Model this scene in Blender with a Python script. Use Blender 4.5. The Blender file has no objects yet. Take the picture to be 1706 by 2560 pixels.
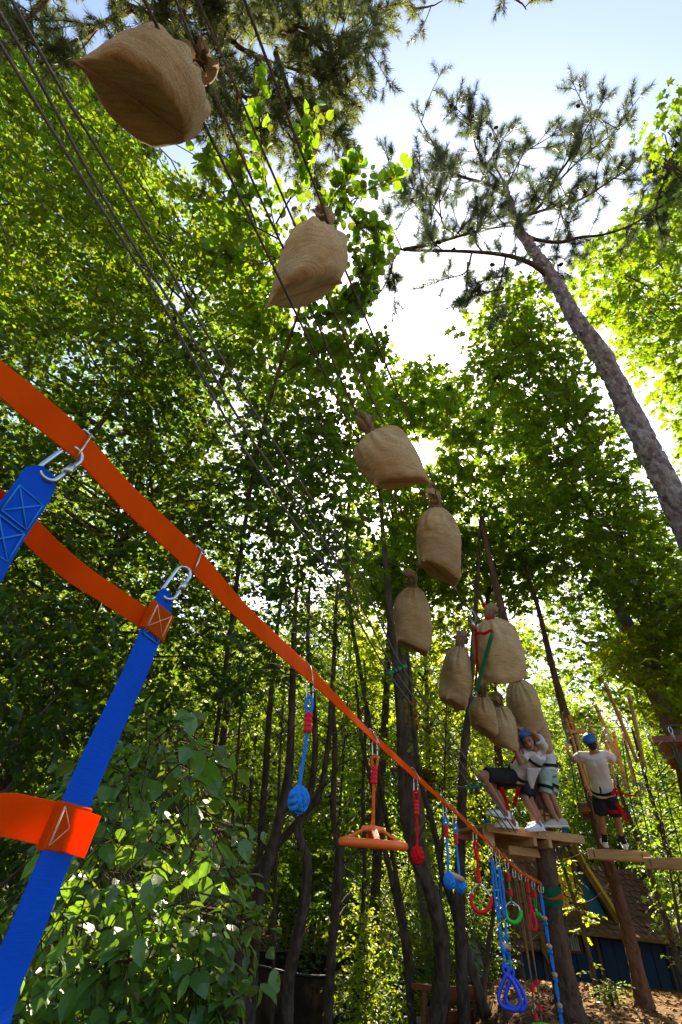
import bpy, math, random
import numpy as np
from math import radians, pi, sin, cos

rng = np.random.default_rng(11)
random.seed(11)
sc = bpy.context.scene
COL = sc.collection

# ------------------------------------------------------------------ camera
PW, PH, FPX, CX, CY = 1706.0, 2560.0, 1138.0, 853.0, 1280.0
EYE = np.array([0.0, 0.0, 1.55])
_up = np.array([127.0, 1330.0, -FPX]); _up /= np.linalg.norm(_up)
_fw = np.array([0.0, 0.0, -1.0])
_h = _fw - _up * np.dot(_fw, _up); _h /= np.linalg.norm(_h)
_r = np.cross(_h, _up)
RC = np.array([_r, _h, _up])            # world = RC @ camera


def at(px, py, z):
    """World point seen at pixel (px, py) of the photograph at depth z (metres)."""
    return EYE + RC @ (np.array([px - CX, CY - py, -FPX]) / FPX * z)


def atv(px, py, z):
    px, py, z = np.broadcast_arrays(np.asarray(px, float), np.asarray(py, float), np.asarray(z, float))
    d = np.stack([(px - CX) / FPX * z, (CY - py) / FPX * z, -z], -1)
    return EYE + d @ RC.T


def proj(w):
    c = (np.asarray(w) - EYE) @ RC
    return CX + FPX * c[..., 0] / -c[..., 2], CY - FPX * c[..., 1] / -c[..., 2], -c[..., 2]


cd = bpy.data.cameras.new('camera')
cam = bpy.data.objects.new('camera', cd)
COL.objects.link(cam)
M4 = np.eye(4); M4[:3, :3] = RC; M4[:3, 3] = EYE
from mathutils import Matrix, Vector
cam.matrix_world = Matrix(M4.tolist())
cd.sensor_fit = 'VERTICAL'
cd.sensor_width = 24.0
cd.sensor_height = 36.0
cd.lens = 36.0 * FPX / PH
cd.clip_start = 0.05
cd.clip_end = 2000
sc.camera = cam

# ------------------------------------------------------------------ sky and sun
SUN_EL, SUN_AZ = radians(48.0), radians(13.86)      # azimuth clockwise from +Y
SUN = np.array([sin(SUN_AZ) * cos(SUN_EL), cos(SUN_AZ) * cos(SUN_EL), sin(SUN_EL)])
wd = bpy.data.worlds.new("World")
sc.world = wd
wd.use_nodes = True
wn = wd.node_tree
for n in list(wn.nodes):
    wn.nodes.remove(n)
sky = wn.nodes.new('ShaderNodeTexSky')
sky.sky_type = 'NISHITA'
sky.sun_disc = False
sky.sun_elevation = SUN_EL
sky.sun_rotation = SUN_AZ
sky.altitude = 100
sky.air_density = 1.0
sky.dust_density = 2.6
sky.ozone_density = 2.2
bg = wn.nodes.new('ShaderNodeBackground')
bg.inputs['Strength'].default_value = 0.10
wo = wn.nodes.new('ShaderNodeOutputWorld')
wn.links.new(sky.outputs['Color'], bg.inputs['Color'])
wn.links.new(bg.outputs[0], wo.inputs[0])

sl = bpy.data.lights.new('sun', 'SUN')
sl.energy = 5.0
sl.angle = radians(0.53)
sl.color = (1.0, 0.88, 0.66)
so = bpy.data.objects.new('sun', sl)
COL.objects.link(so)
so.rotation_euler = Vector((-SUN).tolist()).to_track_quat('-Z', 'Y').to_euler()

sc.view_settings.view_transform = 'Standard'
sc.view_settings.look = 'None'
sc.view_settings.gamma = 1.0
sc.view_settings.use_curve_mapping = False
sc.view_settings.exposure = 2.0
sc.render.engine = 'CYCLES'
sc.cycles.max_bounces = 7
sc.cycles.diffuse_bounces = 2
sc.cycles.glossy_bounces = 2
sc.cycles.transmission_bounces = 5
sc.cycles.sample_clamp_indirect = 6.0
sc.cycles.use_denoising = True

# ------------------------------------------------------------------ helpers


def nrm(v):
    v = np.asarray(v, float)
    return v / np.maximum(np.linalg.norm(v, axis=-1, keepdims=True), 1e-12)


def tag(o, label=None, cat=None, group=None, kind=None):
    if label: o['label'] = label
    if cat: o['category'] = cat
    if group: o['group'] = group
    if kind: o['kind'] = kind
    return o


ORIG = {}


def empty(name, loc, label=None, cat=None, group=None, kind=None):
    o = bpy.data.objects.new(name, None)
    COL.objects.link(o)
    o.empty_display_size = 0.1
    o.location = [float(c) for c in loc]
    ORIG[o.name] = np.asarray(loc, float)
    return tag(o, label, cat, group, kind)


class MB:
    """Collects vertices and faces; build() links them as one mesh object."""
    def __init__(s):
        s.V, s.F, s.n = [], [], 0

    def add(s, V, F):
        V = np.asarray(V, float)
        s.V.append(V)
        for f in F:
            f = np.asarray(f, int)
            if len(f): s.F.append(f + s.n)
        s.n += len(V)
        return s

    def addm(s, *vf):
        for V, F in vf: s.add(V, F)
        return s

    def build(s, name, mat, parent=None, smooth=True, origin=None, **kw):
        V = np.concatenate(s.V)
        if parent is not None:
            org = ORIG.get(parent.name, np.zeros(3))
            loc = np.zeros(3)
        else:
            org = np.array([V[:, 0].mean(), V[:, 1].mean(), V[:, 2].min()]) if origin is None else np.asarray(origin, float)
            loc = org
        me = bpy.data.meshes.new(name)
        V = V - org
        me.vertices.add(len(V))
        me.vertices.foreach_set('co', V.astype(np.float32).ravel())
        loops = np.concatenate([f.ravel() for f in s.F]).astype(np.int32)
        tot = np.concatenate([np.full(len(f), f.shape[1], np.int32) for f in s.F])
        start = np.concatenate([[0], np.cumsum(tot)[:-1]]).astype(np.int32)
        me.loops.add(len(loops))
        me.loops.foreach_set('vertex_index', loops)
        me.polygons.add(len(tot))
        me.polygons.foreach_set('loop_start', start)
        me.update(calc_edges=True)
        me.polygons.foreach_set('use_smooth', np.full(len(tot), smooth, bool))
        if mat is not None: me.materials.append(mat)
        o = bpy.data.objects.new(name, me)
        COL.objects.link(o)
        if parent is not None:
            o.parent = parent
            ORIG[o.name] = org
        else:
            o.location = loc.tolist()
            ORIG[o.name] = org
        if kw: tag(o, **kw)
        return o


def part(name, mat, parent, *vf, smooth=True, **kw):
    return MB().addm(*vf).build(name, mat, parent, smooth, **kw)


def solo(name, mat, *vf, smooth=True, **kw):
    return MB().addm(*vf).build(name, mat, None, smooth, **kw)


def frames(pts, closed=False, up0=None):
    P = np.asarray(pts, float)
    n = len(P)
    if closed:
        T = nrm(np.roll(P, -1, 0) - np.roll(P, 1, 0))
    else:
        T = np.empty_like(P)
        T[1:-1] = P[2:] - P[:-2] if n > 2 else 0
        T[0] = P[1] - P[0]; T[-1] = P[-1] - P[-2]
        T = nrm(T)
    a = np.array([0, 0, 1.0]) if up0 is None else np.asarray(up0, float)
    if abs(np.dot(T[0], nrm(a))) > 0.95: a = np.array([1.0, 0, 0])
    N = np.empty_like(P)
    v = a - T[0] * np.dot(a, T[0]); N[0] = nrm(v)
    for i in range(1, n):
        v = N[i - 1] - T[i] * np.dot(N[i - 1], T[i])
        N[i] = nrm(v)
    return T, N, np.cross(T, N)


def grid_faces(nr, nc, closed_r=False, closed_c=True):
    i = np.arange(nr if closed_r else nr - 1)
    j = np.arange(nc if closed_c else nc - 1)
    I, J = np.meshgrid(i, j, indexing='ij')
    I, J = I.ravel(), J.ravel()
    I2, J2 = (I + 1) % nr, (J + 1) % nc
    return np.stack([I * nc + J, I * nc + J2, I2 * nc + J2, I2 * nc + J], 1)


def tube(pts, r, sides=8, closed=False, cap=True, rfun=None):
    P = np.asarray(pts, float)
    n = len(P)
    R = np.broadcast_to(np.asarray(r, float), (n,))
    T, N, B = frames(P, closed)
    a = np.linspace(0, 2 * pi, sides, endpoint=False)
    rr = R[:, None] * np.ones((1, sides))
    if rfun is not None: rr = rr * rfun(n, a)
    V = P[:, None] + rr[..., None] * (np.cos(a)[None, :, None] * N[:, None] + np.sin(a)[None, :, None] * B[:, None])
    V = V.reshape(-1, 3)
    F = [grid_faces(n, sides, closed)]
    if cap and not closed:
        V = np.concatenate([V, P[:1], P[-1:]])
        k = np.arange(sides)
        k2 = (k + 1) % sides
        F.append(np.stack([np.full(sides, n * sides), k2, k], 1))
        b = (n - 1) * sides
        F.append(np.stack([np.full(sides, n * sides + 1), b + k, b + k2], 1))
    return V, F


def curve(pts, n=40):
    """Catmull-Rom through pts, resampled to n points."""
    P = np.asarray(pts, float)
    if len(P) == 2: return P[0] + (P[1] - P[0]) * np.linspace(0, 1, n)[:, None]
    Q = np.concatenate([[2 * P[0] - P[1]], P, [2 * P[-1] - P[-2]]])
    u = np.linspace(0, len(P) - 1 - 1e-9, n)
    i = u.astype(int); t = (u - i)[:, None]
    a, b, c, d = Q[i], Q[i + 1], Q[i + 2], Q[i + 3]
    return 0.5 * ((2 * b) + (-a + c) * t + (2 * a - 5 * b + 4 * c - d) * t ** 2 + (-a + 3 * b - 3 * c + d) * t ** 3)


def lerpr(rs, n):
    return np.interp(np.linspace(0, 1, n), np.linspace(0, 1, len(rs)), rs)


def box(c, ax, ay, az, bev=0.0):
    """Box from centre and three half-axis vectors; small chamfer along its long edges."""
    c, ax, ay, az = [np.asarray(v, float) for v in (c, ax, ay, az)]
    if bev <= 0:
        s = np.array([[-1, -1], [1, -1], [1, 1], [-1, 1]], float)
    else:
        by = min(bev / max(np.linalg.norm(ay), 1e-6), .45); bz = min(bev / max(np.linalg.norm(az), 1e-6), .45)
        s = np.array([[-1 + by, -1], [1 - by, -1], [1, -1 + bz], [1, 1 - bz], [1 - by, 1], [-1 + by, 1], [-1, 1 - bz], [-1, -1 + bz]])
    k = len(s)
    ring = s[:, :1] * ay + s[:, 1:] * az
    V = np.concatenate([c - ax + ring, c + ax + ring])
    i = np.arange(k); j = (i + 1) % k
    F = [np.stack([i, j, j + k, i + k], 1), np.array([list(range(k - 1, -1, -1))]), np.array([list(range(k, 2 * k))])]
    return V, F


def beam(p, q, w, h, up=(0, 0, 1), bev=0.004):
    """Board from p to q, w wide across and h along up."""
    p, q = np.asarray(p, float), np.asarray(q, float)
    d = nrm(q - p)
    s = nrm(np.cross(d, up)); u = np.cross(s, d)
    return box((p + q) / 2, (q - p) / 2, s * w / 2, u * h / 2, bev)


def ball(c, ax, ay, az, nu=14, nv=9):
    c, ax, ay, az = [np.asarray(v, float) for v in (c, ax, ay, az)]
    th = np.linspace(0, 2 * pi, nu, endpoint=False)
    ph = np.linspace(-pi / 2, pi / 2, nv + 2)[1:-1]
    V = (np.cos(ph)[:, None, None] * (np.cos(th)[None, :, None] * ax + np.sin(th)[None, :, None] * ay) + np.sin(ph)[:, None, None] * az + c).reshape(-1, 3)
    V = np.concatenate([V, [c - az], [c + az]])
    k = np.arange(nu); k2 = (k + 1) % nu; b = (nv - 1) * nu
    F = [grid_faces(nv, nu), np.stack([np.full(nu, nv * nu), k2, k], 1), np.stack([np.full(nu, nv * nu + 1), b + k, b + k2], 1)]
    return V, F


def sph(c, r, nu=12, nv=7):
    return ball(c, (r, 0, 0), (0, r, 0), (0, 0, r), nu, nv)


def ring_pts(c, a, b, n=32):
    t = np.linspace(0, 2 * pi, n, endpoint=False)[:, None]
    return np.asarray(c) + np.cos(t) * np.asarray(a) + np.sin(t) * np.asarray(b)


def ribbon(pts, widths, thick=0.002, sides=False):
    """Flat strap: pts (n,3), widths (n,3) full width vectors, with thickness."""
    P = np.asarray(pts, float); Wd = np.asarray(widths, float)
    n = len(P)
    T = np.gradient(P, axis=0)
    N = nrm(np.cross(T, Wd)) * thick / 2
    m = 5
    s = np.linspace(-.5, .5, m)
    A = P[:, None] + s[None, :, None] * Wd[:, None]
    top = A + N[:, None]; bot = A - N[:, None]
    V = np.concatenate([top, bot[:, ::-1]], 1).reshape(-1, 3)
    k = 2 * m
    F = [grid_faces(n, k), np.array([list(range(k))[::-1]]), np.array([[(n - 1) * k + i for i in range(k)]])]
    return V, F


def child(o, parent):
    o.parent = parent
    return o

# ------------------------------------------------------------------ materials


def mat(name, col, col2=None, rough=.65, spec=.3, metal=0.0, nscale=8.0, nstretch=(1, 1, 1), bump=0.0, bscale=60.0, bstretch=(1, 1, 1),
        transl=0.0, tcol=None, coat=0.0, sheen=0.0, island=0.0, detail=4.0, ramp=(.35, .65), bdist=.01, vor=False, plates=False):
    m = bpy.data.materials.new(name)
    m.use_nodes = True
    nt = m.node_tree
    N, L = nt.nodes, nt.links
    p = N['Principled BSDF']
    out = N['Material Output']
    p.inputs['Roughness'].default_value = rough
    p.inputs['Specular IOR Level'].default_value = spec
    p.inputs['Metallic'].default_value = metal
    p.inputs['Coat Weight'].default_value = coat
    p.inputs['Sheen Weight'].default_value = sheen
    tc = N.new('ShaderNodeTexCoord')

    def mapped(st):
        mp = N.new('ShaderNodeMapping')
        mp.inputs['Scale'].default_value = st
        L.new(tc.outputs['Object'], mp.inputs['Vector'])
        return mp.outputs[0]
    csock = None
    c1 = (*col, 1)
    if col2 is not None:
        nz = N.new('ShaderNodeTexNoise')
        nz.inputs['Scale'].default_value = nscale
        nz.inputs['Detail'].default_value = detail
        L.new(mapped(nstretch), nz.inputs['Vector'])
        rp = N.new('ShaderNodeMapRange')
        rp.inputs['From Min'].default_value = ramp[0]
        rp.inputs['From Max'].default_value = ramp[1]
        if plates:
            vz = N.new('ShaderNodeTexVoronoi'); vz.inputs['Scale'].default_value = nscale
            L.new(nz.inputs['Vector'].links[0].from_socket, vz.inputs['Vector'])
            sx = N.new('ShaderNodeSeparateColor'); L.new(vz.outputs['Color'], sx.inputs[0])
            av = N.new('ShaderNodeMath'); av.operation = 'MULTIPLY_ADD'; av.inputs[1].default_value = .55
            hv = N.new('ShaderNodeMath'); hv.operation = 'MULTIPLY'; hv.inputs[1].default_value = .5
            L.new(nz.outputs['Fac'], hv.inputs[0])
            L.new(sx.outputs[0], av.inputs[0]); L.new(hv.outputs[0], av.inputs[2])
            L.new(av.outputs[0], rp.inputs['Value'])
        else:
            L.new(nz.outputs['Fac'], rp.inputs['Value'])
        mx = N.new('ShaderNodeMix'); mx.data_type = 'RGBA'
        mx.inputs['A'].default_value = c1
        mx.inputs['B'].default_value = (*col2, 1)
        L.new(rp.outputs[0], mx.inputs['Factor'])
        csock = mx.outputs['Result']
    if island > 0:
        ge = N.new('ShaderNodeNewGeometry')
        hs = N.new('ShaderNodeHueSaturation')
        mr = N.new('ShaderNodeMapRange')
        mr.inputs['To Min'].default_value = 1 - island
        mr.inputs['To Max'].default_value = 1 + island
        L.new(ge.outputs['Random Per Island'], mr.inputs['Value'])
        L.new(mr.outputs[0], hs.inputs['Value'])
        ma = N.new('ShaderNodeMath'); ma.operation = 'MULTIPLY_ADD'
        ma.inputs[1].default_value = .05 * island / .3; ma.inputs[2].default_value = .5 - .025 * island / .3
        L.new(ge.outputs['Random Per Island'], ma.inputs[0])
        L.new(ma.outputs[0], hs.inputs['Hue'])
        if csock is None: hs.inputs['Color'].default_value = c1
        else: L.new(csock, hs.inputs['Color'])
        csock = hs.outputs[0]
    if csock is None: p.inputs['Base Color'].default_value = c1
    else: L.new(csock, p.inputs['Base Color'])
    if bump > 0:
        if vor:
            bz = N.new('ShaderNodeTexVoronoi'); bo = bz.outputs['Distance']
        else:
            bz = N.new('ShaderNodeTexNoise'); bo = bz.outputs['Fac']
            bz.inputs['Detail'].default_value = 5
        bz.inputs['Scale'].default_value = bscale
        L.new(mapped(bstretch), bz.inputs['Vector'])
        bn = N.new('ShaderNodeBump')
        bn.inputs['Strength'].default_value = bump
        bn.inputs['Distance'].default_value = bdist
        L.new(bo, bn.inputs['Height'])
        L.new(bn.outputs[0], p.inputs['Normal'])
    if transl > 0:
        tr = N.new('ShaderNodeBsdfTranslucent')
        if tcol is None:
            if csock is None: tr.inputs['Color'].default_value = c1
            else: L.new(csock, tr.inputs['Color'])
        else:
            if island > 0:
                h2 = N.new('ShaderNodeHueSaturation')
                h2.inputs['Color'].default_value = (*tcol, 1)
                L.new(mr.outputs[0], h2.inputs['Value'])
                L.new(ma.outputs[0], h2.inputs['Hue'])
                L.new(h2.outputs[0], tr.inputs['Color'])
            else: tr.inputs['Color'].default_value = (*tcol, 1)
        mix = N.new('ShaderNodeMixShader')
        mix.inputs[0].default_value = transl
        L.new(p.outputs[0], mix.inputs[1]); L.new(tr.outputs[0], mix.inputs[2])
        L.new(mix.outputs[0], out.inputs['Surface'])
    return m


M = {}
M['orange'] = mat('orange_webbing', (.96, .14, .003), (.90, .125, .003), .85, .05, bump=.35, bscale=260, bstretch=(1, 1, .1), transl=.55, nscale=20, bdist=.002)
M['orange_plastic'] = mat('orange_plastic', (.85, .13, .008), None, .4, .45, bump=.04, bscale=90)
M['orange_rope'] = mat('orange_rope', (.80, .12, .01), (.6, .08, .008), .8, .2, bump=.5, bscale=260, bdist=.003, nscale=90)
M['blue'] = mat('blue_webbing', (.006, .125, .72), (.006, .105, .62), .75, .12, bump=.3, bscale=240, bstretch=(.2, .2, 1.6), transl=.3, nscale=14, bdist=.002)
M['blue_thread'] = mat('blue_thread', (.03, .25, .66), None, .7, .2)
M['pale_thread'] = mat('pale_thread', (.85, .42, .25), None, .7, .2)
M['blue_rope'] = mat('blue_rope', (.02, .23, .66), (.015, .17, .52), .75, .2, bump=.6, bscale=240, bdist=.004, nscale=120)
M['blue_plastic'] = mat('blue_plastic', (.012, .055, .55), None, .35, .45, bump=.04, bscale=80)
M['red_rope'] = mat('red_rope', (.66, .010, .012), (.5, .008, .01), .8, .1, bump=.6, bscale=240, bdist=.004, nscale=120)
M['red_plastic'] = mat('red_plastic', (.68, .008, .010), None, .5, .25, bump=.05, bscale=80)
M['green_plastic'] = mat('green_plastic', (.02, .52, .035), None, .4, .4, bump=.05, bscale=80)
M['green_dark'] = mat('green_tube', (.012, .20, .07), (.01, .14, .05), .5, .35, nscale=30)
M['green_cloth'] = mat('green_cloth', (.01, .11, .055), (.008, .08, .04), .85, .15, bump=.3, bscale=200)
M['green_rope'] = mat('green_rope', (.012, .09, .05), (.02, .15, .07), .8, .2, bump=.5, bscale=200, nscale=60)
M['brown_rope'] = mat('brown_rope', (.20, .085, .022), (.28, .13, .04), .85, .1, bump=.6, bscale=200, nscale=90)
M['steel'] = mat('steel', (.62, .62, .60), (.5, .5, .48), .28, .5, 1.0, nscale=40)
M['zinc'] = mat('yellow_zinc', (.62, .56, .36), (.5, .46, .34), .3, .5, 1.0, nscale=40)
M['cable'] = mat('cable', (.13, .12, .105), (.20, .185, .16), .7, .2, 0, bump=.7, bscale=160, nscale=60)
M['rope'] = mat('grey_rope', (.17, .145, .12), (.10, .085, .07), .9, .1, bump=.8, bscale=150, nscale=50)
M['burlap'] = mat('burlap', (.58, .43, .22), (.50, .36, .165), .92, .08, bump=.5, bscale=420, bdist=.0025, nscale=5, transl=.12, tcol=(.60, .40, .13), ramp=(.3, .7))
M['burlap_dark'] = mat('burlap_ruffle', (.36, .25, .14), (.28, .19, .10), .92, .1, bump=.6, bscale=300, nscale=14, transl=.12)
M['seam'] = mat('seam_thread', (.48, .32, .16), (.40, .25, .11), .95, .05, bump=.9, bscale=220, nscale=60)
M['cord'] = mat('hemp_cord', (.32, .22, .12), (.22, .15, .08), .95, .05, bump=.9, bscale=260, nscale=90)
M['wood_new'] = mat('sawn_timber', (.50, .29, .11), (.40, .21, .07), .7, .25, bump=.3, bscale=60, bstretch=(1, 1, 9), nscale=5, nstretch=(1, 1, 8), bdist=.003)
M['wood_pole'] = mat('peeled_pole', (.50, .30, .10), (.40, .22, .065), .6, .3, bump=.3, bscale=40, nscale=9)
M['wood_slat'] = mat('orange_slat', (.50, .23, .06), (.34, .14, .035), .75, .2, bump=.4, bscale=70, bstretch=(2, 2, .3), nscale=9, nstretch=(2, 2, .3))
M['wood_old'] = mat('brown_board', (.16, .075, .03), (.10, .045, .02), .75, .25, bump=.4, bscale=60, nscale=8, nstretch=(1, 5, 5))
M['wood_dowel'] = mat('dowel', (.60, .40, .22), (.50, .32, .16), .55, .3, nscale=30)
M['wood_red'] = mat('red_brown_bench', (.26, .075, .025), (.18, .05, .018), .45, .4, bump=.3, bscale=50, nscale=6, nstretch=(1, 1, 6))
M['black'] = mat('black_cloth', (.012, .012, .013), (.02, .02, .02), .85, .15, bump=.2, bscale=90, nscale=20)
M['black_shorts'] = mat('black_shorts', (.016, .017, .019), (.026, .027, .03), .8, .2, bump=.7, bscale=14, bdist=.02, nscale=12)
M['white_cloth'] = mat('white_tee', (.72, .71, .70), (.66, .65, .64), .9, .1, bump=.4, bscale=9, bstretch=(1, 1, .5), bdist=.03, nscale=10, transl=.12)
M['cream_cloth'] = mat('cream_tee', (.76, .70, .62), (.70, .64, .56), .9, .1, bump=.4, bscale=9, bstretch=(1, 1, .5), bdist=.03, nscale=10, transl=.12)
M['mint'] = mat('mint_shorts', (.36, .52, .40), (.31, .46, .35), .85, .1, bump=.6, bscale=14, bdist=.02, nscale=14)
M['skin'] = mat('skin', (.40, .20, .115), (.35, .165, .09), .5, .35, nscale=12)
M['lips'] = mat('lips', (.30, .09, .07), None, .5, .3)
M['eye'] = mat('eye', (.03, .02, .018), None, .2, .5)
M['hair'] = mat('dark_hair', (.018, .012, .009), (.03, .02, .014), .55, .4, bump=.8, bscale=120, nscale=60)
M['helmet'] = mat('blue_helmet', (.02, .14, .36), (.016, .11, .30), .38, .45, nscale=10)
M['shoe'] = mat('white_shoe', (.72, .72, .71), (.64, .64, .63), .6, .3, nscale=18)
M['shoe_beige'] = mat('beige_shoe', (.50, .43, .33), (.42, .36, .27), .8, .2, nscale=18)
M['sole'] = mat('shoe_sole', (.66, .62, .55), None, .7, .2)
M['roof'] = mat('brown_shingle', (.12, .058, .036), (.07, .036, .024), .85, .15, bump=.5, bscale=40, bstretch=(4, 4, 1), nscale=7)
M['yellow'] = mat('yellow_paint', (.74, .50, .035), (.64, .41, .028), .6, .3, nscale=5, bump=.2, bscale=30)
M['house_blue'] = mat('blue_paint', (.006, .030, .085), (.005, .022, .06), .65, .3, bump=.3, bscale=24, bstretch=(4, 4, .5), nscale=4)
M['house_cyan'] = mat('bright_blue_paint', (.012, .15, .30), (.01, .12, .24), .6, .3, nscale=5)
M['trim'] = mat('ochre_trim', (.20, .115, .035), (.14, .075, .022), .7, .25, bump=.3, bscale=30, nscale=6)
M['glass_dull'] = mat('window_curtain', (.42, .44, .40), (.34, .36, .33), .5, .4, nscale=8)
M['net'] = mat('dark_net', (.022, .016, .012), (.035, .025, .017), .9, .05, nscale=3, transl=.06)
M['tramp_frame'] = mat('black_steel_tube', (.015, .015, .017), None, .45, .4, nscale=5)
M['picket'] = mat('picket_wood', (.34, .17, .06), (.26, .12, .04), .8, .2, nscale=10)
M['rock'] = mat('pale_rock', (.34, .32, .28), (.24, .225, .20), .85, .2, bump=.8, bscale=12, bdist=.03, nscale=7)
M['bark_pine'] = mat('pine_bark', (.13, .10, .085), (.42, .38, .345), .9, .12, bump=1.0, bscale=22, bstretch=(1, 1, .45), bdist=.05, nscale=21, nstretch=(1, 1, .55), ramp=(.18, .95), plates=True)
M['bark_orange'] = mat('pine_bark_warm', (.15, .085, .052), (.085, .052, .036), .9, .1, bump=1.0, bscale=20, bstretch=(1, 1, .3), bdist=.05, nscale=15, nstretch=(1, 1, .3), ramp=(.3, .75), plates=True)
M['bark_grey'] = mat('grey_bark', (.135, .115, .10), (.20, .18, .16), .9, .1, bump=1.0, bscale=22, bstretch=(1, 1, .25), bdist=.03, nscale=14, nstretch=(1, 1, .3))
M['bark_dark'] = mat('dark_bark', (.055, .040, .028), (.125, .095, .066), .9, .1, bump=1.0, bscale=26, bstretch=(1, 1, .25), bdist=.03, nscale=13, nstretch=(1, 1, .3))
M['twig'] = mat('twig', (.06, .04, .025), (.09, .06, .035), .85, .1, nscale=14)
M['needle'] = mat('pine_needle', (.055, .090, .045), None, .4, .6, transl=.34, tcol=(.17, .22, .07), island=.35)
M['needle_warm'] = mat('pine_needle_warm', (.055, .080, .028), None, .5, .4, transl=.4, tcol=(.24, .27, .06), island=.4)
M['cone'] = mat('pine_cone', (.06, .035, .022), (.035, .02, .013), .85, .1, nscale=40)


def weave(m):
    """Coarse warp and weft: slubby threads both ways, as colour and as relief."""
    nt = m.node_tree; N, L = nt.nodes, nt.links
    p = N['Principled BSDF']
    src = p.inputs['Base Color'].links[0].from_socket
    tc = next(n for n in N if n.type == 'TEX_COORD')
    fs = []
    for st in ((1, 1, .045), (.045, .045, 1)):
        mp = N.new('ShaderNodeMapping'); mp.inputs['Scale'].default_value = st
        L.new(tc.outputs['Object'], mp.inputs['Vector'])
        nz = N.new('ShaderNodeTexNoise'); nz.inputs['Scale'].default_value = 170; nz.inputs['Detail'].default_value = 2
        L.new(mp.outputs[0], nz.inputs['Vector']); fs.append(nz.outputs['Fac'])
    ad = N.new('ShaderNodeMath'); ad.operation = 'ADD'
    L.new(fs[0], ad.inputs[0]); L.new(fs[1], ad.inputs[1])
    mr = N.new('ShaderNodeMapRange'); mr.inputs['From Min'].default_value = .7; mr.inputs['From Max'].default_value = 1.3
    mr.inputs['To Min'].default_value = .64; mr.inputs['To Max'].default_value = 1.24
    L.new(ad.outputs[0], mr.inputs['Value'])
    # stains
    ns = N.new('ShaderNodeTexNoise'); ns.inputs['Scale'].default_value = 3.1; ns.inputs['Detail'].default_value = 6
    L.new(tc.outputs['Object'], ns.inputs['Vector'])
    ms = N.new('ShaderNodeMapRange'); ms.inputs['From Min'].default_value = .60; ms.inputs['From Max'].default_value = .74
    ms.inputs['To Min'].default_value = 1.0; ms.inputs['To Max'].default_value = .72
    L.new(ns.outputs['Fac'], ms.inputs['Value'])
    mu = N.new('ShaderNodeMath'); mu.operation = 'MULTIPLY'
    L.new(mr.outputs[0], mu.inputs[0]); L.new(ms.outputs[0], mu.inputs[1])
    oi = N.new('ShaderNodeObjectInfo')
    mo = N.new('ShaderNodeMapRange'); mo.inputs['To Min'].default_value = .84; mo.inputs['To Max'].default_value = 1.12
    L.new(oi.outputs['Random'], mo.inputs['Value'])
    m2 = N.new('ShaderNodeMath'); m2.operation = 'MULTIPLY'
    L.new(mu.outputs[0], m2.inputs[0]); L.new(mo.outputs[0], m2.inputs[1])
    hs = N.new('ShaderNodeHueSaturation')
    L.new(src, hs.inputs['Color']); L.new(m2.outputs[0], hs.inputs['Value'])
    L.new(hs.outputs[0], p.inputs['Base Color'])
    bn = next(n for n in N if n.type == 'BUMP')
    L.new(ad.outputs[0], bn.inputs['Height']); bn.inputs['Strength'].default_value = .55; bn.inputs['Distance'].default_value = .003


weave(M['burlap'])
weave(M['burlap_dark'])
# ------------------------------------------------------------------ foliage library


def leafmat(name, col, tcol, transl=.5, rough=.42, spec=.45, island=.32):
    return mat(name, col, None, rough, spec, transl=transl, tcol=tcol, island=island)


M['leaf_dark'] = leafmat('hornbeam_leaf', (.018, .052, .013), (.20, .31, .007), .42)
M['leaf_mid'] = leafmat('linden_leaf', (.029, .074, .013), (.28, .40, .008), .48)
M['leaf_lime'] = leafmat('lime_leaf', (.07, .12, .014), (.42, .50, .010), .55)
M['leaf_maple'] = leafmat('maple_leaf', (.030, .078, .013), (.28, .40, .008), .5)
M['leaf_big'] = leafmat('shrub_leaf', (.085, .15, .036), (.28, .42, .02), .42, .34, .6, .3)
M['leaf_far'] = leafmat('wood_leaf', (.036, .085, .015), (.34, .46, .010), .50)

# leaf outlines, unit length along +y, midrib at x = 0 (verts, quads, tris)
LEAF = {
    'diamond': (np.array([[0, 0, 0], [.30, .45, .06], [0, 1, -.05], [-.30, .45, .06]]), [], [[0, 1, 2], [0, 2, 3]]),
    'oval': (np.array([[0, 0, 0], [.26, .22, .05], [.33, .55, .07], [0, 1, -.10], [-.33, .55, .07], [-.26, .22, .05]]), [[0, 1, 2, 3], [0, 3, 4, 5]], []),
    'broad': (np.array([[0, 0, 0], [.26, .12, .03], [.40, .38, .06], [.28, .70, .05], [0, 1.02, -.12], [-.28, .70, .05], [-.40, .38, .06], [-.26, .12, .03], [0, .5, .0]]),
              [[8, 0, 1, 2], [8, 2, 3, 4], [8, 4, 5, 6], [8, 6, 7, 0]], []),
    'round': (np.array([[0, 0, 0], [.24, .06, .03], [.42, .32, .06], [.38, .66, .05], [.14, .90, .0], [0, 1.06, -.10],
                        [-.14, .90, .0], [-.38, .66, .05], [-.42, .32, .06], [-.24, .06, .03], [0, .45, 0.0]]),
              [[10, 0, 1, 2], [10, 2, 3, 4], [10, 6, 7, 8], [10, 8, 9, 0]], [[10, 4, 5], [10, 5, 6]]),
    'maple': (np.array([[0, 0, 0], [.46, .06, -.03], [.27, .30, .04], [.60, .64, -.05], [.20, .58, .05], [0, 1.0, -.08],
                        [-.20, .58, .05], [-.60, .64, -.05], [-.27, .30, .04], [-.46, .06, -.03]]),
              [[0, 1, 2, 4], [0, 6, 8, 9]], [[2, 3, 4], [0, 4, 5], [0, 5, 6], [6, 7, 8]]),
}


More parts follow.
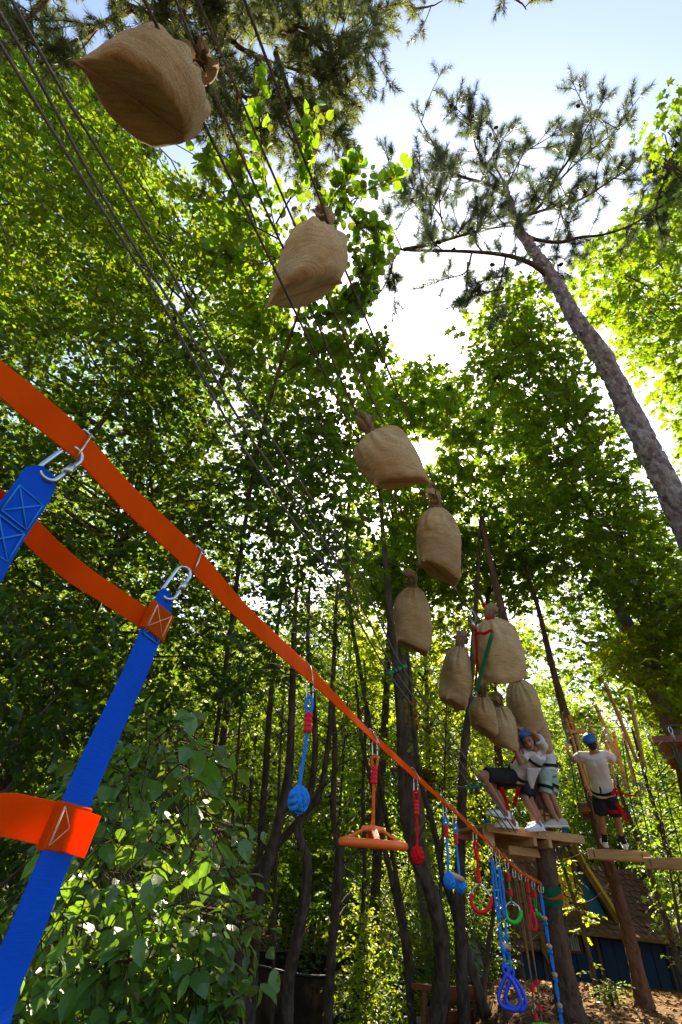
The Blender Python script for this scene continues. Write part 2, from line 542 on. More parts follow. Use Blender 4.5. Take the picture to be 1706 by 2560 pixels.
def leaf_geo(pos, d, n, size, shape):
    V0, Q, T = LEAF[shape]
    y = nrm(d)
    z = nrm(n - y * np.sum(n * y, -1, keepdims=True))
    x = np.cross(y, z)
    s = np.asarray(size)[:, None, None]
    V = pos[:, None, :] + s * (V0[None, :, 0:1] * x[:, None] + V0[None, :, 1:2] * y[:, None] + V0[None, :, 2:3] * z[:, None])
    k = len(V0); off = (np.arange(len(pos)) * k)[:, None, None]
    F = []
    if len(Q): F.append((np.array(Q)[None] + off).reshape(-1, 4))
    if len(T): F.append((np.array(T)[None] + off).reshape(-1, 3))
    return V.reshape(-1, 3), F


_nd = [(nrm(rng.normal(size=3)), rng.uniform(0, 6.28), rng.uniform(.6, 1.7)) for _ in range(9)]


def clump(p, scale):
    """Smooth pseudo-noise in space, about -1..1."""
    s = 0
    for d, ph, f in _nd: s = s + np.sin(p @ d * (6.28 / scale * f) + ph)
    return s / 4.2


def inpoly(x, y, poly):
    poly = np.asarray(poly, float)
    c = np.zeros(len(x), bool)
    j = len(poly) - 1
    for i in range(len(poly)):
        xi, yi = poly[i]; xj, yj = poly[j]
        hit = ((yi > y) != (yj > y)) & (x < (xj - xi) * (y - yi) / (yj - yi + 1e-9) + xi)
        c ^= hit; j = i
    return c


def fill(poly, zr, n, clump_scale=1.2, clump_thr=-.2, zpow=1.0):
    """n points inside the solid angle of a crown outline, between two distances, gathered in clumps."""
    poly = np.asarray(poly, float)
    lo, hi = poly.min(0), poly.max(0)
    out, got = [], 0
    for _ in range(60):
        m = n * 3
        x = rng.uniform(lo[0], hi[0], m); y = rng.uniform(lo[1], hi[1], m)
        k = inpoly(x, y, poly)
        x, y = x[k], y[k]
        z = zr[0] + (zr[1] - zr[0]) * rng.uniform(0, 1, len(x)) ** zpow
        p = atv(x, y, z)
        c = clump(p, clump_scale)
        p = p[c + rng.uniform(-.25, .25, len(p)) > clump_thr]
        out.append(p); got += len(p)
        if got >= n: break
    return np.concatenate(out)[:n]


def sprays(start, length, nleaf, size, droop=.25, tilt=.45, spread=.9, dirs=None, hang=.35, flat=True):
    """Leaf twigs: at each start a twig with nleaf alternate leaves. Returns positions, directions, normals, sizes and the twigs' ends."""
    N = len(start)
    if dirs is None:
        a = rng.uniform(0, 2 * pi, N)
        dirs = np.stack([np.cos(a), np.sin(a), rng.normal(-.05, .28, N)], -1)
    dirs = nrm(dirs)
    L = length * rng.uniform(.6, 1.3, N)
    t = (np.arange(nleaf) + 1.0) / nleaf
    t = t[None] + rng.normal(0, .12 / nleaf, (N, nleaf))
    base = start[:, None] + dirs[:, None] * (L[:, None] * t)[..., None]
    base[..., 2] -= droop * L[:, None] * t ** 2
    side = nrm(np.cross(dirs, [0, 0, 1.0]))
    sg = np.where((np.arange(nleaf) % 2) == 0, 1, -1) * np.where(np.arange(nleaf) == nleaf - 1, .15, 1)
    d = dirs[:, None] * .65 + side[:, None] * (sg * spread)[None, :, None] + rng.normal(0, .28, (N, nleaf, 3))
    d[..., 2] -= hang
    d = nrm(d)
    n = np.array([0, 0, 1.0]) + rng.normal(0, tilt, (N, nleaf, 3))
    s = size * rng.uniform(.5, 1.32, (N, nleaf))
    tip = start + dirs * L[:, None]; tip[:, 2] -= droop * L
    return base.reshape(-1, 3), d.reshape(-1, 3), n.reshape(-1, 3), s.ravel(), tip


SUNGAP = 1055.0, 1128.0


def sun_gap(pos, size=None):
    """A small ragged hole in the crowns cut along the line from the camera to the sun, so that its disc shows."""
    v = pos - EYE
    r = np.linalg.norm(v, axis=-1)
    ang = np.arccos(np.clip((v @ SUN) / r, -1, 1))
    lim = radians(2.1) * (1 + .45 * np.sin(r * 9.1)) + radians(.6) * rng.random(len(pos))
    return ang > lim


SHAFTS = []     # (point, radius): gaps in the canopy through which the sun reaches that point


def prune(pos):
    k = sun_gap(pos)
    for (p, r) in SHAFTS:
        v = pos - p
        t = v @ SUN
        d = np.linalg.norm(v - t[:, None] * SUN, axis=-1)
        k &= ~((t > .25) & (d < r * (.8 + .4 * rng.random(len(pos)))))
    return k


def crown_mesh(name, parent, start, length, nleaf, size, shape, mt, twigs=False, kind='stuff', keep=True, **kw):
    pos, d, n, s, tip = sprays(start, length, nleaf, size, **kw)
    if keep:
        k = prune(pos)
        pos, d, n, s = pos[k], d[k], n[k], s[k]
    mb = MB().add(*leaf_geo(pos, d, n, s, shape))
    o = mb.build(name, mt, parent, smooth=False)
    o['kind'] = kind
    if twigs:
        tw = MB()
        for a, b in zip(start, tip):
            m = (a + b) / 2 + [0, 0, .04 * length]
            tw.add(*tube([a, m, b], [.004, .003, .0015], 3, cap=False))
        t = tw.build('twig', M['twig'], parent)
        t['kind'] = 'stuff'
    return o


LEAFMESH = {}


def leaf_parts(parent, pos, d, n, s, shape, mt):
    """Single leaves as parts of their own: one shared mesh, one object each."""
    key = (shape, mt.name)
    if key not in LEAFMESH:
        V0, Q, T = LEAF[shape]
        mb = MB().add(V0, [np.array(q) for q in (Q, T) if len(q)])
        o = mb.build('leaf', mt, None, smooth=False, origin=(0, 0, 0))
        LEAFMESH[key] = o.data
        bpy.data.objects.remove(o)
    me = LEAFMESH[key]
    org = ORIG.get(parent.name, np.zeros(3))
    y = nrm(d); z = nrm(n - y * np.sum(n * y, -1, keepdims=True)); x = np.cross(y, z)
    for i in range(len(pos)):
        o = bpy.data.objects.new('leaf', me)
        COL.objects.link(o)
        o.parent = parent
        m = np.eye(4)
        m[:3, 0] = x[i] * s[i]; m[:3, 1] = y[i] * s[i]; m[:3, 2] = z[i] * s[i]; m[:3, 3] = pos[i] - org
        o.matrix_local = Matrix(m.tolist())


def hero_crown(parent, start, length, nleaf, size, shape, mt, nsingle=220, **kw):
    """Crown whose largest leaves (as the camera sees them) are separate parts, the rest one mesh."""
    pos, d, n, s, tip = sprays(start, length, nleaf, size, **kw)
    k = prune(pos)
    pos, d, n, s = pos[k], d[k], n[k], s[k]
    x, y, z = proj(pos)
    key = np.where((x > -20) & (x < 1726) & (y > -20) & (y < 2580) & (z > .3), s / np.maximum(z, .1), 0)
    o = np.argsort(-key)
    a, b = o[:nsingle], o[nsingle:]
    leaf_parts(parent, pos[a], d[a], n[a], s[a], shape, mt)
    if len(b):
        c = MB().add(*leaf_geo(pos[b], d[b], n[b], s[b], shape)).build('crown', mt, parent, smooth=False)
        c['kind'] = 'stuff'
    tw = MB()
    for p, q in zip(start, tip):
        tw.add(*tube([p, (p + q) / 2 + [0, 0, .03 * length], q], [.004, .003, .0015], 3, cap=False))
    t = tw.build('twig', M['twig'], parent)
    t['kind'] = 'stuff'


def limbs_to(trunk, targets, r0=.03, sides=5, wob=.12, rise=.35):
    """Limbs from points on a trunk line out to crown points: bent, tapered tubes."""
    mb = MB()
    T = np.asarray(trunk)
    for q in targets:
        dd = np.linalg.norm(T - q, axis=1) + 1.4 * np.maximum(0, T[:, 2] - q[2] + .2)
        i = int(np.argmin(dd)); p = T[i]
        L = np.linalg.norm(q - p)
        mid = [p + (q - p) * t + rng.normal(0, wob * L * .35, 3) * sin(pi * t) + np.array([0, 0, rise * L * t * (1 - t)]) for t in (0, .25, .5, .75, 1)]
        c = curve(mid, 12)
        mb.add(*tube(c, lerpr([r0 * min(1, .4 + L * .25), r0 * .25], 12), sides, cap=False))
    return mb


def trunk_geo(pts, rs, n=60, sides=12, rough=.10, flare=True, seed=0):
    g = np.random.default_rng(seed)
    c = curve(pts, n)
    r = lerpr(rs, n)
    if flare:
        h = np.linalg.norm(c - c[0], axis=1)
        r = r * (1 + .45 * np.exp(-h / .22))
    ph = g.uniform(0, 6.28, 6)

    def rf(nn, a):
        i = np.arange(nn)[:, None]
        w = 1 + rough * (.5 * np.sin(3 * a[None] + i * .11 + ph[0]) + .3 * np.sin(5 * a[None] - i * .23 + ph[1]) + .3 * np.sin(i * .5 + ph[2] + 2 * a[None]))
        return w + rough * .5 * g.normal(size=(nn, len(a)))
    return tube(c, r, sides, rfun=rf), c


def needle_tufts(starts, dirs, lens, per=70, nl=.10, w=.0022, ang=.75):
    """Pine shoots: needles all round each shoot, swept forward."""
    N = len(starts)
    t = rng.uniform(0, 1, (N, per))
    D = nrm(dirs)
    a = rng.uniform(0, 2 * pi, (N, per))
    h = np.where(np.abs(D[:, 2:3]) > .9, np.array([[1.0, 0, 0]]), np.array([[0, 0, 1.0]]))
    e1 = nrm(np.cross(D, h)); e2 = np.cross(D, e1)
    rad = np.cos(a)[..., None] * e1[:, None] + np.sin(a)[..., None] * e2[:, None]
    an = ang * (1.15 - .6 * t) + rng.normal(0, .15, (N, per))
    nd = nrm(D[:, None] * np.cos(an)[..., None] + rad * np.sin(an)[..., None])
    b = starts[:, None] + D[:, None] * (np.asarray(lens)[:, None] * t)[..., None]
    L = nl * rng.uniform(.75, 1.15, (N, per))
    tip = b + nd * L[..., None]
    tip[..., 2] -= L * .12
    sidev = nrm(np.cross(nd, rng.normal(size=(N, per, 3)))) * w
    V = np.stack([b - sidev * 1.3, b + sidev * 1.3, tip], 2).reshape(-1, 3)
    k = N * per
    F = np.arange(k * 3).reshape(k, 3)
    return V, [F]
# ------------------------------------------------------------------ ground


def sstep(a, b, x):
    t = np.clip((x - a) / (b - a), 0, 1)
    return t * t * (3 - 2 * t)


def ground_z(x, y):
    x = np.asarray(x, float); y = np.asarray(y, float)
    gr = np.interp(y, [-60, 0, 4, 8, 11, 17, 30, 60], [0, 0, .30, .62, .68, .28, .1, .0])
    gl = np.interp(y, [-60, 0, 4, 8, 12, 20, 35, 60], [0, 0, -.12, -.55, -1.25, -1.0, -.4, 0])
    b = sstep(1.7, 3.1, x)
    z = gl * (1 - b) + gr * b
    return z + .05 * np.sin(x * 1.3 + .6) * np.sin(y * 1.1 + .3) + .02 * np.sin(x * 3.7) * np.cos(y * 4.1)


def gpt(x, y, dz=0.0):
    return np.array([x, y, float(ground_z(x, y)) + dz])


def build_ground():
    ax = np.concatenate([np.linspace(-420, -24, 14), np.arange(-22, 22.01, .3), np.linspace(24, 420, 14)])
    ay = np.concatenate([np.linspace(-420, -8, 10), np.arange(-6, 34.01, .3), np.linspace(36, 600, 16)])
    X, Y = np.meshgrid(ax, ay)
    V = np.stack([X, Y, ground_z(X, Y)], -1).reshape(-1, 3)
    F = grid_faces(len(ay), len(ax), closed_c=False)[:, ::-1]
    m = mat('forest_floor', (.17, .095, .042), (.085, .05, .026), .95, .08, bump=1.0, bscale=14, bdist=.05, nscale=2.6, ramp=(.3, .7), detail=8)
    o = MB().add(V, [F]).build('ground', m, None, origin=(0, 0, 0))
    tag(o, kind='structure')
    o['label'] = 'forest floor of dry brown leaves and needles'
    # loose dry leaves, twigs and cones lying on it
    n = 9000
    x = rng.uniform(1.0, 10, n); y = rng.uniform(5.5, 15.5, n)
    p = np.stack([x, y, ground_z(x, y) + .012], -1)
    a = rng.uniform(0, 2 * pi, n)
    d = np.stack([np.cos(a), np.sin(a), rng.normal(.1, .25, n)], -1)
    nn = np.array([0, 0, 1.0]) + rng.normal(0, .45, (n, 3))
    ml = mat('dry_leaf', (.27, .15, .062), (.16, .085, .035), .85, .1, nscale=2.5, island=.45)
    o = MB().add(*leaf_geo(p, d, nn, rng.uniform(.05, .12, n), 'oval')).build('leaf_litter', ml, None, smooth=False)
    tag(o, 'dry brown leaves strewn over the forest floor', 'leaf litter', kind='stuff')


build_ground()

# sun disc, made wider than the real sun to take in its glare, very far outside everything
ms = bpy.data.materials.new('sun_surface'); ms.use_nodes = True
_n = ms.node_tree
for q in list(_n.nodes): _n.nodes.remove(q)
_e = _n.nodes.new('ShaderNodeEmission'); _e.inputs['Color'].default_value = (1, .93, .78, 1); _e.inputs['Strength'].default_value = 40
_t = _n.nodes.new('ShaderNodeBsdfTransparent'); _a = _n.nodes.new('ShaderNodeAddShader')
_o = _n.nodes.new('ShaderNodeOutputMaterial')
_n.links.new(_e.outputs[0], _a.inputs[0]); _n.links.new(_t.outputs[0], _a.inputs[1]); _n.links.new(_a.outputs[0], _o.inputs[0])
ms.cycles.emission_sampling = 'NONE'
_sd = 1500.0
so_ = MB().add(*sph(EYE + SUN * _sd, _sd * math.tan(radians(.55)), 24, 13)).build('sun_disc', ms, None, origin=EYE + SUN * _sd)
tag(so_, 'bright sun glaring through a gap in the maple leaves', 'sun', kind='structure')

# ------------------------------------------------------------------ hero trees


def ground_line(px0, py0, z0, steps=((0, 0),)):
    return at(px0, py0, z0)


def tree_from_px(name, label, pts, rs, mt, cat='tree', group=None, sides=12, rough=.1, n=60, to_ground=True, zs=None, seed=1, extra_top=None):
    """Tree whose trunk passes the given (px, py, z) points from the bottom up; the foot is carried down to the ground."""
    W = [at(*p) for p in pts]
    if to_ground:
        f = W[0].copy()
        d = nrm(W[1] - W[0]); d = d if d[2] > .3 else np.array([0, 0, 1.0])
        for _ in range(4):
            g = float(ground_z(f[0], f[1]))
            f = f - d * ((f[2] - g) / d[2])
        if np.linalg.norm(f - W[0]) > .05:
            W = [f - [0, 0, .05]] + W
            rs = [rs[0]] + list(rs)
    if extra_top is not None:
        W = W + [W[-1] + np.asarray(extra_top, float)]
        rs = list(rs) + [rs[-1] * .4]
    g, c = trunk_geo(W, rs, n, sides, rough, seed=seed)
    root = empty(name, W[0], label, cat, group)
    MB().add(*g).build('trunk', mt, root)
    return root, c


def up_from(p, h, lean=(0, 0)):
    return p + np.array([lean[0], lean[1], h])
# ------------------------------------------------------------------ the little fairy-tale house
HS = 1.35
HO = np.array([4.4, 12.6, 1.55]) * HS
HO[2] = 1.55
HU = nrm(np.array([.965, .262, 0])); HN = np.array([HU[1], -HU[0], 0])   # along the front, out of the front


def hp(u, z, out=0.0):
    """Point on the house front: u along it, z height (both in unscaled plan units), out towards the viewer in metres."""
    p = HO + HU * u * HS + HN * out
    p[2] = 1.55 + (z - 1.55) * HS
    return p


def prism(poly, thick, out0=0.0):
    """Front-parallel polygon [(u, z)...] given depth 'thick' behind out0."""
    k = len(poly)
    A = np.array([hp(u, z, out0) for u, z in poly]); B = np.array([hp(u, z, out0 - thick) for u, z in poly])
    i = np.arange(k); j = (i + 1) % k
    return np.concatenate([A, B]), [np.array([list(range(k))]), np.array([list(range(2 * k - 1, k - 1, -1))]), np.stack([j, i, i + k, j + k], 1)]


def house():
    root = empty('fairy_house', hp(2.2, .35), 'little crooked house with blue walls, yellow gable shutters and brown shingle roof', 'house')
    # front wall boards, each a plank, with battens between
    us = np.linspace(-.25, 4.5, 15)
    for i in range(14):
        a, b = us[i] + .012, us[i + 1] - .012
        if 1.2 < (a + b) / 2 < 1.62:
            MB().add(*prism([(a, .1), (b, .1), (b, 1.10), (a, 1.10)], .06)).build('plank', M['house_blue'], root, smooth=False)
            continue
        MB().add(*prism([(a, .1), (b, .1), (b, 1.52), (a, 1.52)], .06, rng.normal(0, .004))).build('plank', M['house_blue'], root, smooth=False)
    MB().add(*prism([(-.25, .1), (4.5, .1), (4.5, 1.5), (-.25, 1.5)], .05, -.075)).build('wall', M['black'], root, smooth=False)
    for u in (-.24, .62, 2.02, 2.95, 3.9, 4.5):
        MB().add(*prism([(u - .03, .08), (u + .03, .08), (u + .03, 1.53), (u - .03, 1.53)], .05, .045)).build('batten', M['wood_old'], root, smooth=False)
    # side walls and back
    for u in (-.25, 4.5):
        V, F = box(hp(u, .8, -1.9), HU * .03, HN * 1.85, [0, 0, .98])
        MB().add(V, F).build('wall', M['house_blue'], root, smooth=False)
    # window
    w = MB().add(*prism([(1.22, 1.08), (1.60, 1.08), (1.60, 1.12), (1.22, 1.12)], .07, .05)).add(*prism([(1.22, 1.36), (1.60, 1.36), (1.60, 1.40), (1.22, 1.40)], .07, .05))
    w.add(*prism([(1.20, 1.12), (1.25, 1.12), (1.25, 1.36), (1.20, 1.36)], .07, .048)).add(*prism([(1.58, 1.12), (1.62, 1.12), (1.62, 1.36), (1.58, 1.36)], .07, .048))
    wo_ = w.build('window', M['wood_old'], root, smooth=False)
    MB().add(*prism([(1.25, 1.12), (1.58, 1.12), (1.58, 1.36), (1.25, 1.36)], .01, .0)).build('pane', M['glass_dull'], wo_, smooth=False)
    for k in range(1, 6):
        u = 1.25 + .33 * k / 6
        MB().add(*prism([(u - .004, 1.12), (u + .004, 1.12), (u + .004, 1.36), (u - .004, 1.36)], .012, .016)).build('muntin', M['wood_old'], wo_, smooth=False)
    # shingle courses
    g = np.random.default_rng(3)
    smesh = []

    def courses(p00, p10, p01, p11, rows, wid, lift=.02, skip=None, hump=None):
        """Rows of shingles on a quad roof face: p00-p10 eave, p01-p11 ridge."""
        p00, p10, p01, p11 = [np.asarray(q, float) for q in (p00, p10, p01, p11)]
        nn = nrm(np.cross(p10 - p00, p01 - p00))
        if nn[2] < 0: nn = -nn
        # sheathing underneath
        B = [p00, p10, p11, p01]
        V = np.array([b - nn * .02 for b in B] + [b - nn * .06 for b in B])
        F = [np.array([[0, 1, 2, 3], [7, 6, 5, 4], [0, 4, 5, 1], [1, 5, 6, 2], [2, 6, 7, 3], [3, 7, 4, 0]])]
        MB().add(V, F).build('roof', M['wood_old'], root, smooth=False)
        for r in range(rows):
            v0, v1 = r / rows, min(1.0, (r + 1.35) / rows)
            L = np.linalg.norm(p10 + (p11 - p10) * v0 - p00 - (p01 - p00) * v0)
            n = max(2, int(L / wid))
            sh = (r % 2) * .5
            for k in range(-1, n + 1):
                a, b = (k + sh) / n, (k + 1 + sh) / n
                a, b = max(a, 0) + .06 / n, min(b, 1) - .06 / n
                if b - a < .2 / n: continue
                def q(u, v):
                    e = p00 + (p10 - p00) * u; f = p01 + (p11 - p01) * u
                    p = e + (f - e) * v
                    if hump is not None: p = p + nn * hump(u, v)
                    return p
                j = g.normal(0, .012)
                up0 = lift * (1.1 + g.normal(0, .25))
                A = [q(a, v0 + j) + nn * up0, q(b, v0 + j + g.normal(0, .006)) + nn * up0, q(b, v1) + nn * .004, q(a, v1) + nn * .004]
                Bt = [x - nn * .016 for x in A]
                V = np.array(A + Bt)
                MB().add(V, [np.array([[0, 1, 2, 3], [7, 6, 5, 4], [0, 4, 5, 1], [1, 5, 6, 2], [2, 6, 7, 3], [3, 7, 4, 0]])]).build('shingle', M['roof'], root, smooth=False)
    # lower pent roof over the front wall
    courses(hp(.75, 1.44, .42), hp(4.8, 1.40, .42), hp(.95, 1.66, -.12), hp(4.6, 1.70, -.12), 3, .30)
    MB().add(*beam(hp(.7, 1.42, .43), hp(4.8, 1.375, .43), .04, .09)).build('eave_board', M['trim'], root, smooth=False)
    # main roof right of the gable, with its eyebrow hump
    courses(hp(2.55, 1.62, -.10), hp(4.7, 1.68, -.10), hp(2.3, 2.74, -1.35), hp(4.55, 2.72, -1.35), 9, .26,
            hump=lambda u, v: .16 * math.exp(-((u - .12) / .14) ** 2 - ((v - .55) / .3) ** 2))
    # steep roof left of the gable, down past the wall head
    courses(hp(-.55, 1.08, .35), hp(1.15, 1.10, .35), hp(.55, 3.0, -1.0), hp(1.6, 3.05, -1.0), 13, .24)
    MB().add(*prism([(.42, 1.38), (.55, 1.36), (.62, 1.05), (.50, .90), (.40, 1.08)], .05, .42)).build('barge_tail', M['trim'], root, smooth=False)
    # gable: blue boarding, yellow shutters, crooked barge boards
    MB().add(*prism([(1.02, 1.60), (2.66, 1.58), (1.90, 3.18)], .06, -.20)).build('gable', M['house_cyan'], root, smooth=False)
    for a, b in ((1.20, 1.51), (1.53, 1.84)):
        top = 2.56
        sx = lambda z, e: e
        MB().add(*prism([(a, 1.76), (b, 1.76), (b + (.02), top), (a + (.16 if a < 1.3 else .02), top)], .05, -.13)).build('shutter', M['yellow'], root, smooth=False)
    for z in (1.88, 2.40):
        MB().add(*prism([(1.60, z), (1.86, z + .02), (1.86, z + .05), (1.60, z + .03)], .02, -.10)).build('hinge', M['black'], root, smooth=False)
        MB().add(*prism([(1.18, z), (1.36, z + .01), (1.36, z + .04), (1.18, z + .03)], .02, -.10)).build('hinge', M['black'], root, smooth=False)
    for pl in ([(1.00, 1.66), (1.20, 1.66), (1.30, 2.25), (1.55, 2.62), (1.40, 2.66), (1.14, 2.3)], [(1.55, 2.62), (1.40, 2.66), (1.55, 2.86), (1.90, 2.86), (2.0, 2.62)],
               [(1.12, 1.62), (1.96, 1.60), (1.96, 1.75), (1.12, 1.75)], [(1.86, 1.75), (1.98, 1.75), (2.0, 2.62), (1.90, 2.62)], [(2.02, 1.6), (2.14, 1.6), (2.05, 2.2), (1.99, 2.2)]):
        MB().add(*prism(pl, .06, -.12)).build('gable_trim', M['trim'], root, smooth=False)
    for pl in ([(1.72, 3.22), (1.90, 3.30), (2.20, 2.65), (2.62, 2.05), (2.95, 1.50), (2.80, 1.46), (2.5, 1.95), (2.08, 2.55)],):
        MB().add(*prism(pl, .10, -.02)).build('barge_board', M['trim'], root, smooth=False)
        MB().add(*prism([(u + .035, z - .01) for u, z in [(1.97, 3.14), (2.24, 2.62), (2.66, 2.02), (2.97, 1.53), (2.90, 1.52), (2.60, 1.98), (2.18, 2.58)]], .02, .005)).build('barge_edge', M['yellow'], root, smooth=False)
    MB().add(*prism([(1.72, 3.22), (1.90, 3.30), (1.5, 2.75), (1.05, 1.62), (.92, 1.66), (1.3, 2.6)], .10, -.03)).build('barge_board', M['trim'], root, smooth=False)
    MB().add(*prism([(1.70, 3.30), (1.78, 3.48), (1.90, 3.40), (1.90, 3.05), (1.82, 2.95)], .05, .04)).build('finial', M['house_cyan'], root, smooth=False)
    # gable roof running back into the main roof
    for s, e in ((1, 2.72), (-1, 1.0)):
        p0, p1 = hp(e, 1.60, -.12), hp(e, 1.60, -1.3)
        q0, q1 = hp(1.86, 3.26, -.12), hp(1.86, 3.0, -1.6)
        V = np.array([p0, q0, q1, p1]); nn = nrm(np.cross(V[1] - V[0], V[2] - V[0]))
        V = np.concatenate([V, V - nn * .05])
        MB().add(V, [np.array([[0, 1, 2, 3], [7, 6, 5, 4], [0, 4, 5, 1], [1, 5, 6, 2], [2, 6, 7, 3], [3, 7, 4, 0]])]).build('roof', M['roof'], root, smooth=False)


house()

# ------------------------------------------------------------------ trampoline in its dark safety net


def trampoline():
    cx, cy = .55, 13.6
    zt = .52
    R_ = 2.3
    b = gpt(cx, cy)
    zb = min(b[2], -1.3)
    root = empty('trampoline', [cx, cy, zb], 'round trampoline enclosed by a tall dark brown safety net', 'trampoline')
    a = np.linspace(0, 2 * pi, 73)[:-1]
    top = np.stack([cx + R_ * np.cos(a), cy + R_ * np.sin(a) * .9, zt + .02 * np.sin(8 * a)], -1)
    bot = top.copy(); bot[:, 2] = zb + .75
    low = top.copy(); low[:, 2] = zb + .05
    V = np.concatenate([top, bot]); F = [np.stack([np.arange(72), (np.arange(72) + 1) % 72, (np.arange(72) + 1) % 72 + 72, np.arange(72) + 72], 1)]
    MB().add(V, F).build('safety_net', M['net'], root)
    MB().add(*tube(top, .022, 8, closed=True)).build('top_hoop', M['tramp_frame'], root)
    MB().add(*tube(bot + [0, 0, 0], .035, 8, closed=True)).build('frame_ring', M['tramp_frame'], root)
    pad = np.concatenate([bot * [1, 1, 1], (bot - [cx, cy, 0]) * [.85, .85, 1] + [cx, cy, .03]])
    MB().add(pad, F).build('edge_pad', M['black'], root)
    MB().add(np.concatenate([(bot - [cx, cy, 0]) * [.85, .85, 1] + [cx, cy, .02], [[cx, cy, zb + .74]]]), [np.stack([np.arange(72), (np.arange(72) + 1) % 72, np.full(72, 72)], 1)]).build('mat', M['black'], root)
    MB().add(V * [1, 1, 1] - np.concatenate([[0, 0, 0]] * 144).reshape(144, 3) if False else np.concatenate([bot, low]), F).build('skirt', M['net'], root)
    for k in range(0, 72, 9):
        p = top[k].copy(); q = low[k].copy(); o = nrm(np.array([p[0] - cx, p[1] - cy, 0]))
        pts = [q + o * .03, q + o * .05 + [0, 0, .8], p + o * .06 - [0, 0, .35], p + o * .0]
        MB().add(*tube(curve(pts, 16), .024, 8)).build('pole', M['tramp_frame'], root)
    for k in (62, 63):
        MB().add(*tube([top[k] + [0, -.02, -.05], bot[k] + [0, -.02, 0]], .007, 5)).build('zip', M['glass_dull'], root)


trampoline()

# picket fence far left of the trampoline
def picket_fence():
    A, B = np.array([-4.4, 17.4]), np.array([-1.9, 18.6])
    root = empty('picket_fence', gpt(*((A + B) / 2)), 'low reddish picket fence in the sun beyond the shrub', 'fence')
    for k in range(24):
        p = A + (B - A) * k / 23
        b = gpt(*p); b[2] = max(b[2], -.9)
        b[2] = -.55
        h = 1.0 + rng.normal(0, .03)
        MB().add(*box(b + [0, 0, h / 2], [.035, .017, 0], [-.006, .012, 0], [0, 0, h / 2])).build('picket', M['picket'], root, smooth=False)
    for z in (-.3, .15):
        MB().add(*beam([*A, z], [*B, z], .03, .07)).build('rail', M['picket'], root, smooth=False)
    for p in (A, (A + B) / 2, B):
        g0 = float(ground_z(*p))
        MB().add(*tube([[*p, g0 - .1], [*p, .3]], .05, 8)).build('post', M['picket'], root)


picket_fence()

# red railing and playground posts far behind the middle trunks
def railing(label, A, B, z0, z1, n, m, name='railing'):
    A, B = np.array(A, float), np.array(B, float)
    root = empty(name, gpt(*((A + B) / 2)), label, 'railing')
    for z in (z0, z1, (z0 + z1) / 2):
        MB().add(*beam([*A, z], [*B, z], .04, .07)).build('rail', m, root, smooth=False)
    for k in range(n):
        p = A + (B - A) * k / (n - 1)
        MB().add(*tube([[*p, float(ground_z(*p)) - .05], [*p, z1 + .05]], .045, 7)).build('post', m, root)


M['red_paint'] = mat('red_paint', (.42, .045, .02), (.34, .03, .015), .55, .3, nscale=9)
M['orange_paint'] = mat('orange_post_paint', (.65, .20, .02), None, .5, .3)
M['turquoise'] = mat('turquoise_paint', (.02, .30, .34), None, .5, .3)
railing('far red railing between the trunks left of the bench', (3.0, 20.4), (5.2, 21.2), .1, .75, 4, M['red_paint'])
railing('small red-brown railing behind the pale-scarred trunk', (-1.0, 21.5), (.6, 21.8), .1, .95, 4, M['picket'])
for (px, z, lab, m) in ((1000, 14.5, 'orange playground post far behind the curved trunk', 'orange_paint'), (988, 14.6, 'turquoise playground post beside the far orange post', 'turquoise')):
    t = at(px, 2335, z); f = gpt(t[0], t[1], -.05)
    r_ = empty('playground_post', f, lab, 'post')
    MB().add(*tube([f, t], .07, 10)).build('shaft', M[m], r_)
    MB().add(*sph(t + [0, 0, .05], .09, 10, 6)).build('cap', M[m], r_)

# bench of red-brown boards near the bottom edge
def bench():
    base = at(1160, 2560, 6.9)
    g0 = float(ground_z(base[0], base[1]))
    root = empty('bench', [base[0], base[1], g0], 'red-brown wooden bench with slatted back, seen from behind at the bottom edge', 'bench')
    A, B = at(1118, 2478, 6.75), at(1206, 2452, 7.3)
    A[2] = B[2] = (A[2] + B[2]) / 2
    d = nrm(B - A); nrm_ = nrm(np.cross(d, [0, 0, 1.0]))
    top = A[2]
    for k, (z, h) in enumerate(((0, .15), (-.24, .13), (-.44, .11))):
        MB().add(*beam(A + [0, 0, z - .07], B + [0, 0, z - .07], .035, h, bev=.008)).build('back_board', M['wood_red'], root, smooth=False)
    for s in (.06, .94):
        p = A + (B - A) * s
        MB().add(*beam([*(p - nrm_ * .035)[:2], g0 - .05], [*(p - nrm_ * .035)[:2], top + .03], .07, .05, up=d)).build('leg', M['wood_red'], root, smooth=False)
        q = p + nrm_ * -.5
        MB().add(*beam([*q[:2], g0 - .05], [*q[:2], top - .35], .07, .05, up=d)).build('leg', M['wood_red'], root, smooth=False)
    for k in range(3):
        o = -nrm_ * (.12 + .15 * k)
        MB().add(*beam(A + o + [0, 0, -.34], B + o + [0, 0, -.34], .13, .035, bev=.006)).build('seat_board', M['wood_red'], root, smooth=False)
    q0, q1 = at(1052, 2468, 6.5), at(1112, 2472, 6.9)
    t2 = empty('bench', [*((q0 + q1) / 2)[:2], float(ground_z(*((q0 + q1) / 2)[:2]))], 'second bench end with thick plank seat left of the curved trunk', 'bench')
    MB().add(*beam(q0, q1 + (q1 - q0) * .8, .30, .06, bev=.01)).build('seat', M['wood_red'], t2, smooth=False)
    for s in (.1, .95):
        p = q0 + (q1 - q0) * s
        MB().add(*beam([*p[:2], float(ground_z(*p[:2])) - .05], p - [0, 0, .03], .06, .22, up=(0, 1, 0))).build('leg', M['wood_red'], t2, smooth=False)


bench()


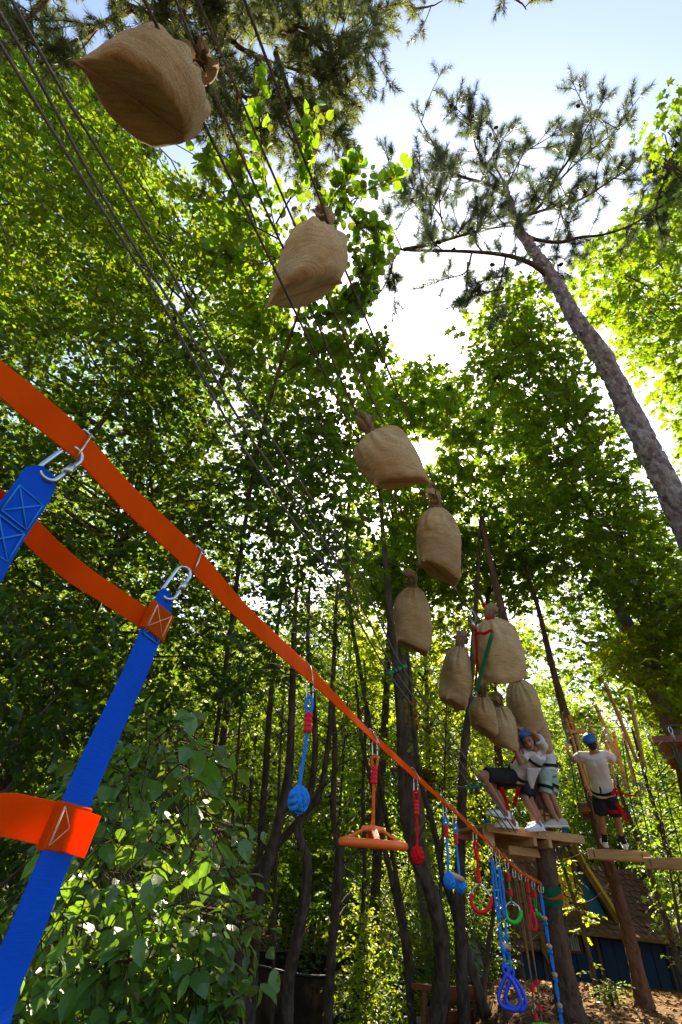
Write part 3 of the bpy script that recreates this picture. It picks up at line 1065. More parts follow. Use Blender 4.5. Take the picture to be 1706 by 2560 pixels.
def rock(label, c, r, seed):
    g = np.random.default_rng(seed)
    V, F = ball(c, (r[0], 0, 0), (0, r[1], 0), (0, 0, r[2]), 16, 10)
    V = V + (clump(V, .4) * .12 * max(r))[:, None] * nrm(V - np.asarray(c)) + g.normal(0, .006, V.shape)
    tag(MB().add(V, F).build('rock', M['rock'], None, smooth=False), label, 'rock')


q = at(1185, 2440, 8.2); rock('pale grey rock standing behind the bench back', [q[0], q[1], float(ground_z(q[0], q[1])) + .25], (.17, .15, .42), 4)
q = at(1065, 2556, 6.6); rock('small flat pale stone at the bottom edge by the curved trunk', [q[0], q[1], q[2]], (.16, .12, .06), 6)
q = at(1268, 2452, 8.6)
# ------------------------------------------------------------------ pines of the course
# the big pine on the right, its trunk leaning into the frame and its top open against the sky
def big_pine():
    tp = [(1890, 1700, 4.6), (1790, 1480, 4.75), (1700, 1280, 5.0), (1625, 1130, 5.3), (1560, 1000, 5.7), (1500, 880, 6.0), (1440, 800, 6.3), (1405, 735, 6.6), (1370, 680, 6.9), (1330, 620, 7.2), (1290, 560, 7.5), (1275, 500, 7.8), (1258, 450, 8.1)]
    W = [at(*p) for p in tp]
    foot = W[0].copy(); foot[2] = ground_z(foot[0], foot[1]) - .05
    foot[0] += .35
    W = [foot] + W
    rs = [.145, .14, .135, .126, .118, .113, .105, .095, .087, .08, .07, .055, .042, .028]
    n = 420
    c = curve(W, n); r = lerpr(rs, n)
    g = np.random.default_rng(5)
    sides = 40
    a = np.linspace(0, 2 * pi, sides, endpoint=False)
    # plated bark: cells of raised scales, longer than wide
    s = np.concatenate([[0], np.cumsum(np.linalg.norm(np.diff(c, axis=0), axis=1))])
    cells = np.stack([g.uniform(0, s[-1], 1500), g.uniform(0, 2 * pi, 1500)], -1)
    hh = g.uniform(.0, 1, 1500)
    rel = np.zeros((n, sides))
    for i in range(n):
        near = np.abs(cells[:, 0] - s[i]) < .22
        cc = cells[near]; hc = hh[near]
        da = np.abs((a[:, None] - cc[None, :, 1] + pi) % (2 * pi) - pi) * r[i]
        d = np.hypot(da * 1.7, (cc[None, :, 0] - s[i]) * .8)
        o = np.sort(d, 1)
        k = np.argmin(d, 1)
        edge = np.clip((o[:, 1] - o[:, 0]) / .02, 0, 1)
        rel[i] = edge * (.010 + .022 * hc[k]) - .010 + g.normal(0, .0018, sides)
    root = empty('pine_tree', foot, 'tall pine with scaly grey trunk leaning in at the right, open top against the sky', 'tree')
    rr = 1 + rel / np.maximum(r, .03)[:, None]
    MB().add(*tube(c, r, sides, rfun=lambda nn, aa: rr)).build('trunk', M['bark_pine'], root)
    # main boughs (pixel, depth)
    B = {
        'left': [(1372, 690, 6.85), (1320, 655, 6.9), (1240, 635, 7.1), (1120, 628, 7.3), (1010, 626, 7.5), (950, 605, 7.6), (905, 580, 7.7)],
        'left2': [(1010, 624, 7.5), (1080, 610, 7.6), (1170, 585, 7.9), (1250, 568, 8.0), (1290, 570, 7.5)],
        'up_l': [(1270, 490, 7.9), (1215, 460, 8.2), (1150, 440, 8.5), (1110, 410, 8.7), (1090, 370, 8.8), (1062, 320, 8.9), (1040, 275, 9.0)],
        'up_c': [(1262, 470, 8.0), (1205, 405, 8.4), (1185, 350, 8.6), (1175, 310, 8.7), (1166, 262, 8.8)],
        'top1': [(1260, 455, 8.1), (1235, 400, 8.5), (1255, 350, 8.7), (1275, 320, 8.8)],
        'top2': [(1262, 480, 8.0), (1300, 400, 8.3), (1325, 360, 8.5)],
        'right1': [(1280, 545, 7.6), (1345, 520, 7.7), (1380, 460, 7.9), (1420, 400, 8.1), (1450, 350, 8.2), (1480, 300, 8.3), (1520, 240, 8.4)],
        'right2': [(1345, 520, 7.7), (1410, 440, 8.0), (1480, 375, 8.2), (1540, 330, 8.3), (1590, 285, 8.4)],
        'right3': [(1300, 545, 7.5), (1360, 525, 7.5), (1440, 505, 7.5), (1520, 460, 7.6), (1590, 410, 7.7), (1620, 380, 7.8)],
        'long_r': [(1318, 590, 7.3), (1345, 600, 7.2), (1400, 605, 7.1), (1450, 592, 7.0), (1510, 585, 6.9), (1580, 560, 6.8), (1640, 522, 6.8), (1720, 480, 6.8)],
        'down1': [(1265, 640, 7.1), (1255, 690, 7.0), (1240, 745, 7.0), (1228, 800, 7.0)],
        'hang': [(1000, 626, 7.5), (985, 650, 7.5), (975, 690, 7.4), (950, 735, 7.4), (930, 755, 7.4)],
        'hang2': [(975, 670, 7.4), (985, 700, 7.4), (980, 760, 7.4)],
        'mid_l': [(1150, 585, 7.9), (1110, 565, 8.1), (1098, 500, 8.3), (1102, 430, 8.5), (1098, 400, 8.6)],
        'mid_l2': [(1105, 545, 8.2), (1080, 510, 8.3), (1050, 480, 8.4), (1015, 465, 8.5), (1000, 445, 8.6)],
        'low_l': [(1080, 615, 7.5), (1070, 560, 7.8), (1040, 520, 8.0), (1010, 490, 8.1)],
        'low_c': [(1180, 632, 7.2), (1165, 680, 7.2), (1125, 695, 7.2), (1095, 705, 7.2)],
        'low_c2': [(1210, 634, 7.2), (1190, 600, 7.4), (1195, 540, 7.7), (1190, 480, 8.0)],
        'hang3': [(1170, 655, 7.2), (1165, 730, 7.1), (1150, 752, 7.1)],
        'hang4': [(1260, 690, 7.0), (1200, 705, 7.0), (1180, 735, 7.0)],
        'hang5': [(1260, 720, 7.0), (1215, 732, 7.0), (1172, 748, 7.0)],
        'r_in': [(1400, 500, 7.6), (1405, 540, 7.5), (1425, 580, 7.4)],
        'r_dn': [(1640, 522, 6.8), (1645, 560, 6.8), (1650, 575, 6.8)],
        'r_up': [(1640, 522, 6.8), (1658, 470, 6.9), (1682, 430, 7.0)],
        'r_up2': [(1655, 480, 6.9), (1662, 450, 6.9)],
    }
    rad = {'left': .042, 'left2': .035, 'long_r': .035, 'right1': .032, 'right2': .022, 'right3': .026, 'up_l': .034, 'up_c': .022}
    bt = MB(); wt = MB()
    St, Di, Le = [], [], []
    lines = []
    for k, p in B.items():
        cc = curve([at(*q) for q in p], 26)
        cc = cc + np.cumsum(g.normal(0, .004, cc.shape), 0) * np.linspace(0, 1, 26)[:, None]
        bt.add(*tube(cc, lerpr([rad.get(k, .016), .006], 26), 7))
        lines.append((k, cc))
    # side branches
    for k, cc in list(lines):
        if k in ('r_up2', 'hang', 'hang2', 'hang3', 'hang4', 'hang5', 'r_dn', 'low_c', 'down1'): continue
        for j in range(6 if len(B[k]) > 4 else 3):
            i = int(g.uniform(.2, .92) * 25)
            d0 = nrm(cc[min(i + 1, 25)] - cc[max(i - 1, 0)])
            d = nrm(d0 * .7 + nrm(g.normal(size=3)) * .8 + [0, 0, .25])
            L = g.uniform(.45, .95) * (.6 if 'hang' in k or k in ('low_c', 'down1', 'r_up') else 1)
            if k in ('long_r', 'left') and g.random() < .35: continue
            pts = [cc[i], cc[i] + d * L * .5 + g.normal(0, .05, 3), cc[i] + d * L + [0, 0, .12 * L]]
            sc_ = curve(pts, 26)
            bt.add(*tube(sc_, lerpr([.011, .005], 26), 5))
            lines.append(('side', sc_))
    # twigs with a tuft at the end and tufts along them
    for k, cc in lines:
        bare = k in ('r_up2',)
        m = 4 if k == 'side' else (15 if len(B[k]) > 4 else 9)
        if k in ('low_c', 'hang', 'hang2', 'hang3', 'hang4', 'hang5', 'down1', 'r_up', 'r_dn'): m = 7
        for j in range(m):
            t = g.uniform(.25 if k in ('left', 'long_r') else .12, 1.0)
            i = int(t * 25)
            d0 = nrm(cc[min(i + 1, 25)] - cc[max(i - 1, 0)])
            d = nrm(d0 * .7 + g.normal(0, .75, 3) + [0, 0, .35])
            L = g.uniform(.16, .42) * (1.0 if k not in ('hang', 'hang2', 'hang3', 'hang4', 'hang5') else .5)
            if k in ('long_r', 'r_up', 'r_dn', 'left') and g.random() < .6: continue
            e = cc[i] + d * L
            mid = cc[i] + d * L * .5 + g.normal(0, .03, 3) - [0, 0, .02]
            wt.add(*tube(curve([cc[i], mid, e], 6), lerpr([.007, .004], 6), 4))
            St.append(e - d * .16); Di.append(nrm(d + [0, 0, .25])); Le.append(g.uniform(.16, .24))
            if g.random() < .6:
                St.append(mid - d * .05); Di.append(nrm(d + g.normal(0, .4, 3))); Le.append(.12)
        if not bare:
            d = nrm(cc[25] - cc[20])
            for q in range(2):
                St.append(cc[25] - d * .08 * q); Di.append(nrm(d + g.normal(0, .25, 3))); Le.append(.24)
    bt.build('bough', M['bark_dark'], root)
    wt.build('twig', M['twig'], root)['kind'] = 'stuff'
    V, F = needle_tufts(np.array(St), np.array(Di), np.array(Le), 120, .135, .0022, 1.15)
    o = MB().add(V, F).build('needles', M['needle'], root, smooth=False)
    o['kind'] = 'stuff'
    # cones
    for i in range(34):
        k, cc = lines[g.integers(len(lines))]
        p = cc[g.integers(8, 26)] + g.normal(0, .05, 3)
        d = nrm(g.normal(size=3))
        e1 = nrm(np.cross(d, [.3, .2, 1])); e2 = np.cross(d, e1)
        V, F = ball(p, e1 * .030, e2 * .030, d * .045, 9, 7)
        V = V + g.normal(0, .003, V.shape)
        MB().add(V, F).build('pine_cone', M['cone'], root)


big_pine()


def top_pine():
    """Pine whose hanging sprays fill the top of the frame."""
    g = np.random.default_rng(8)
    foot = gpt(-1.9, -1.2, -.05)
    W = [foot, foot + [0, 0, 3], foot + [.1, .1, 6], foot + [.3, .3, 9], foot + [.5, .6, 11]]
    tg, c = trunk_geo(W, [.22, .2, .17, .12, .05], 60, 16, .12, seed=4)
    root = empty('pine_tree', foot, 'pine overhead with dense hanging needle sprays along the top of the photo', 'tree')
    MB().add(*tg).build('trunk', M['bark_pine'], root)
    zr = (4.6, 6.6)
    boughs = [
        [(180, -160, 5.2), (330, 20, 5.2), (520, 60, 5.4), (700, 70, 5.6), (830, 110, 5.8), (920, 130, 6.0)],
        [(330, 20, 5.2), (480, 130, 5.3), (600, 230, 5.5), (690, 300, 5.6), (750, 370, 5.7), (800, 440, 5.8)],
        [(520, 60, 5.4), (640, 150, 5.5), (760, 190, 5.7), (840, 240, 5.9)],
        [(500, -120, 5.6), (640, -20, 5.8), (800, 20, 6.0), (940, 40, 6.2)],
        [(600, 230, 5.5), (560, 320, 5.4), (530, 390, 5.4)],
        [(690, 130, 5.6), (740, 260, 5.6), (800, 330, 5.8)],
        [(330, 20, 5.2), (250, 60, 5.0), (160, 110, 4.9), (60, 100, 4.8)],
        [(180, -160, 5.2), (120, 10, 5.0), (40, 70, 4.9)],
        [(860, -160, 6.2), (980, -30, 6.4), (1040, 25, 6.6), (1110, 10, 6.7)],
        [(1180, -120, 6.8), (1270, -20, 6.9), (1310, 25, 7.0)],
        [(700, 70, 5.6), (790, 100, 5.8), (850, 190, 5.9)],
        [(480, 130, 5.3), (420, 190, 5.2), (340, 250, 5.1)],
        [(330, 20, 5.2), (430, 60, 5.3), (560, 10, 5.4), (700, -40, 5.6)],
        [(640, 150, 5.5), (660, 240, 5.6), (650, 330, 5.6)],
    ]
    bt = MB(); wt = MB(); St, Di, Le = [], [], []
    dens = [66, 58, 38, 52, 20, 32, 22, 16, 8, 5, 24, 20, 44, 18]
    for b, m in zip(boughs, dens):
        cc = curve([at(*q) for q in b], 30)
        cc = cc + np.cumsum(g.normal(0, .006, cc.shape), 0)
        bt.add(*tube(cc, lerpr([.035, .007], 30), 6))
        for j in range(m):
            i = g.integers(4, 30)
            d0 = nrm(cc[min(i + 1, 29)] - cc[i - 1])
            d = nrm(d0 * .6 + g.normal(0, .75, 3) + [0, 0, -.1])
            L = g.uniform(.2, .55)
            e = cc[i] + d * L
            mid = cc[i] + d * L * .5 + g.normal(0, .03, 3)
            tc = curve([cc[i], mid, e], 6)
            wt.add(*tube(tc, lerpr([.008, .003], 6), 4))
            St.append(e - d * .12); Di.append(d); Le.append(.2)
            for q in range(3):
                tt = tc[g.integers(1, 5)]
                d2 = nrm(d + g.normal(0, .6, 3))
                ee = tt + d2 * g.uniform(.06, .2)
                St.append(ee - d2 * .05); Di.append(d2); Le.append(g.uniform(.12, .2))
    bt.build('bough', M['bark_orange'], root)
    wt.build('twig', M['twig'], root)['kind'] = 'stuff'
    V, F = needle_tufts(np.array(St), np.array(Di), np.array(Le), 80, .105, .0030, 1.05)
    o = MB().add(V, F).build('needles', M['needle_warm'], root, smooth=False)
    o['kind'] = 'stuff'


top_pine()

# ------------------------------------------------------------------ pines that carry the platforms


def slat_wrap(root, c, h0, h1, r, n=16, mt='wood_slat', z0=None):
    """Upright slats strapped round a trunk between two heights, each slat a part."""
    for k in range(n):
        a = 2 * pi * k / n + rng.normal(0, .04)
        pts = []
        for h in (h0 + rng.normal(0, .012), h1 + rng.normal(0, .02)):
            i = int(np.argmin(np.abs(c[:, 2] - h)))
            q = c[i].copy(); q[2] = h
            pts.append(q + np.array([cos(a), sin(a), 0]) * (r + .012))
        o = np.array([cos(a), sin(a), 0]); s = np.array([-sin(a), cos(a), 0])
        V, F = box((pts[0] + pts[1]) / 2, (pts[1] - pts[0]) / 2, s * pi * (r + .012) / n * .86, o * .011, .003)
        MB().add(V, F).build('slat', M[mt], root, smooth=False)
    for f in (.3, .72):
        h = h0 + (h1 - h0) * f
        i = int(np.argmin(np.abs(c[:, 2] - h))); q = c[i].copy(); q[2] = h
        MB().add(*tube(ring_pts(q, (r + .027, 0, 0), (0, r + .027, 0), 24), .006, 5, closed=True)).build('strap', M['tramp_frame'], root)


PLAT, cP = tree_from_px('pine_tree', 'stout pine trunk holding the timber platform, green sleeve strapped round it', [(1433, 2560, 5.75), (1402, 2400, 5.92), (1374, 2230, 6.18), (1356, 2060, 6.45), (1338, 1960, 6.65), (1300, 1790, 7.1), (1262, 1560, 7.75), (1225, 1400, 8.4), (1200, 1280, 9.2)],
                        [.145, .138, .130, .122, .114, .10, .07, .05, .03], M['bark_orange'], sides=28, rough=.09, n=150, seed=3)
SECP, cS = tree_from_px('pine_tree', 'slimmer pine trunk rising behind the plank the second climber stands on', [(1612, 2516, 7.2), (1575, 2350, 7.35), (1540, 2220, 7.5), (1505, 2100, 7.7), (1455, 1910, 8.2), (1415, 1790, 8.6), (1385, 1680, 9.1), (1340, 1500, 10.0), (1300, 1380, 11.0)],
                        [.108, .102, .096, .092, .086, .08, .062, .045, .03], M['bark_orange'], sides=24, rough=.09, n=130, seed=5)
THIRD, cT = tree_from_px('pine_tree', 'grey pine trunk with slat collar high up, right of the climbers', [(1690, 1850, 8.6), (1640, 1740, 8.9), (1600, 1640, 9.3), (1570, 1565, 9.7), (1545, 1510, 10.1), (1500, 1400, 11.0), (1460, 1300, 12)],
                         [.14, .14, .135, .13, .12, .10, .07], M['bark_grey'], sides=20, rough=.09, n=100, seed=6)
GREYP, cG = tree_from_px('pine_tree', 'pale grey pine trunk behind the dark curved tree, with slat collars', [(1072, 2290, 9.6), (1050, 2120, 9.9), (1035, 1930, 10.4), (1022, 1760, 10.8), (1012, 1660, 11.2), (1003, 1560, 11.8), (985, 1400, 12.8)],
                         [.19, .18, .165, .155, .145, .135, .10], M['bark_grey'], sides=20, rough=.08, n=110, seed=7)
def hpx(c, py):
    return float(c[np.argmin(np.abs(proj(c)[1] - py))][2])


slat_wrap(PLAT, cP, hpx(cP, 2074), hpx(cP, 2030), .128, 13)
slat_wrap(SECP, cS, hpx(cS, 1850), hpx(cS, 1797), .088, 12)
slat_wrap(THIRD, cT, hpx(cT, 1622), hpx(cT, 1578), .135, 14)
slat_wrap(GREYP, cG, hpx(cG, 1790), hpx(cG, 1745), .16, 12)
slat_wrap(GREYP, cG, hpx(cG, 1828), hpx(cG, 1806), .165, 12)
# orange waymark paint flecks low on the two stout trunks
for root, c, h0, px in ((SECP, cS, .95, 0), (PLAT, cP, 1.15, 1)):
    pass

# ------------------------------------------------------------------ dark slender trunks of the wood (bottom to top)
TR = [
    ('dark trunk forking low in front of the netted trampoline', [(615, 2540, 5.4), (598, 2402, 5.5), (631, 2298, 5.55), (669, 2162, 5.65), (718, 1972, 5.9), (729, 1803, 6.3), (735, 1600, 6.9), (745, 1400, 7.6)], [.115, .105, .10, .09, .08, .065, .05, .03]),
    ('dark upright stem close behind the forked trunk by the trampoline', [(640, 2330, 6.2), (650, 2135, 6.4), (662, 1972, 6.6), (672, 1809, 7.0), (690, 1600, 7.7), (715, 1420, 8.5)], [.075, .07, .062, .055, .045, .03]),
    ('dark trunk with pale scar in front of the trampoline edge', [(718, 2558, 5.4), (722, 2456, 5.5), (738, 2369, 5.55), (762, 2252, 5.65), (768, 2150, 5.8), (747, 2081, 5.9), (757, 2037, 6.0), (780, 1970, 6.1), (789, 1863, 6.3), (785, 1760, 6.6), (770, 1600, 7.2), (775, 1450, 7.9)], [.10, .095, .09, .08, .072, .066, .062, .058, .05, .045, .04, .025]),
    ('slim dark stem curving up behind the blue knotted rope', [(757, 2040, 6.2), (783, 2010, 6.3), (805, 1961, 6.4), (822, 1850, 6.7), (828, 1754, 7.0), (838, 1600, 7.6), (842, 1480, 8.2)], [.06, .058, .055, .05, .045, .04, .025]),
    ('slim trunk behind the orange swing, near the middle', [(822, 2550, 6.0), (830, 2380, 6.2), (843, 2252, 6.3), (852, 2150, 6.5), (838, 2078, 6.6), (833, 2007, 6.7), (838, 1864, 7.0), (834, 1757, 7.3), (838, 1560, 8.1), (845, 1450, 8.8)], [.085, .08, .072, .066, .06, .056, .05, .045, .038, .025]),
    ('leaning thin trunk between the orange swing and the red knot', [(1030, 2540, 6.6), (1018, 2395, 6.8), (998, 2277, 7.0), (980, 2200, 7.1), (958, 2100, 7.3), (930, 1960, 7.6), (905, 1850, 8.0), (890, 1700, 8.6)], [.08, .075, .068, .06, .052, .045, .04, .03]),
    ('thick dark trunk curving up beside the red knotted rope', [(1094, 2550, 6.2), (1106, 2434, 6.3), (1102, 2325, 6.4), (1072, 2217, 6.55), (1038, 2140, 6.7), (1022, 2080, 6.8), (1009, 1972, 7.0), (1003, 1809, 7.4), (994, 1690, 7.8), (978, 1560, 8.3), (966, 1420, 8.9), (955, 1300, 9.6), (948, 1190, 10.4)], [.16, .15, .142, .13, .122, .115, .11, .10, .092, .085, .07, .055, .03]),
    ('dark trunk beside the bench, leaning branch off its left side', [(1160, 2552, 6.4), (1153, 2407, 6.6), (1150, 2298, 6.75), (1150, 2190, 6.9), (1156, 2026, 7.3), (1160, 1890, 7.6), (1174, 1765, 8.0), (1184, 1600, 8.6), (1195, 1430, 9.4), (1200, 1300, 10.2)], [.115, .11, .105, .10, .092, .085, .075, .065, .05, .03]),
    ('leaning limb-like trunk right of the red knotted rope', [(1148, 2310, 6.9), (1130, 2250, 7.0), (1109, 2190, 7.1), (1087, 2081, 7.3), (1062, 1990, 7.6), (1043, 1900, 7.9), (1030, 1780, 8.4), (1020, 1640, 9.0)], [.085, .08, .072, .06, .055, .05, .04, .03]),
    ('thin twisted stem right of the red-brown bench', [(1211, 2550, 6.7), (1208, 2478, 6.8), (1218, 2415, 6.9), (1222, 2354, 7.0), (1232, 2300, 7.1), (1236, 2200, 7.3), (1240, 2080, 7.6)], [.055, .05, .046, .042, .038, .03, .02]),
    ('thin sapling with leaf tufts in front of the little house', [(1494, 2490, 7.6), (1477, 2400, 7.7), (1455, 2318, 7.8), (1438, 2258, 7.9), (1414, 2182, 8.1), (1390, 2110, 8.3), (1360, 1990, 8.8), (1330, 1860, 9.4)], [.05, .046, .042, .04, .036, .03, .025, .018]),
    ('dark trunk at the shrub edge, left of the forked trunk', [(533, 2430, 7.8), (526, 2250, 8.1), (522, 2081, 8.4), (544, 1945, 8.7), (566, 1782, 9.2), (575, 1600, 10)], [.12, .115, .11, .10, .09, .06]),
    ('dark trunk with bent top behind the blue ladder strap', [(38, 2300, 6.2), (60, 2090, 6.4), (62, 1960, 6.5), (40, 1900, 6.6), (75, 1880, 6.6), (100, 1780, 6.8), (130, 1600, 7.4)], [.11, .10, .09, .085, .08, .07, .04]),
    ('dark slanting trunk at the far left of the wood', [(0, 2150, 5.6), (22, 1960, 5.8), (45, 1900, 5.9), (85, 1800, 6.1), (120, 1640, 6.5)], [.08, .08, .075, .07, .05]),
    ('long dark trunk rising through the left canopy behind the orange strap', [(140, 1700, 6.0), (223, 1513, 6.3), (326, 1322, 6.8), (408, 1208, 7.2), (490, 1078, 7.8), (549, 958, 8.3), (588, 876, 8.8), (640, 760, 9.4)], [.085, .08, .072, .065, .06, .05, .045, .03]),
    ('thin dark tree crossing the upper left canopy behind the ropes', [(300, 1000, 6.4), (380, 900, 6.8), (450, 790, 7.2), (540, 700, 7.7), (640, 640, 8.2)], [.045, .04, .035, .03, .018]),
    ('slender dark trunk rising between the lower sacks and the rope lines', [(905, 1700, 9.6), (880, 1560, 10), (868, 1400, 10.5), (872, 1270, 11.2), (885, 1150, 12.2)], [.06, .06, .055, .05, .03]),
    ('leaning dark trunk at the right edge beyond the second plank', [(1700, 2420, 9.2), (1655, 2270, 9.5), (1610, 2140, 9.9), (1565, 2020, 10.4), (1530, 1920, 11)], [.075, .07, .065, .055, .04]),
    ('dark trunk leaning in at the right edge under the timber plank end', [(1735, 2330, 9.8), (1690, 2190, 10), (1655, 2080, 10.4), (1610, 1930, 11), (1580, 1820, 11.6)], [.07, .066, .06, .05, .03]),
    ('slim dark trunk left of the orange swing rope', [(900, 2520, 8.2), (905, 2330, 8.6), (912, 2150, 9.0), (908, 1980, 9.5), (915, 1800, 10.2), (912, 1650, 11)], [.06, .058, .052, .045, .04, .025]),
    ('slim pale-edged trunk among the middle undergrowth', [(940, 2500, 8.8), (944, 2330, 9.2), (950, 2160, 9.7), (955, 2000, 10.3), (950, 1820, 11.2)], [.055, .05, .045, .04, .03]),
    ('slim dark trunk at the left of the trampoline net', [(560, 2530, 6.4), (566, 2330, 6.7), (575, 2150, 7.0), (590, 1950, 7.5), (602, 1780, 8.1), (615, 1600, 8.9)], [.035, .034, .03, .028, .025, .015]),
    ('slim dark trunk rising above the trampoline rim', [(684, 2420, 7.2), (688, 2250, 7.5), (694, 2080, 7.9), (700, 1900, 8.5), (712, 1700, 9.4)], [.04, .038, .034, .03, .02]),
    ('thin dark trunk high above the trampoline, left of the blue rope', [(612, 2280, 9.5), (620, 2100, 10), (632, 1930, 10.6), (650, 1760, 11.4), (665, 1600, 12.4)], [.06, .055, .05, .04, .03]),
]
TROOT = {}
for i, (lab, p, r) in enumerate(TR):
    nm = 'sapling' if 'sapling' in lab else ('forest_tree')
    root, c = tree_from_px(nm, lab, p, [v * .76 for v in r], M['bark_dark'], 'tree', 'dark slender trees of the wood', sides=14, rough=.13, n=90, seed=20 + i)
    gg = np.random.default_rng(300 + i)
    mb = MB()
    for j in range(16):
        k = int(gg.uniform(.28, .97) * 89)
        a = gg.uniform(0, 2 * pi); L = gg.uniform(.12, 1.1) * (1 if gg.random() < .7 else .2)
        d = np.array([cos(a), sin(a), gg.uniform(.1, 1.0)])
        q = [c[k], c[k] + d * L * .45 + gg.normal(0, .05 * L, 3), c[k] + d * L + [0, 0, .15 * L] + gg.normal(0, .08 * L, 3)]
        mb.add(*tube(curve(q, 8), lerpr([.012, .004], 8), 5))
    mb.build('limb', M['bark_dark'], root)['kind'] = 'stuff'
    TROOT[lab] = (root, c)
# ------------------------------------------------------------------ crowns


def pick(word):
    for k, v in TROOT.items():
        if word in k: return v
    raise KeyError(word)


for q_, r_s in (((300, 2330, 2.0), .42), ((420, 2120, 2.3), .36), ((490, 2060, 2.3), .38), ((250, 2500, 1.8), .38), ((400, 2400, 2.0), .3), ((100, 1045, .6), .10), ((350, 1265, .68), .08), ((60, 2050, .7), .10), ((140, 1380, .66), .06), ((1420, 2540, 6.0), .25), ((1680, 2550, 6.4), .3), ((1580, 2480, 8.0), .4), ((1450, 2470, 8.5), .35), ((1260, 2500, 7.5), .3), ((1350, 2540, 6.6), .22), ((320, 150, 2.3), .35), ((150, 2450, 1.9), .12), ((520, 2280, 2.1), .14), ((880, 1790, 1.35), .07), ((640, 1560, 1.0), .06),
                ((1540, 2530, 6.5), .35), ((1650, 2520, 6.6), .3), ((1480, 2545, 6.2), .25), ((1600, 2550, 6.0), .2), ((1380, 2500, 7.0), .3), ((1560, 2140, 7.0), .5), ((1330, 2085, 6.1), .35), ((1540, 1880, 7.0), .75),
                ((880, 2250, 9.5), .6), ((830, 2330, 9.5), .4), ((1560, 2330, 12.0), .5), ((1650, 2310, 12.0), .5), ((1330, 2150, 13.0), .6), ((1240, 2560, 6.4), .2)):
    SHAFTS.append((at(*q_), r_s))
for q_, r_s in (((1.0, 9.6, 1.2), .55), ((1.0, 9.6, 2.0), .4), ((1.55, 10.4, 1.2), .4), ((.5, 11.0, .4), .4), ((-.8, 9.5, 1.0), .4), ((2.6, 11.6, 1.2), .4), ((3.5, 14.8, 2.0), .6), ((-2.2, 8.6, 1.5), .4)):
    SHAFTS.append((np.array(q_), r_s))

# left canopy: dark hornbeam masses; light upper left
rootA, cA = pick('long dark trunk')
pA = fill([(-420, 950), (300, 760), (520, 840), (640, 980), (760, 1000), (890, 1040), (925, 1300), (860, 1560), (740, 1680), (560, 1760), (300, 1850), (-420, 1950)], (4.5, 9.4), 7000, 1.3, -.08)
hero_crown(rootA, pA, .42, 9, .088, 'oval', M['leaf_dark'], 240, droop=.3)
rootB, cB = pick('thin dark tree crossing')
pB = fill([(-400, 120), (60, 60), (200, 190), (330, 330), (470, 470), (560, 520), (640, 570), (680, 650), (720, 740), (680, 800), (760, 870), (860, 960), (780, 1010), (640, 990), (520, 850), (300, 770), (-400, 960)], (5.2, 10), 3900, 1.3, -.05)
hero_crown(rootB, pB, .45, 9, .092, 'oval', M['leaf_mid'], 200, droop=.25)
L = limbs_to(cA, pA[rng.integers(0, len(pA), 80)], .026)
L.build('limb', M['bark_dark'], rootA)['kind'] = 'stuff'
rootD, cD = tree_from_px('hornbeam_tree', 'dense dark hornbeam added deeper behind the long dark trunk on the left', [(250, 2150, 10), (300, 1800, 10.5), (380, 1500, 11.5), (450, 1250, 12.5)], [.12, .1, .08, .03], M['bark_dark'], 'tree', n=50, seed=91)  # tree added to close sky holes and darken the left canopy
pD = fill([(-500, 1000), (200, 900), (520, 900), (760, 1000), (880, 1150), (880, 1500), (760, 1700), (560, 1820), (200, 1900), (-500, 2000)], (9.6, 14), 3000, 1.6, -.45)
crown_mesh('crown', rootD, pD, .6, 10, .115, 'diamond', M['leaf_dark'])
limbs_to(cB, pB[rng.integers(0, len(pB), 60)], .02).build('limb', M['bark_dark'], rootB)['kind'] = 'stuff'

# bright tree at the far upper left edge
rt, ct = tree_from_px('linden_tree', 'broad green tree filling the upper left corner', [(-300, 1500, 7), (-200, 1000, 8), (-60, 700, 9), (80, 480, 10.5), (180, 380, 12)], [.12, .11, .09, .06, .03], M['bark_dark'], 'tree', n=50, seed=77)
pL = fill([(-500, 60), (30, 130), (160, 250), (300, 340), (420, 420), (430, 560), (300, 760), (120, 820), (-500, 900)], (8, 13), 2600, 1.6, -.3)
crown_mesh('crown', rt, pL, .6, 10, .11, 'oval', M['leaf_dark'])
limbs_to(ct, pL[rng.integers(0, len(pL), 20)], .03).build('limb', M['bark_dark'], rt)['kind'] = 'stuff'

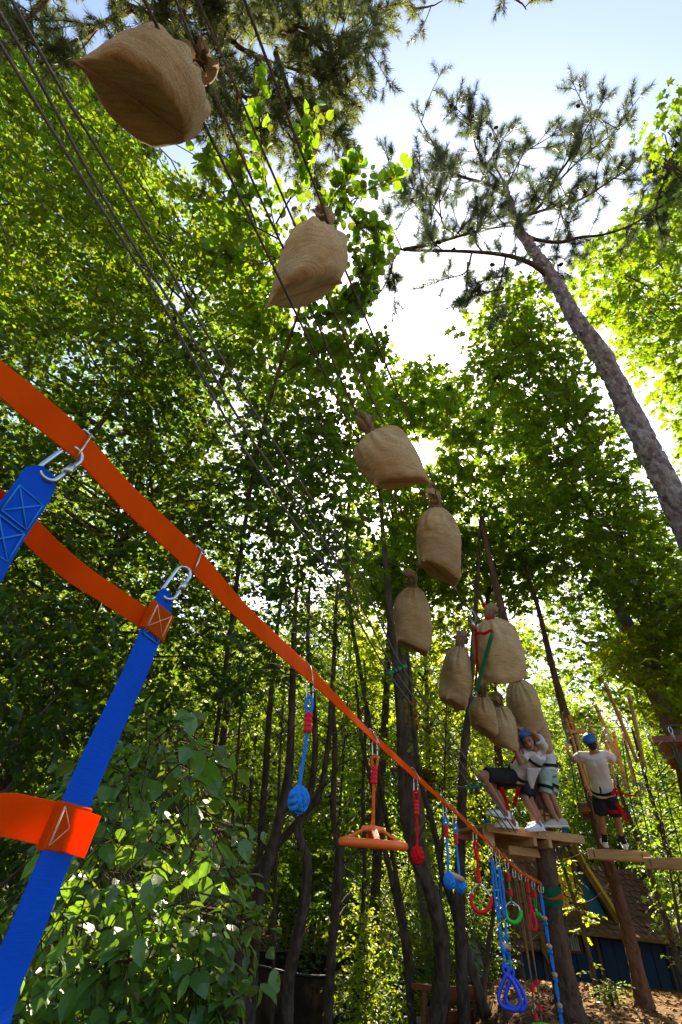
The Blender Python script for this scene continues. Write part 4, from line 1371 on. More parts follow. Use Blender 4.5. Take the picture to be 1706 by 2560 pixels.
# hazel spray with round leaves hanging in front of the sky at the top
hz, ch = tree_from_px('hazel_tree', 'slender hazel stem with round toothed leaves against the sky by the second sack', [(560, 1700, 5.4), (600, 1400, 5.2), (640, 1150, 5.1), (690, 950, 5.0), (740, 800, 4.9), (770, 700, 4.9)], [.026, .024, .022, .018, .014, .008], M['bark_dark'], 'tree', n=50, seed=81)
tw = [[(770, 700, 4.9), (800, 590, 4.8), (860, 520, 4.7), (920, 475, 4.6), (985, 445, 4.6)],
      [(770, 700, 4.9), (700, 600, 4.8), (670, 480, 4.6), (655, 360, 4.5), (645, 230, 4.4)],
      [(690, 560, 4.7), (740, 470, 4.6), (775, 390, 4.5), (782, 315, 4.5)],
      [(700, 600, 4.8), (600, 540, 4.7), (540, 450, 4.6), (520, 400, 4.6)],
      [(800, 590, 4.8), (880, 620, 4.7), (935, 650, 4.7), (920, 720, 4.7)],
      [(740, 800, 4.9), (830, 780, 4.9), (880, 740, 4.9)],
      [(690, 950, 5.0), (790, 880, 5.0), (880, 860, 5.0), (935, 870, 5.0)],
      [(860, 520, 4.7), (900, 560, 4.7), (950, 580, 4.6)],
      [(800, 560, 4.7), (850, 470, 4.6), (880, 420, 4.6)],
      [(640, 560, 4.7), (610, 470, 4.6), (600, 400, 4.6)],
      [(880, 640, 4.7), (900, 680, 4.7), (880, 770, 4.8)],
      [(710, 640, 4.8), (640, 660, 4.8), (560, 640, 4.8)]]
st, di = [], []
tb = MB()
for q in tw:
    c = curve([at(*a) for a in q], 24)
    tb.add(*tube(c, lerpr([.009, .003], 24), 4))
    for i in range(3, 24):
        for _ in range(2):
            st.append(c[i]); di.append(nrm(c[min(i + 1, 23)] - c[i - 1]) + rng.normal(0, .6, 3))
tb.build('branch', M['twig'], hz)
hero_crown(hz, np.array(st), .16, 2, .092, 'round', M['leaf_mid'], 280, dirs=np.array(di), droop=.25, tilt=.5)
pH = fill([(640, 560), (760, 640), (860, 720), (900, 860), (960, 900), (880, 1010), (760, 960), (640, 800), (560, 640)], (4.9, 7.2), 300, .8, -.05)
crown_mesh('crown', hz, pH, .35, 7, .085, 'round', M['leaf_mid'])

# central maples, several trees, tops against the sky
def maple(label, foot_px, trunk_top, poly, zr, n, size, mt, nl=7, length=.5, single=0, group=None, rs=(.13, .11, .08, .03), thr=-.2, cs=1.3, bark='bark_dark'):
    base = at(*foot_px)
    top = at(*trunk_top)
    f = np.array([base[0], base[1], float(ground_z(base[0], base[1])) - .05])
    mid = f + (top - f) * .5 + rng.normal(0, .12, 3)
    g, c = trunk_geo([f, f + (mid - f) * .5 + rng.normal(0, .06, 3), mid, top], rs, 60, 10, .08, seed=int(rng.integers(1e6)))
    root = empty('maple_tree', f, label, 'tree', group)
    MB().add(*g).build('trunk', M[bark], root)
    p = fill(poly, zr, n, cs, thr)
    kw = dict(droop=.2, tilt=.42)
    if single: hero_crown(root, p, length, nl, size, 'maple', mt, single, **kw)
    else: crown_mesh('crown', root, p, length, nl, size, 'maple', mt, **kw)
    limbs_to(c, p[rng.integers(0, len(p), 46)], .03).build('limb', M[bark], root)['kind'] = 'stuff'
    return root


maple('maple with pointed sunlit top left of the sun glare', (930, 2200, 11), (1000, 1000, 13.5), [(880, 1010), (905, 930), (945, 985), (962, 905), (990, 950), (1010, 885), (1040, 955), (1062, 900), (1085, 940), (1110, 1000), (1120, 1250), (1080, 1500), (900, 1500), (880, 1250)], (10, 14.5), 1500, .14, M['leaf_maple'], thr=-.05)
maple('maple with wide rounded top right of the sun glare', (1260, 2150, 12), (1190, 1010, 14), [(1085, 1010), (1120, 925), (1160, 975), (1185, 945), (1210, 975), (1245, 935), (1280, 985), (1330, 1000), (1380, 1150), (1390, 1500), (1080, 1500)], (10.5, 15), 1600, .14, M['leaf_maple'], thr=-.05)
maple('deep shaded maple behind the big pine trunk', (1720, 2200, 9), (1500, 1150, 10), [(1180, 880), (1200, 790), (1250, 740), (1290, 690), (1330, 700), (1350, 760), (1420, 840), (1480, 960), (1540, 1080), (1610, 1230), (1720, 1400), (1900, 1700), (1560, 1560), (1420, 1420), (1330, 1250), (1300, 1060), (1210, 900)], (7.6, 10.6), 1450, .12, M['leaf_maple'], single=160, thr=-.05, cs=.9)
maple('sunlit yellow-green maple along the right edge under the pine crown', (1980, 2000, 9), (1760, 620, 11), [(1420, 700), (1450, 610), (1500, 590), (1560, 560), (1610, 510), (1680, 470), (1760, 430), (2000, 520), (2000, 1250), (1720, 1150), (1640, 1000), (1560, 860), (1480, 780)], (8.2, 12.5), 1700, .125, M['leaf_maple'], single=120, thr=-.05, cs=1.0)
maple('maple in the middle distance above the right-hand climbers', (1790, 2200, 17), (1480, 1400, 16), [(1300, 1180), (1480, 1180), (1700, 1350), (1900, 1600), (1900, 1800), (1500, 1760), (1300, 1620), (1240, 1400)], (10, 17), 2000, .14, M['leaf_maple'], thr=-.1)
maple('bright maple crown hanging beyond the far right platform', (1800, 2200, 11), (1700, 1600, 12), [(1500, 1600), (1610, 1560), (1640, 1480), (1900, 1500), (1900, 1900), (1720, 1800), (1640, 1780), (1590, 1690), (1520, 1700)], (7.7, 12), 1200, .13, M['leaf_lime'])
maple('backlit maple behind the middle row of sacks', (1080, 2250, 14), (1060, 1450, 15), [(880, 1300), (1100, 1280), (1300, 1350), (1320, 1700), (1150, 1800), (900, 1780), (860, 1500)], (10.5, 18), 2100, .14, M['leaf_lime'], thr=-.05)
maple('leafy tree peeping in at the right edge against the sky', (2100, 2000, 7), (1850, 350, 8), [(1640, 410), (1650, 300), (1690, 260), (1800, 200), (1900, 500), (1720, 440), (1660, 440)], (6, 7.5), 110, .10, M['leaf_mid'], nl=6, rs=(.08, .07, .05, .02), thr=-.6)

def understory(label, foot, top, poly, zr, n, mt):
    f = gpt(*foot, -.05); t = at(*top)
    g, c = trunk_geo([f, f * .6 + t * .4 + rng.normal(0, .15, 3), t], [.04, .03, .01], 40, 8, .1, seed=int(rng.integers(1e6)))
    root = empty('young_tree', f, label, 'tree')
    MB().add(*g).build('trunk', M['bark_dark'], root)
    p = fill(poly, zr, n, .9, .02)
    crown_mesh('crown', root, p, .42, 8, .085, 'oval', mt, droop=.3)
    limbs_to(c, p[rng.integers(0, len(p), 30)], .018).build('limb', M['twig'], root)['kind'] = 'stuff'


understory('young hornbeam with layered leaves between the shrub and the blue knotted rope', (-1.6, 9.6), (600, 1650, 9.5), [(470, 1640), (760, 1640), (740, 1900), (720, 2200), (640, 2330), (540, 2330), (500, 2000)], (8, 11.5), 620, M['leaf_mid'])
understory('young hornbeam with layered leaves behind the orange wheel swing', (.5, 11.2), (880, 1600, 11), [(770, 1620), (1010, 1560), (1000, 1900), (1010, 2150), (960, 2330), (800, 2330), (790, 2000)], (8.6, 13), 760, M['leaf_maple'])
understory('young maple-leaved tree between the curved trunk and the trunk by the bench', (2.2, 11.0), (1120, 1650, 11), [(1030, 1720), (1240, 1700), (1270, 1960), (1270, 2150), (1200, 2260), (1060, 2200), (1040, 1950)], (9, 13), 620, M['leaf_lime'])
understory('young tree with sunlit leaves beyond the second climber\'s plank', (7.2, 11.6), (1640, 1950, 10.5), [(1580, 1880), (1760, 1850), (1800, 2300), (1690, 2330), (1620, 2180), (1590, 2040)], (9, 11.6), 420, M['leaf_maple'])

# shrub in the lower left with big pointed leaves, sunlit from above
sh = empty('shrub', gpt(-.9, 1.6), 'leafy dogwood shrub with large pointed leaves in the lower left corner', 'shrub')
arch = [[(60, 2760, 2.2), (200, 2450, 2.2), (330, 2230, 2.3), (470, 2060, 2.4), (560, 2080, 2.3)],
        [(60, 2760, 2.0), (240, 2520, 2.0), (400, 2330, 2.05), (520, 2270, 2.1), (600, 2320, 2.0)],
        [(60, 2760, 1.9), (220, 2620, 1.8), (360, 2500, 1.8), (480, 2470, 1.8), (560, 2540, 1.7)],
        [(60, 2760, 2.5), (220, 2300, 2.7), (330, 2000, 2.9), (420, 1820, 3.0), (500, 1860, 2.9)],
        [(60, 2760, 2.1), (150, 2540, 1.9), (230, 2420, 1.8), (330, 2400, 1.75)],
        [(60, 2760, 2.6), (250, 2250, 2.9), (400, 2120, 3.0), (520, 2150, 2.9)],
        [(60, 2760, 2.8), (140, 2200, 3.2), (260, 1900, 3.3), (330, 1760, 3.4)],
        [(60, 2760, 1.7), (120, 2650, 1.6), (250, 2600, 1.55), (420, 2620, 1.5)]]
tb = MB(); st, di = [], []
for q in arch:
    c = curve([at(*a) for a in q], 30)
    tb.add(*tube(c, lerpr([.012, .003], 30), 5))
    for i in range(7, 30):
        d0 = nrm(c[min(i + 1, 29)] - c[i - 1])
        for _ in range(2):
            st.append(c[i]); di.append(d0 * .5 + rng.normal(0, .7, 3))
tb.build('stem', M['twig'], sh)
pq = fill([(150, 1980), (330, 1840), (470, 1800), (540, 1960), (560, 2080), (590, 2250), (540, 2330), (540, 2600), (-150, 2700), (-40, 2420), (60, 2200)], (1.75, 3.1), 900, .5, -.25)
st = st + list(pq); di = di + list(rng.normal(0, .7, (len(pq), 3)) + [.25, -.1, -.1])
hero_crown(sh, np.array(st), .2, 4, .076, 'broad', M['leaf_big'], 300, dirs=np.array(di), droop=.35, hang=.45, tilt=.5)
# darker tall shrub behind it
sh2 = empty('shrub', gpt(-2.4, 3.2), 'tall dark shrub behind the blue ladder strap on the left', 'shrub')
pS = fill([(-300, 1480), (60, 1450), (300, 1560), (430, 1700), (520, 1780), (500, 2020), (420, 2120), (300, 2500), (-300, 2600)], (3.2, 6.0), 1700, .8, -.2)
crown_mesh('foliage', sh2, pS, .34, 8, .085, 'oval', M['leaf_dark'], twigs=False, hang=.6, droop=.4)
mbs = MB()
for q in pS[rng.integers(0, len(pS), 26)]:
    b = gpt(-2.4 + rng.normal(0, .3), 3.2 + rng.normal(0, .3))
    mbs.add(*tube(curve([b, (b + q) / 2 + rng.normal(0, .12, 3) + [0, 0, .25], q], 12), lerpr([.016, .004], 12), 5))
mbs.build('stem', M['bark_dark'], sh2)

# leaf tufts on the sapling in front of the house
rs_, cs_ = pick('thin sapling')
k = cs_[(cs_[:, 2] > .9)]
pst = k[rng.integers(0, len(k), 46)]
crown_mesh('foliage', rs_, pst, .3, 6, .085, 'oval', M['leaf_lime'], twigs=True, keep=False)

# ------------------------------------------------------------------ privet bushes and undergrowth, each its own


def bush(label, c, rx, rz, n, size, mt, group=None, shape='diamond', name='bush'):
    b = gpt(c[0], c[1])
    root = empty(name, b, label, 'bush', group)
    u = nrm(rng.normal(size=(n, 3))) * (rng.random((n, 1)) ** .45)
    p = b + np.array([0, 0, rz * .95]) + u * [rx, rx, rz]
    p = p[p[:, 2] > b[2] + .05]
    crown_mesh('foliage', root, p, .28, 8, size, shape, mt, keep=False)
    m = MB()
    for q in p[rng.integers(0, len(p), 9)]:
        f = b + [rng.normal(0, .08), rng.normal(0, .08), 0]
        m.add(*tube(curve([f, (f + q) / 2 + [0, 0, .15], q], 8), lerpr([.014, .004], 8), 4))
    m.build('stem', M['twig'], root)
    return root


BU = [('sunlit small-leaved privet bush in the middle under the orange swing', (1.0, 9.6), .55, 1.35, 420),
      ('privet bush between the dark trunks below the red knotted rope', (1.55, 10.4), .6, 1.1, 380),
      ('low shaded bush right of the trampoline', (1.3, 11.8), .9, .9, 380),
      ('privet bush close behind the red-brown bench', (2.6, 11.6), .8, 1.0, 380),
      ('bush behind the blue triangle rings', (3.35, 11.4), .55, .75, 300),
      ('tall leafy bush left of the little house roof', (3.5, 14.8), 1.0, 1.9, 600),
      ('leafy bush at the right edge beside the house', (9.6, 14.2), 1.1, 1.5, 560),
      ('small green plant on the forest floor before the second pine', (4.85, 9.9), .16, .14, 50),
      ('bushy growth left of the trampoline by the picket fence', (-2.2, 13.2), .9, 1.2, 420),
      ('ragged bush behind the trampoline rim', (.3, 15.8), 1.1, 1.5, 480)]
BU += [('shaded hazel bush left of the picket fence', (-3.6, 10.2), 1.0, 1.7, 600),
       ('tall dark bush between shrub and trampoline', (-2.2, 8.6), .7, 1.6, 520),
       ('young leafy thicket behind the trampoline, left side', (-1.3, 17.0), 1.3, 2.2, 700),
       ('young leafy thicket behind the trampoline, right side', (1.9, 17.2), 1.2, 2.4, 700),
       ('bush in the shade right of the thin twisted stem', (3.0, 13.2), .7, 1.2, 420),
       ('sunlit young tree-like bush behind the red knotted rope', (2.3, 14.0), .9, 2.0, 640),
       ('sunlit leafy bush in the gap behind the orange swing', (.9, 18.2), 1.0, 2.6, 640),
       ('dark bush far behind the picket fence', (-4.6, 20.5), 1.8, 2.4, 800),
       ('broad bush behind the small red-brown railing', (-.4, 23.5), 2.0, 2.6, 900),
       ('broad bush beyond the far red railing', (4.4, 23.5), 1.8, 2.4, 800)]
for lab, c, rx, rz, n in BU:
    bush(lab, c, rx, rz, n, .075 if rz > .3 else .05, M['leaf_mid'] if 'sunlit' not in lab else M['leaf_lime'])  # bushes called sunlit get a brighter leaf: sunlight put into the colour

# ------------------------------------------------------------------ the wood behind: separate trees sharing a few crown meshes
def wood_models():
    out = []
    for k in range(4):
        g = np.random.default_rng(100 + k)
        H = 9.5 + k * .8
        c0 = np.array([[0, 0, 0], [g.normal(0, .12), g.normal(0, .12), H * .3], [g.normal(0, .25), g.normal(0, .25), H * .6], [g.normal(0, .4), g.normal(0, .4), H * .93]])
        tg, c = trunk_geo(c0, [.12, .1, .075, .02], 40, 8, .08, seed=k)
        tm = MB().add(*tg)
        n = 2300
        h = g.uniform(.16, 1.02, n) * H
        prof = np.interp(h / H, [.14, .35, .6, .85, 1.02], [.9, 1.6, 2.1, 1.5, .25])
        a = g.uniform(0, 2 * pi, n); rr = prof * np.sqrt(g.random(n))
        p = np.stack([np.cos(a) * rr, np.sin(a) * rr, h], -1)
        p = p[clump(p * 1.0 + k * 7.3, 1.5) + g.uniform(-.3, .3, n) > -.05]
        lm = limbs_to(c, p[g.integers(0, len(p), 24)], .028, 4)
        tm.V += lm.V
        tm.F += [f + tm.n for f in lm.F]; tm.n += lm.n
        to = tm.build('trunk', M['bark_dark'], None, origin=(0, 0, 0))
        pos, d, nn, s, tip = sprays(p, .6, 11, .125, .2, .5)
        co = MB().add(*leaf_geo(pos, d, nn, s, 'diamond')).build('crown', [M['leaf_far'], M['leaf_mid'], M['leaf_far'], M['leaf_lime']][k], None, smooth=False, origin=(0, 0, 0))
        out.append((to.data, co.data))
        bpy.data.objects.remove(to); bpy.data.objects.remove(co)
    return out


WM = wood_models()


def wood_tree(x, y, k, sc_, rot, label):
    root = empty('wood_tree', gpt(x, y, -.05), label, 'tree', 'trees of the wood behind the course')
    for nm, me in zip(('trunk', 'crown'), WM[k]):
        o = bpy.data.objects.new(nm, me)
        COL.objects.link(o)
        o.parent = root
        if nm == 'crown': o['kind'] = 'stuff'
    root.rotation_euler = (0, 0, rot)
    root.scale = (sc_, sc_, sc_ * rng.uniform(.9, 1.15))


ANCH = [(-150, 'the left photo edge'), (60, 'the blue ladder strap'), (330, 'the lower-left shrub'), (530, 'the trunk at the shrub edge'), (650, 'the forked trunk'), (760, 'the blue knotted rope'), (835, 'the slim trunk behind the orange swing'),
        (935, 'the orange wheel swing'), (1042, 'the red knotted rope'), (1130, 'the trapeze bar'), (1205, 'the red gym ring'), (1270, 'the blue triangle handles'), (1390, 'the stout platform pine'), (1480, 'the second climber'),
        (1560, 'the slimmer second pine'), (1650, 'the plank at the right edge'), (1800, 'the right photo edge')]


def wood():
    g = np.random.default_rng(42)
    pts = []
    tries = 0
    while len(pts) < 135 and tries < 6000:
        tries += 1
        d = 13 + 27 * g.random() ** .8; az = radians(g.uniform(-58, 62))
        x, y = d * sin(az), d * cos(az)
        if 3.2 < x < 13.0 and 13.0 < y < 22.0: continue            # the little house and its yard
        if -1.6 < x < 2.6 and y < 15.5: continue                  # the trampoline's clearing
        if y < 11.5: continue
        if y < 21 and abs(x - (1.0 + .247 * (y - 9.6))) < 2.3: continue  # trees left out along the sun's line so it reaches the bushes
        if any((x - a) ** 2 + (y - b) ** 2 < 1.8 ** 2 for a, b in pts): continue
        pts.append((x, y))
    for i, (x, y) in enumerate(pts):
        d = math.hypot(x, y)
        far = 'far' if d > 26 else ('middle-distance' if d > 19 else 'nearer')
        px, py, _ = proj(np.array([x, y, 3.0]))
        k = int(g.integers(4)); s = g.uniform(.66, .92) if d < 18 else g.uniform(.95, 1.3)
        an = min(ANCH, key=lambda a: abs(a[0] - px))
        side = 'right of' if px > an[0] else 'left of'
        wood_tree(x, y, k, s, g.uniform(0, 6.28), f"{('tall', 'short')[s < (.79 if d < 18 else 1.12)]} {('leafy', 'dark leafy', 'full-crowned', 'lime-green')[k]} {far} tree seen {side} {an[1]}")


wood()

# far wood closing the view
def far_wood():
    n = 20000
    az = np.radians(rng.uniform(-64, 68, n)); d = rng.uniform(42, 60, n)
    h = rng.uniform(-1, 20, n)
    x, y = d * np.sin(az), d * np.cos(az)
    p = np.stack([x, y, h], -1)
    p = p[clump(p, 6) > -.8]
    pos, dd, nn, s, tip = sprays(p, 1.3, 8,   .42, .2, .6)
    o = MB().add(*leaf_geo(pos, dd, nn, s, 'diamond')).build('far_wood', M['leaf_far'], None, smooth=False)
    tag(o, 'far mass of sunlit green woodland closing the view', 'wood', kind='stuff')


far_wood()
# ------------------------------------------------------------------ timber platform
def platform():
    zt = at(1330, 2070, 6.22)[2]
    c = np.array([cP[np.argmin(np.abs(cP[:, 2] - zt))][0], cP[np.argmin(np.abs(cP[:, 2] - zt))][1], zt])
    root = empty('platform', c, 'square timber platform bolted round the stout pine under the climbers', 'platform')
    # frame of the platform: front edge as seen
    A, B = at(1222, 2064, 6.12), at(1452, 2088, 6.35)
    A[2] = B[2] = zt - .06
    d = nrm(B - A); n = nrm(np.cross([0, 0, 1.0], d))
    if n[1] < 0: n = -n
    L = np.linalg.norm(B - A)
    W_ = .95
    nb = 7
    for k in range(nb):
        o = n * (W_ * (k + .5) / nb) + [0, 0, .06 - .02]
        g = .006
        if abs(np.dot((A + o - c)[:2], n[:2])) < .0: continue
        MB().add(*beam(A + o, B + o, W_ / nb - g, .035, bev=.004)).build('board', M['wood_new'], root, smooth=False)
    MB().add(*beam(A - d * .03, B + d * .03, .045, .095, bev=.005)).build('front_beam', M['wood_new'], root, smooth=False)
    MB().add(*beam(A + n * (W_ + .02), B + n * (W_ + .02), .045, .11, bev=.005)).build('rear_beam', M['wood_new'], root, smooth=False)
    for k, s in enumerate((.44, .60)):
        p = A + d * L * s + [0, 0, -.10]
        MB().add(*beam(p - n * .08, p + n * (W_ + .1), .05, .09, bev=.004)).build('bearer', M['wood_new'], root, smooth=False)
    for s in (.84, .90, .96):
        p = A + d * L * s
        MB().add(*beam(p + n * .03, p + n * (W_ - .02), .045, .10)).build('joist', M['wood_new'], root, smooth=False)
    p, q = A + d * L * .28 + [0, 0, -.19], A + d * L * .74 + [0, 0, -.19]
    MB().add(*beam(p + n * .24, q + n * .24, .05, .10)).build('clamp_beam', M['wood_new'], root, smooth=False)
    MB().add(*beam(p + n * .66, q + n * .66, .05, .10)).build('clamp_beam', M['wood_new'], root, smooth=False)
    # pale end plate hanging at the left corner
    e = at(1222, 2090, 6.2)
    MB().add(*beam(e + [0, 0, .12], e - [0, 0, .10], .15, .04, up=n)).build('end_plate', M['wood_dowel'], root, smooth=False)
    MB().add(*box(e + [0, -.03, .13], d * .03, n * .03, [0, 0, .05], .005)).build('bracket', M['house_cyan'], root, smooth=False)
    for s in (.2, .52, .6):
        p = A + d * L * s - n * .03
        MB().add(*ball(p, d * .016, -n * .012, [0, 0, .016], 8, 4)).build('bolt', M['steel'], root)
    for k in range(3):
        p = A + d * L * (.62 + .012 * k) + n * .3 + [0, 0, .02]
    return A, B, d, n, zt, root


PA, PB, PD, PN, PZ, PROOT = platform()

# plank the second climber stands on, and the next one
def plank(label, p0, p1, w, h):
    A, B = at(*p0), at(*p1)
    z = (A[2] + B[2]) / 2
    A[2] = B[2] = z
    root = empty('walking_plank', (A + B) / 2, label, 'plank')
    d = nrm(B - A); n = nrm(np.cross(d, [0, 0, 1.0]))
    MB().add(*beam(A, B, w, h, bev=.008)).build('plank', M['wood_new'], root, smooth=False)
    for s in (.10, .88):
        p = A + (B - A) * s
        MB().add(*tube(ring_pts(p, n * (w / 2 + .012), np.array([0, 0, h / 2 + .012]), 20), .007, 6, closed=True)).build('rope_lashing', M['green_rope'], root)
    return A, B, root


BA, BB, _ = plank('short thick timber plank under the second climber\'s feet', (1468, 2126, 7.2), (1626, 2152, 6.9), .17, .13)
B2A, B2B, _ = plank('next timber plank, cut by the right edge of the photo', (1617, 2160, 6.7), (1790, 2160, 6.2), .17, .13)

# ropes the planks hang from
def rope(label, pts, r, m, n=30, cat='rope', group=None, name='rope', parts=False, sides=6):
    W = [at(*p) if len(p) == 3 else np.asarray(p[1], float) for p in pts]
    o = MB().add(*tube(curve(W, n), r, sides)).build(name, m, None)
    return tag(o, label, cat, group)


GR = [
    ('green rope down to the left end of the second climber\'s plank', [(1408, 1780, 7.8), (1425, 1890, 7.6), (1448, 2010, 7.4), (1478, 2120, 7.2)]),
    ('green rope down to the right end of the second climber\'s plank', [(1555, 1845, 7.3), (1570, 1960, 7.1), (1590, 2050, 7.0), (1615, 2125, 6.95)]),
    ('green rope between the two timber planks', [(1560, 1850, 7.1), (1585, 1930, 7.0), (1610, 2040, 6.85), (1632, 2140, 6.75)]),
    ('green rope outside the planks, near the right edge', [(1622, 1830, 7.0), (1650, 1930, 6.9), (1685, 2060, 6.8), (1706, 2150, 6.7)]),
    ('green rope nearest the right edge under the reddish platform', [(1682, 1840, 6.8), (1705, 1920, 6.7), (1740, 2030, 6.6)]),
]
for lab, p in GR:
    rope(lab, p, .010, M['green_rope'], group='green hanging ropes of the plank bridge')

# ------------------------------------------------------------------ overhead ropes and lower walking cables
ROPES = {
    'A': [(330, -80, 1.95), (362, 0, 2.05), (691, 680, 3.0), (900, 1108, 4.05), (1040, 1330, 4.7), (1150, 1490, 5.35), (1240, 1600, 6.0)],
    'B': [(405, -80, 2.15), (440, 0, 2.25), (503, 155, 2.42), (640, 470, 2.95), (783, 783, 3.6), (891, 1028, 4.1), (1045, 1290, 4.9), (1140, 1480, 5.5), (1240, 1590, 6.1)],
    'C': [(455, -80, 2.3), (495, 0, 2.4), (751, 593, 3.35), (827, 764, 3.75), (961, 1062, 4.5), (1075, 1270, 5.2), (1245, 1580, 6.3)],
    'D': [(580, -80, 2.3), (612, 0, 2.4), (730, 318, 2.85), (801, 500, 3.25), (870, 690, 3.75), (1023, 1047, 4.7), (1090, 1220, 5.3), (1200, 1490, 6.2), (1250, 1570, 6.6)],
}
RC3 = {}
RW = {'A': .0085, 'B': .008, 'C': .008, 'D': .009}
for k, lab in zip('ABCD', ('grey rope crossing in front of the first sack', 'grey rope the first sack is knotted to', 'grey rope passing just left of the second sack', 'rightmost overhead rope, behind the second sack')):
    c = curve([at(*p) for p in ROPES[k]], 90)
    RC3[k] = c
    tag(MB().add(*tube(c, RW[k], 7)).build('overhead_rope', M['rope'], None), lab, 'rope', 'overhead ropes of the sack bridge')
LOW = {
    'E': [(-40, 40, 1.65), (0, 109, 1.72), (125, 316, 1.9), (234, 490, 2.06), (381, 718, 2.3), (462, 860, 2.46), (593, 1094, 2.78), (702, 1257, 3.05), (853, 1475, 3.5), (972, 1683, 4.1), (1090, 1840, 4.75), (1180, 1972, 5.4), (1262, 2076, 5.85)],
    'F': [(-40, -40, 1.62), (0, 33, 1.7), (98, 201, 1.85), (250, 479, 2.12), (392, 702, 2.38), (490, 860, 2.55), (618, 1080, 2.88), (735, 1245, 3.16), (870, 1450, 3.6), (985, 1672, 4.2), (1100, 1830, 4.85), (1192, 1966, 5.45), (1275, 2078, 5.9)],
    'G': [(0, -60, 1.7), (38, 16, 1.78), (163, 239, 2.0), (326, 506, 2.3), (533, 860, 2.75), (660, 1065, 3.08), (790, 1265, 3.45), (900, 1440, 3.85), (1002, 1662, 4.3), (1115, 1822, 4.95), (1206, 1960, 5.5), (1290, 2080, 5.95)],
}
for k, lab in zip('EFG', ('leftmost of the three thick cables crossing the left side', 'middle of the three thick cables crossing the left side', 'rightmost of the three thick cables crossing the left side')):
    c = curve([at(*p) for p in LOW[k]], 110)
    RC3[k] = c
    tag(MB().add(*tube(c, .0078, 8)).build('walking_cable', M['cable'], None), lab, 'cable', 'walking cables below the sacks')

# green spacer tubes on the cables
def spacer(label, p0, p1, r):
    A, B = at(*p0), at(*p1)
    root = empty('spacer_tube', (A + B) / 2, label, 'tube')
    d = nrm(B - A)
    T, N, Bn = frames([A, B])
    V, F = tube([A, A + d * .004, B - d * .004, B], [r * .8, r, r, r * .8], 16)
    MB().add(V, F).build('sleeve', M['green_dark'], root)
    for s in (.32, .5, .74):
        p = A + (B - A) * s
        MB().add(*tube(ring_pts(p, N[0] * (r + .004), Bn[0] * (r + .004), 16), .006, 6, closed=True)).build('lashing', M['tramp_frame'], root)


spacer('green spacer tube lashed across the three cables, left of the sacks', (968, 1686, 4.1), (1016, 1665, 4.3), .019)
spacer('green spacer tube lashed across the cables by the climber\'s knee', (1163, 1970, 5.35), (1212, 1963, 5.55), .022)
tag(MB().add(*tube(curve([at(1120, 1965, 5.4), at(1163, 1968, 5.4)], 6), .006, 5)).build('rope_end', M['cord'], None), 'short yellow rope end tied to the spacer tube by the climber\'s knee', 'rope')

# ------------------------------------------------------------------ burlap sacks


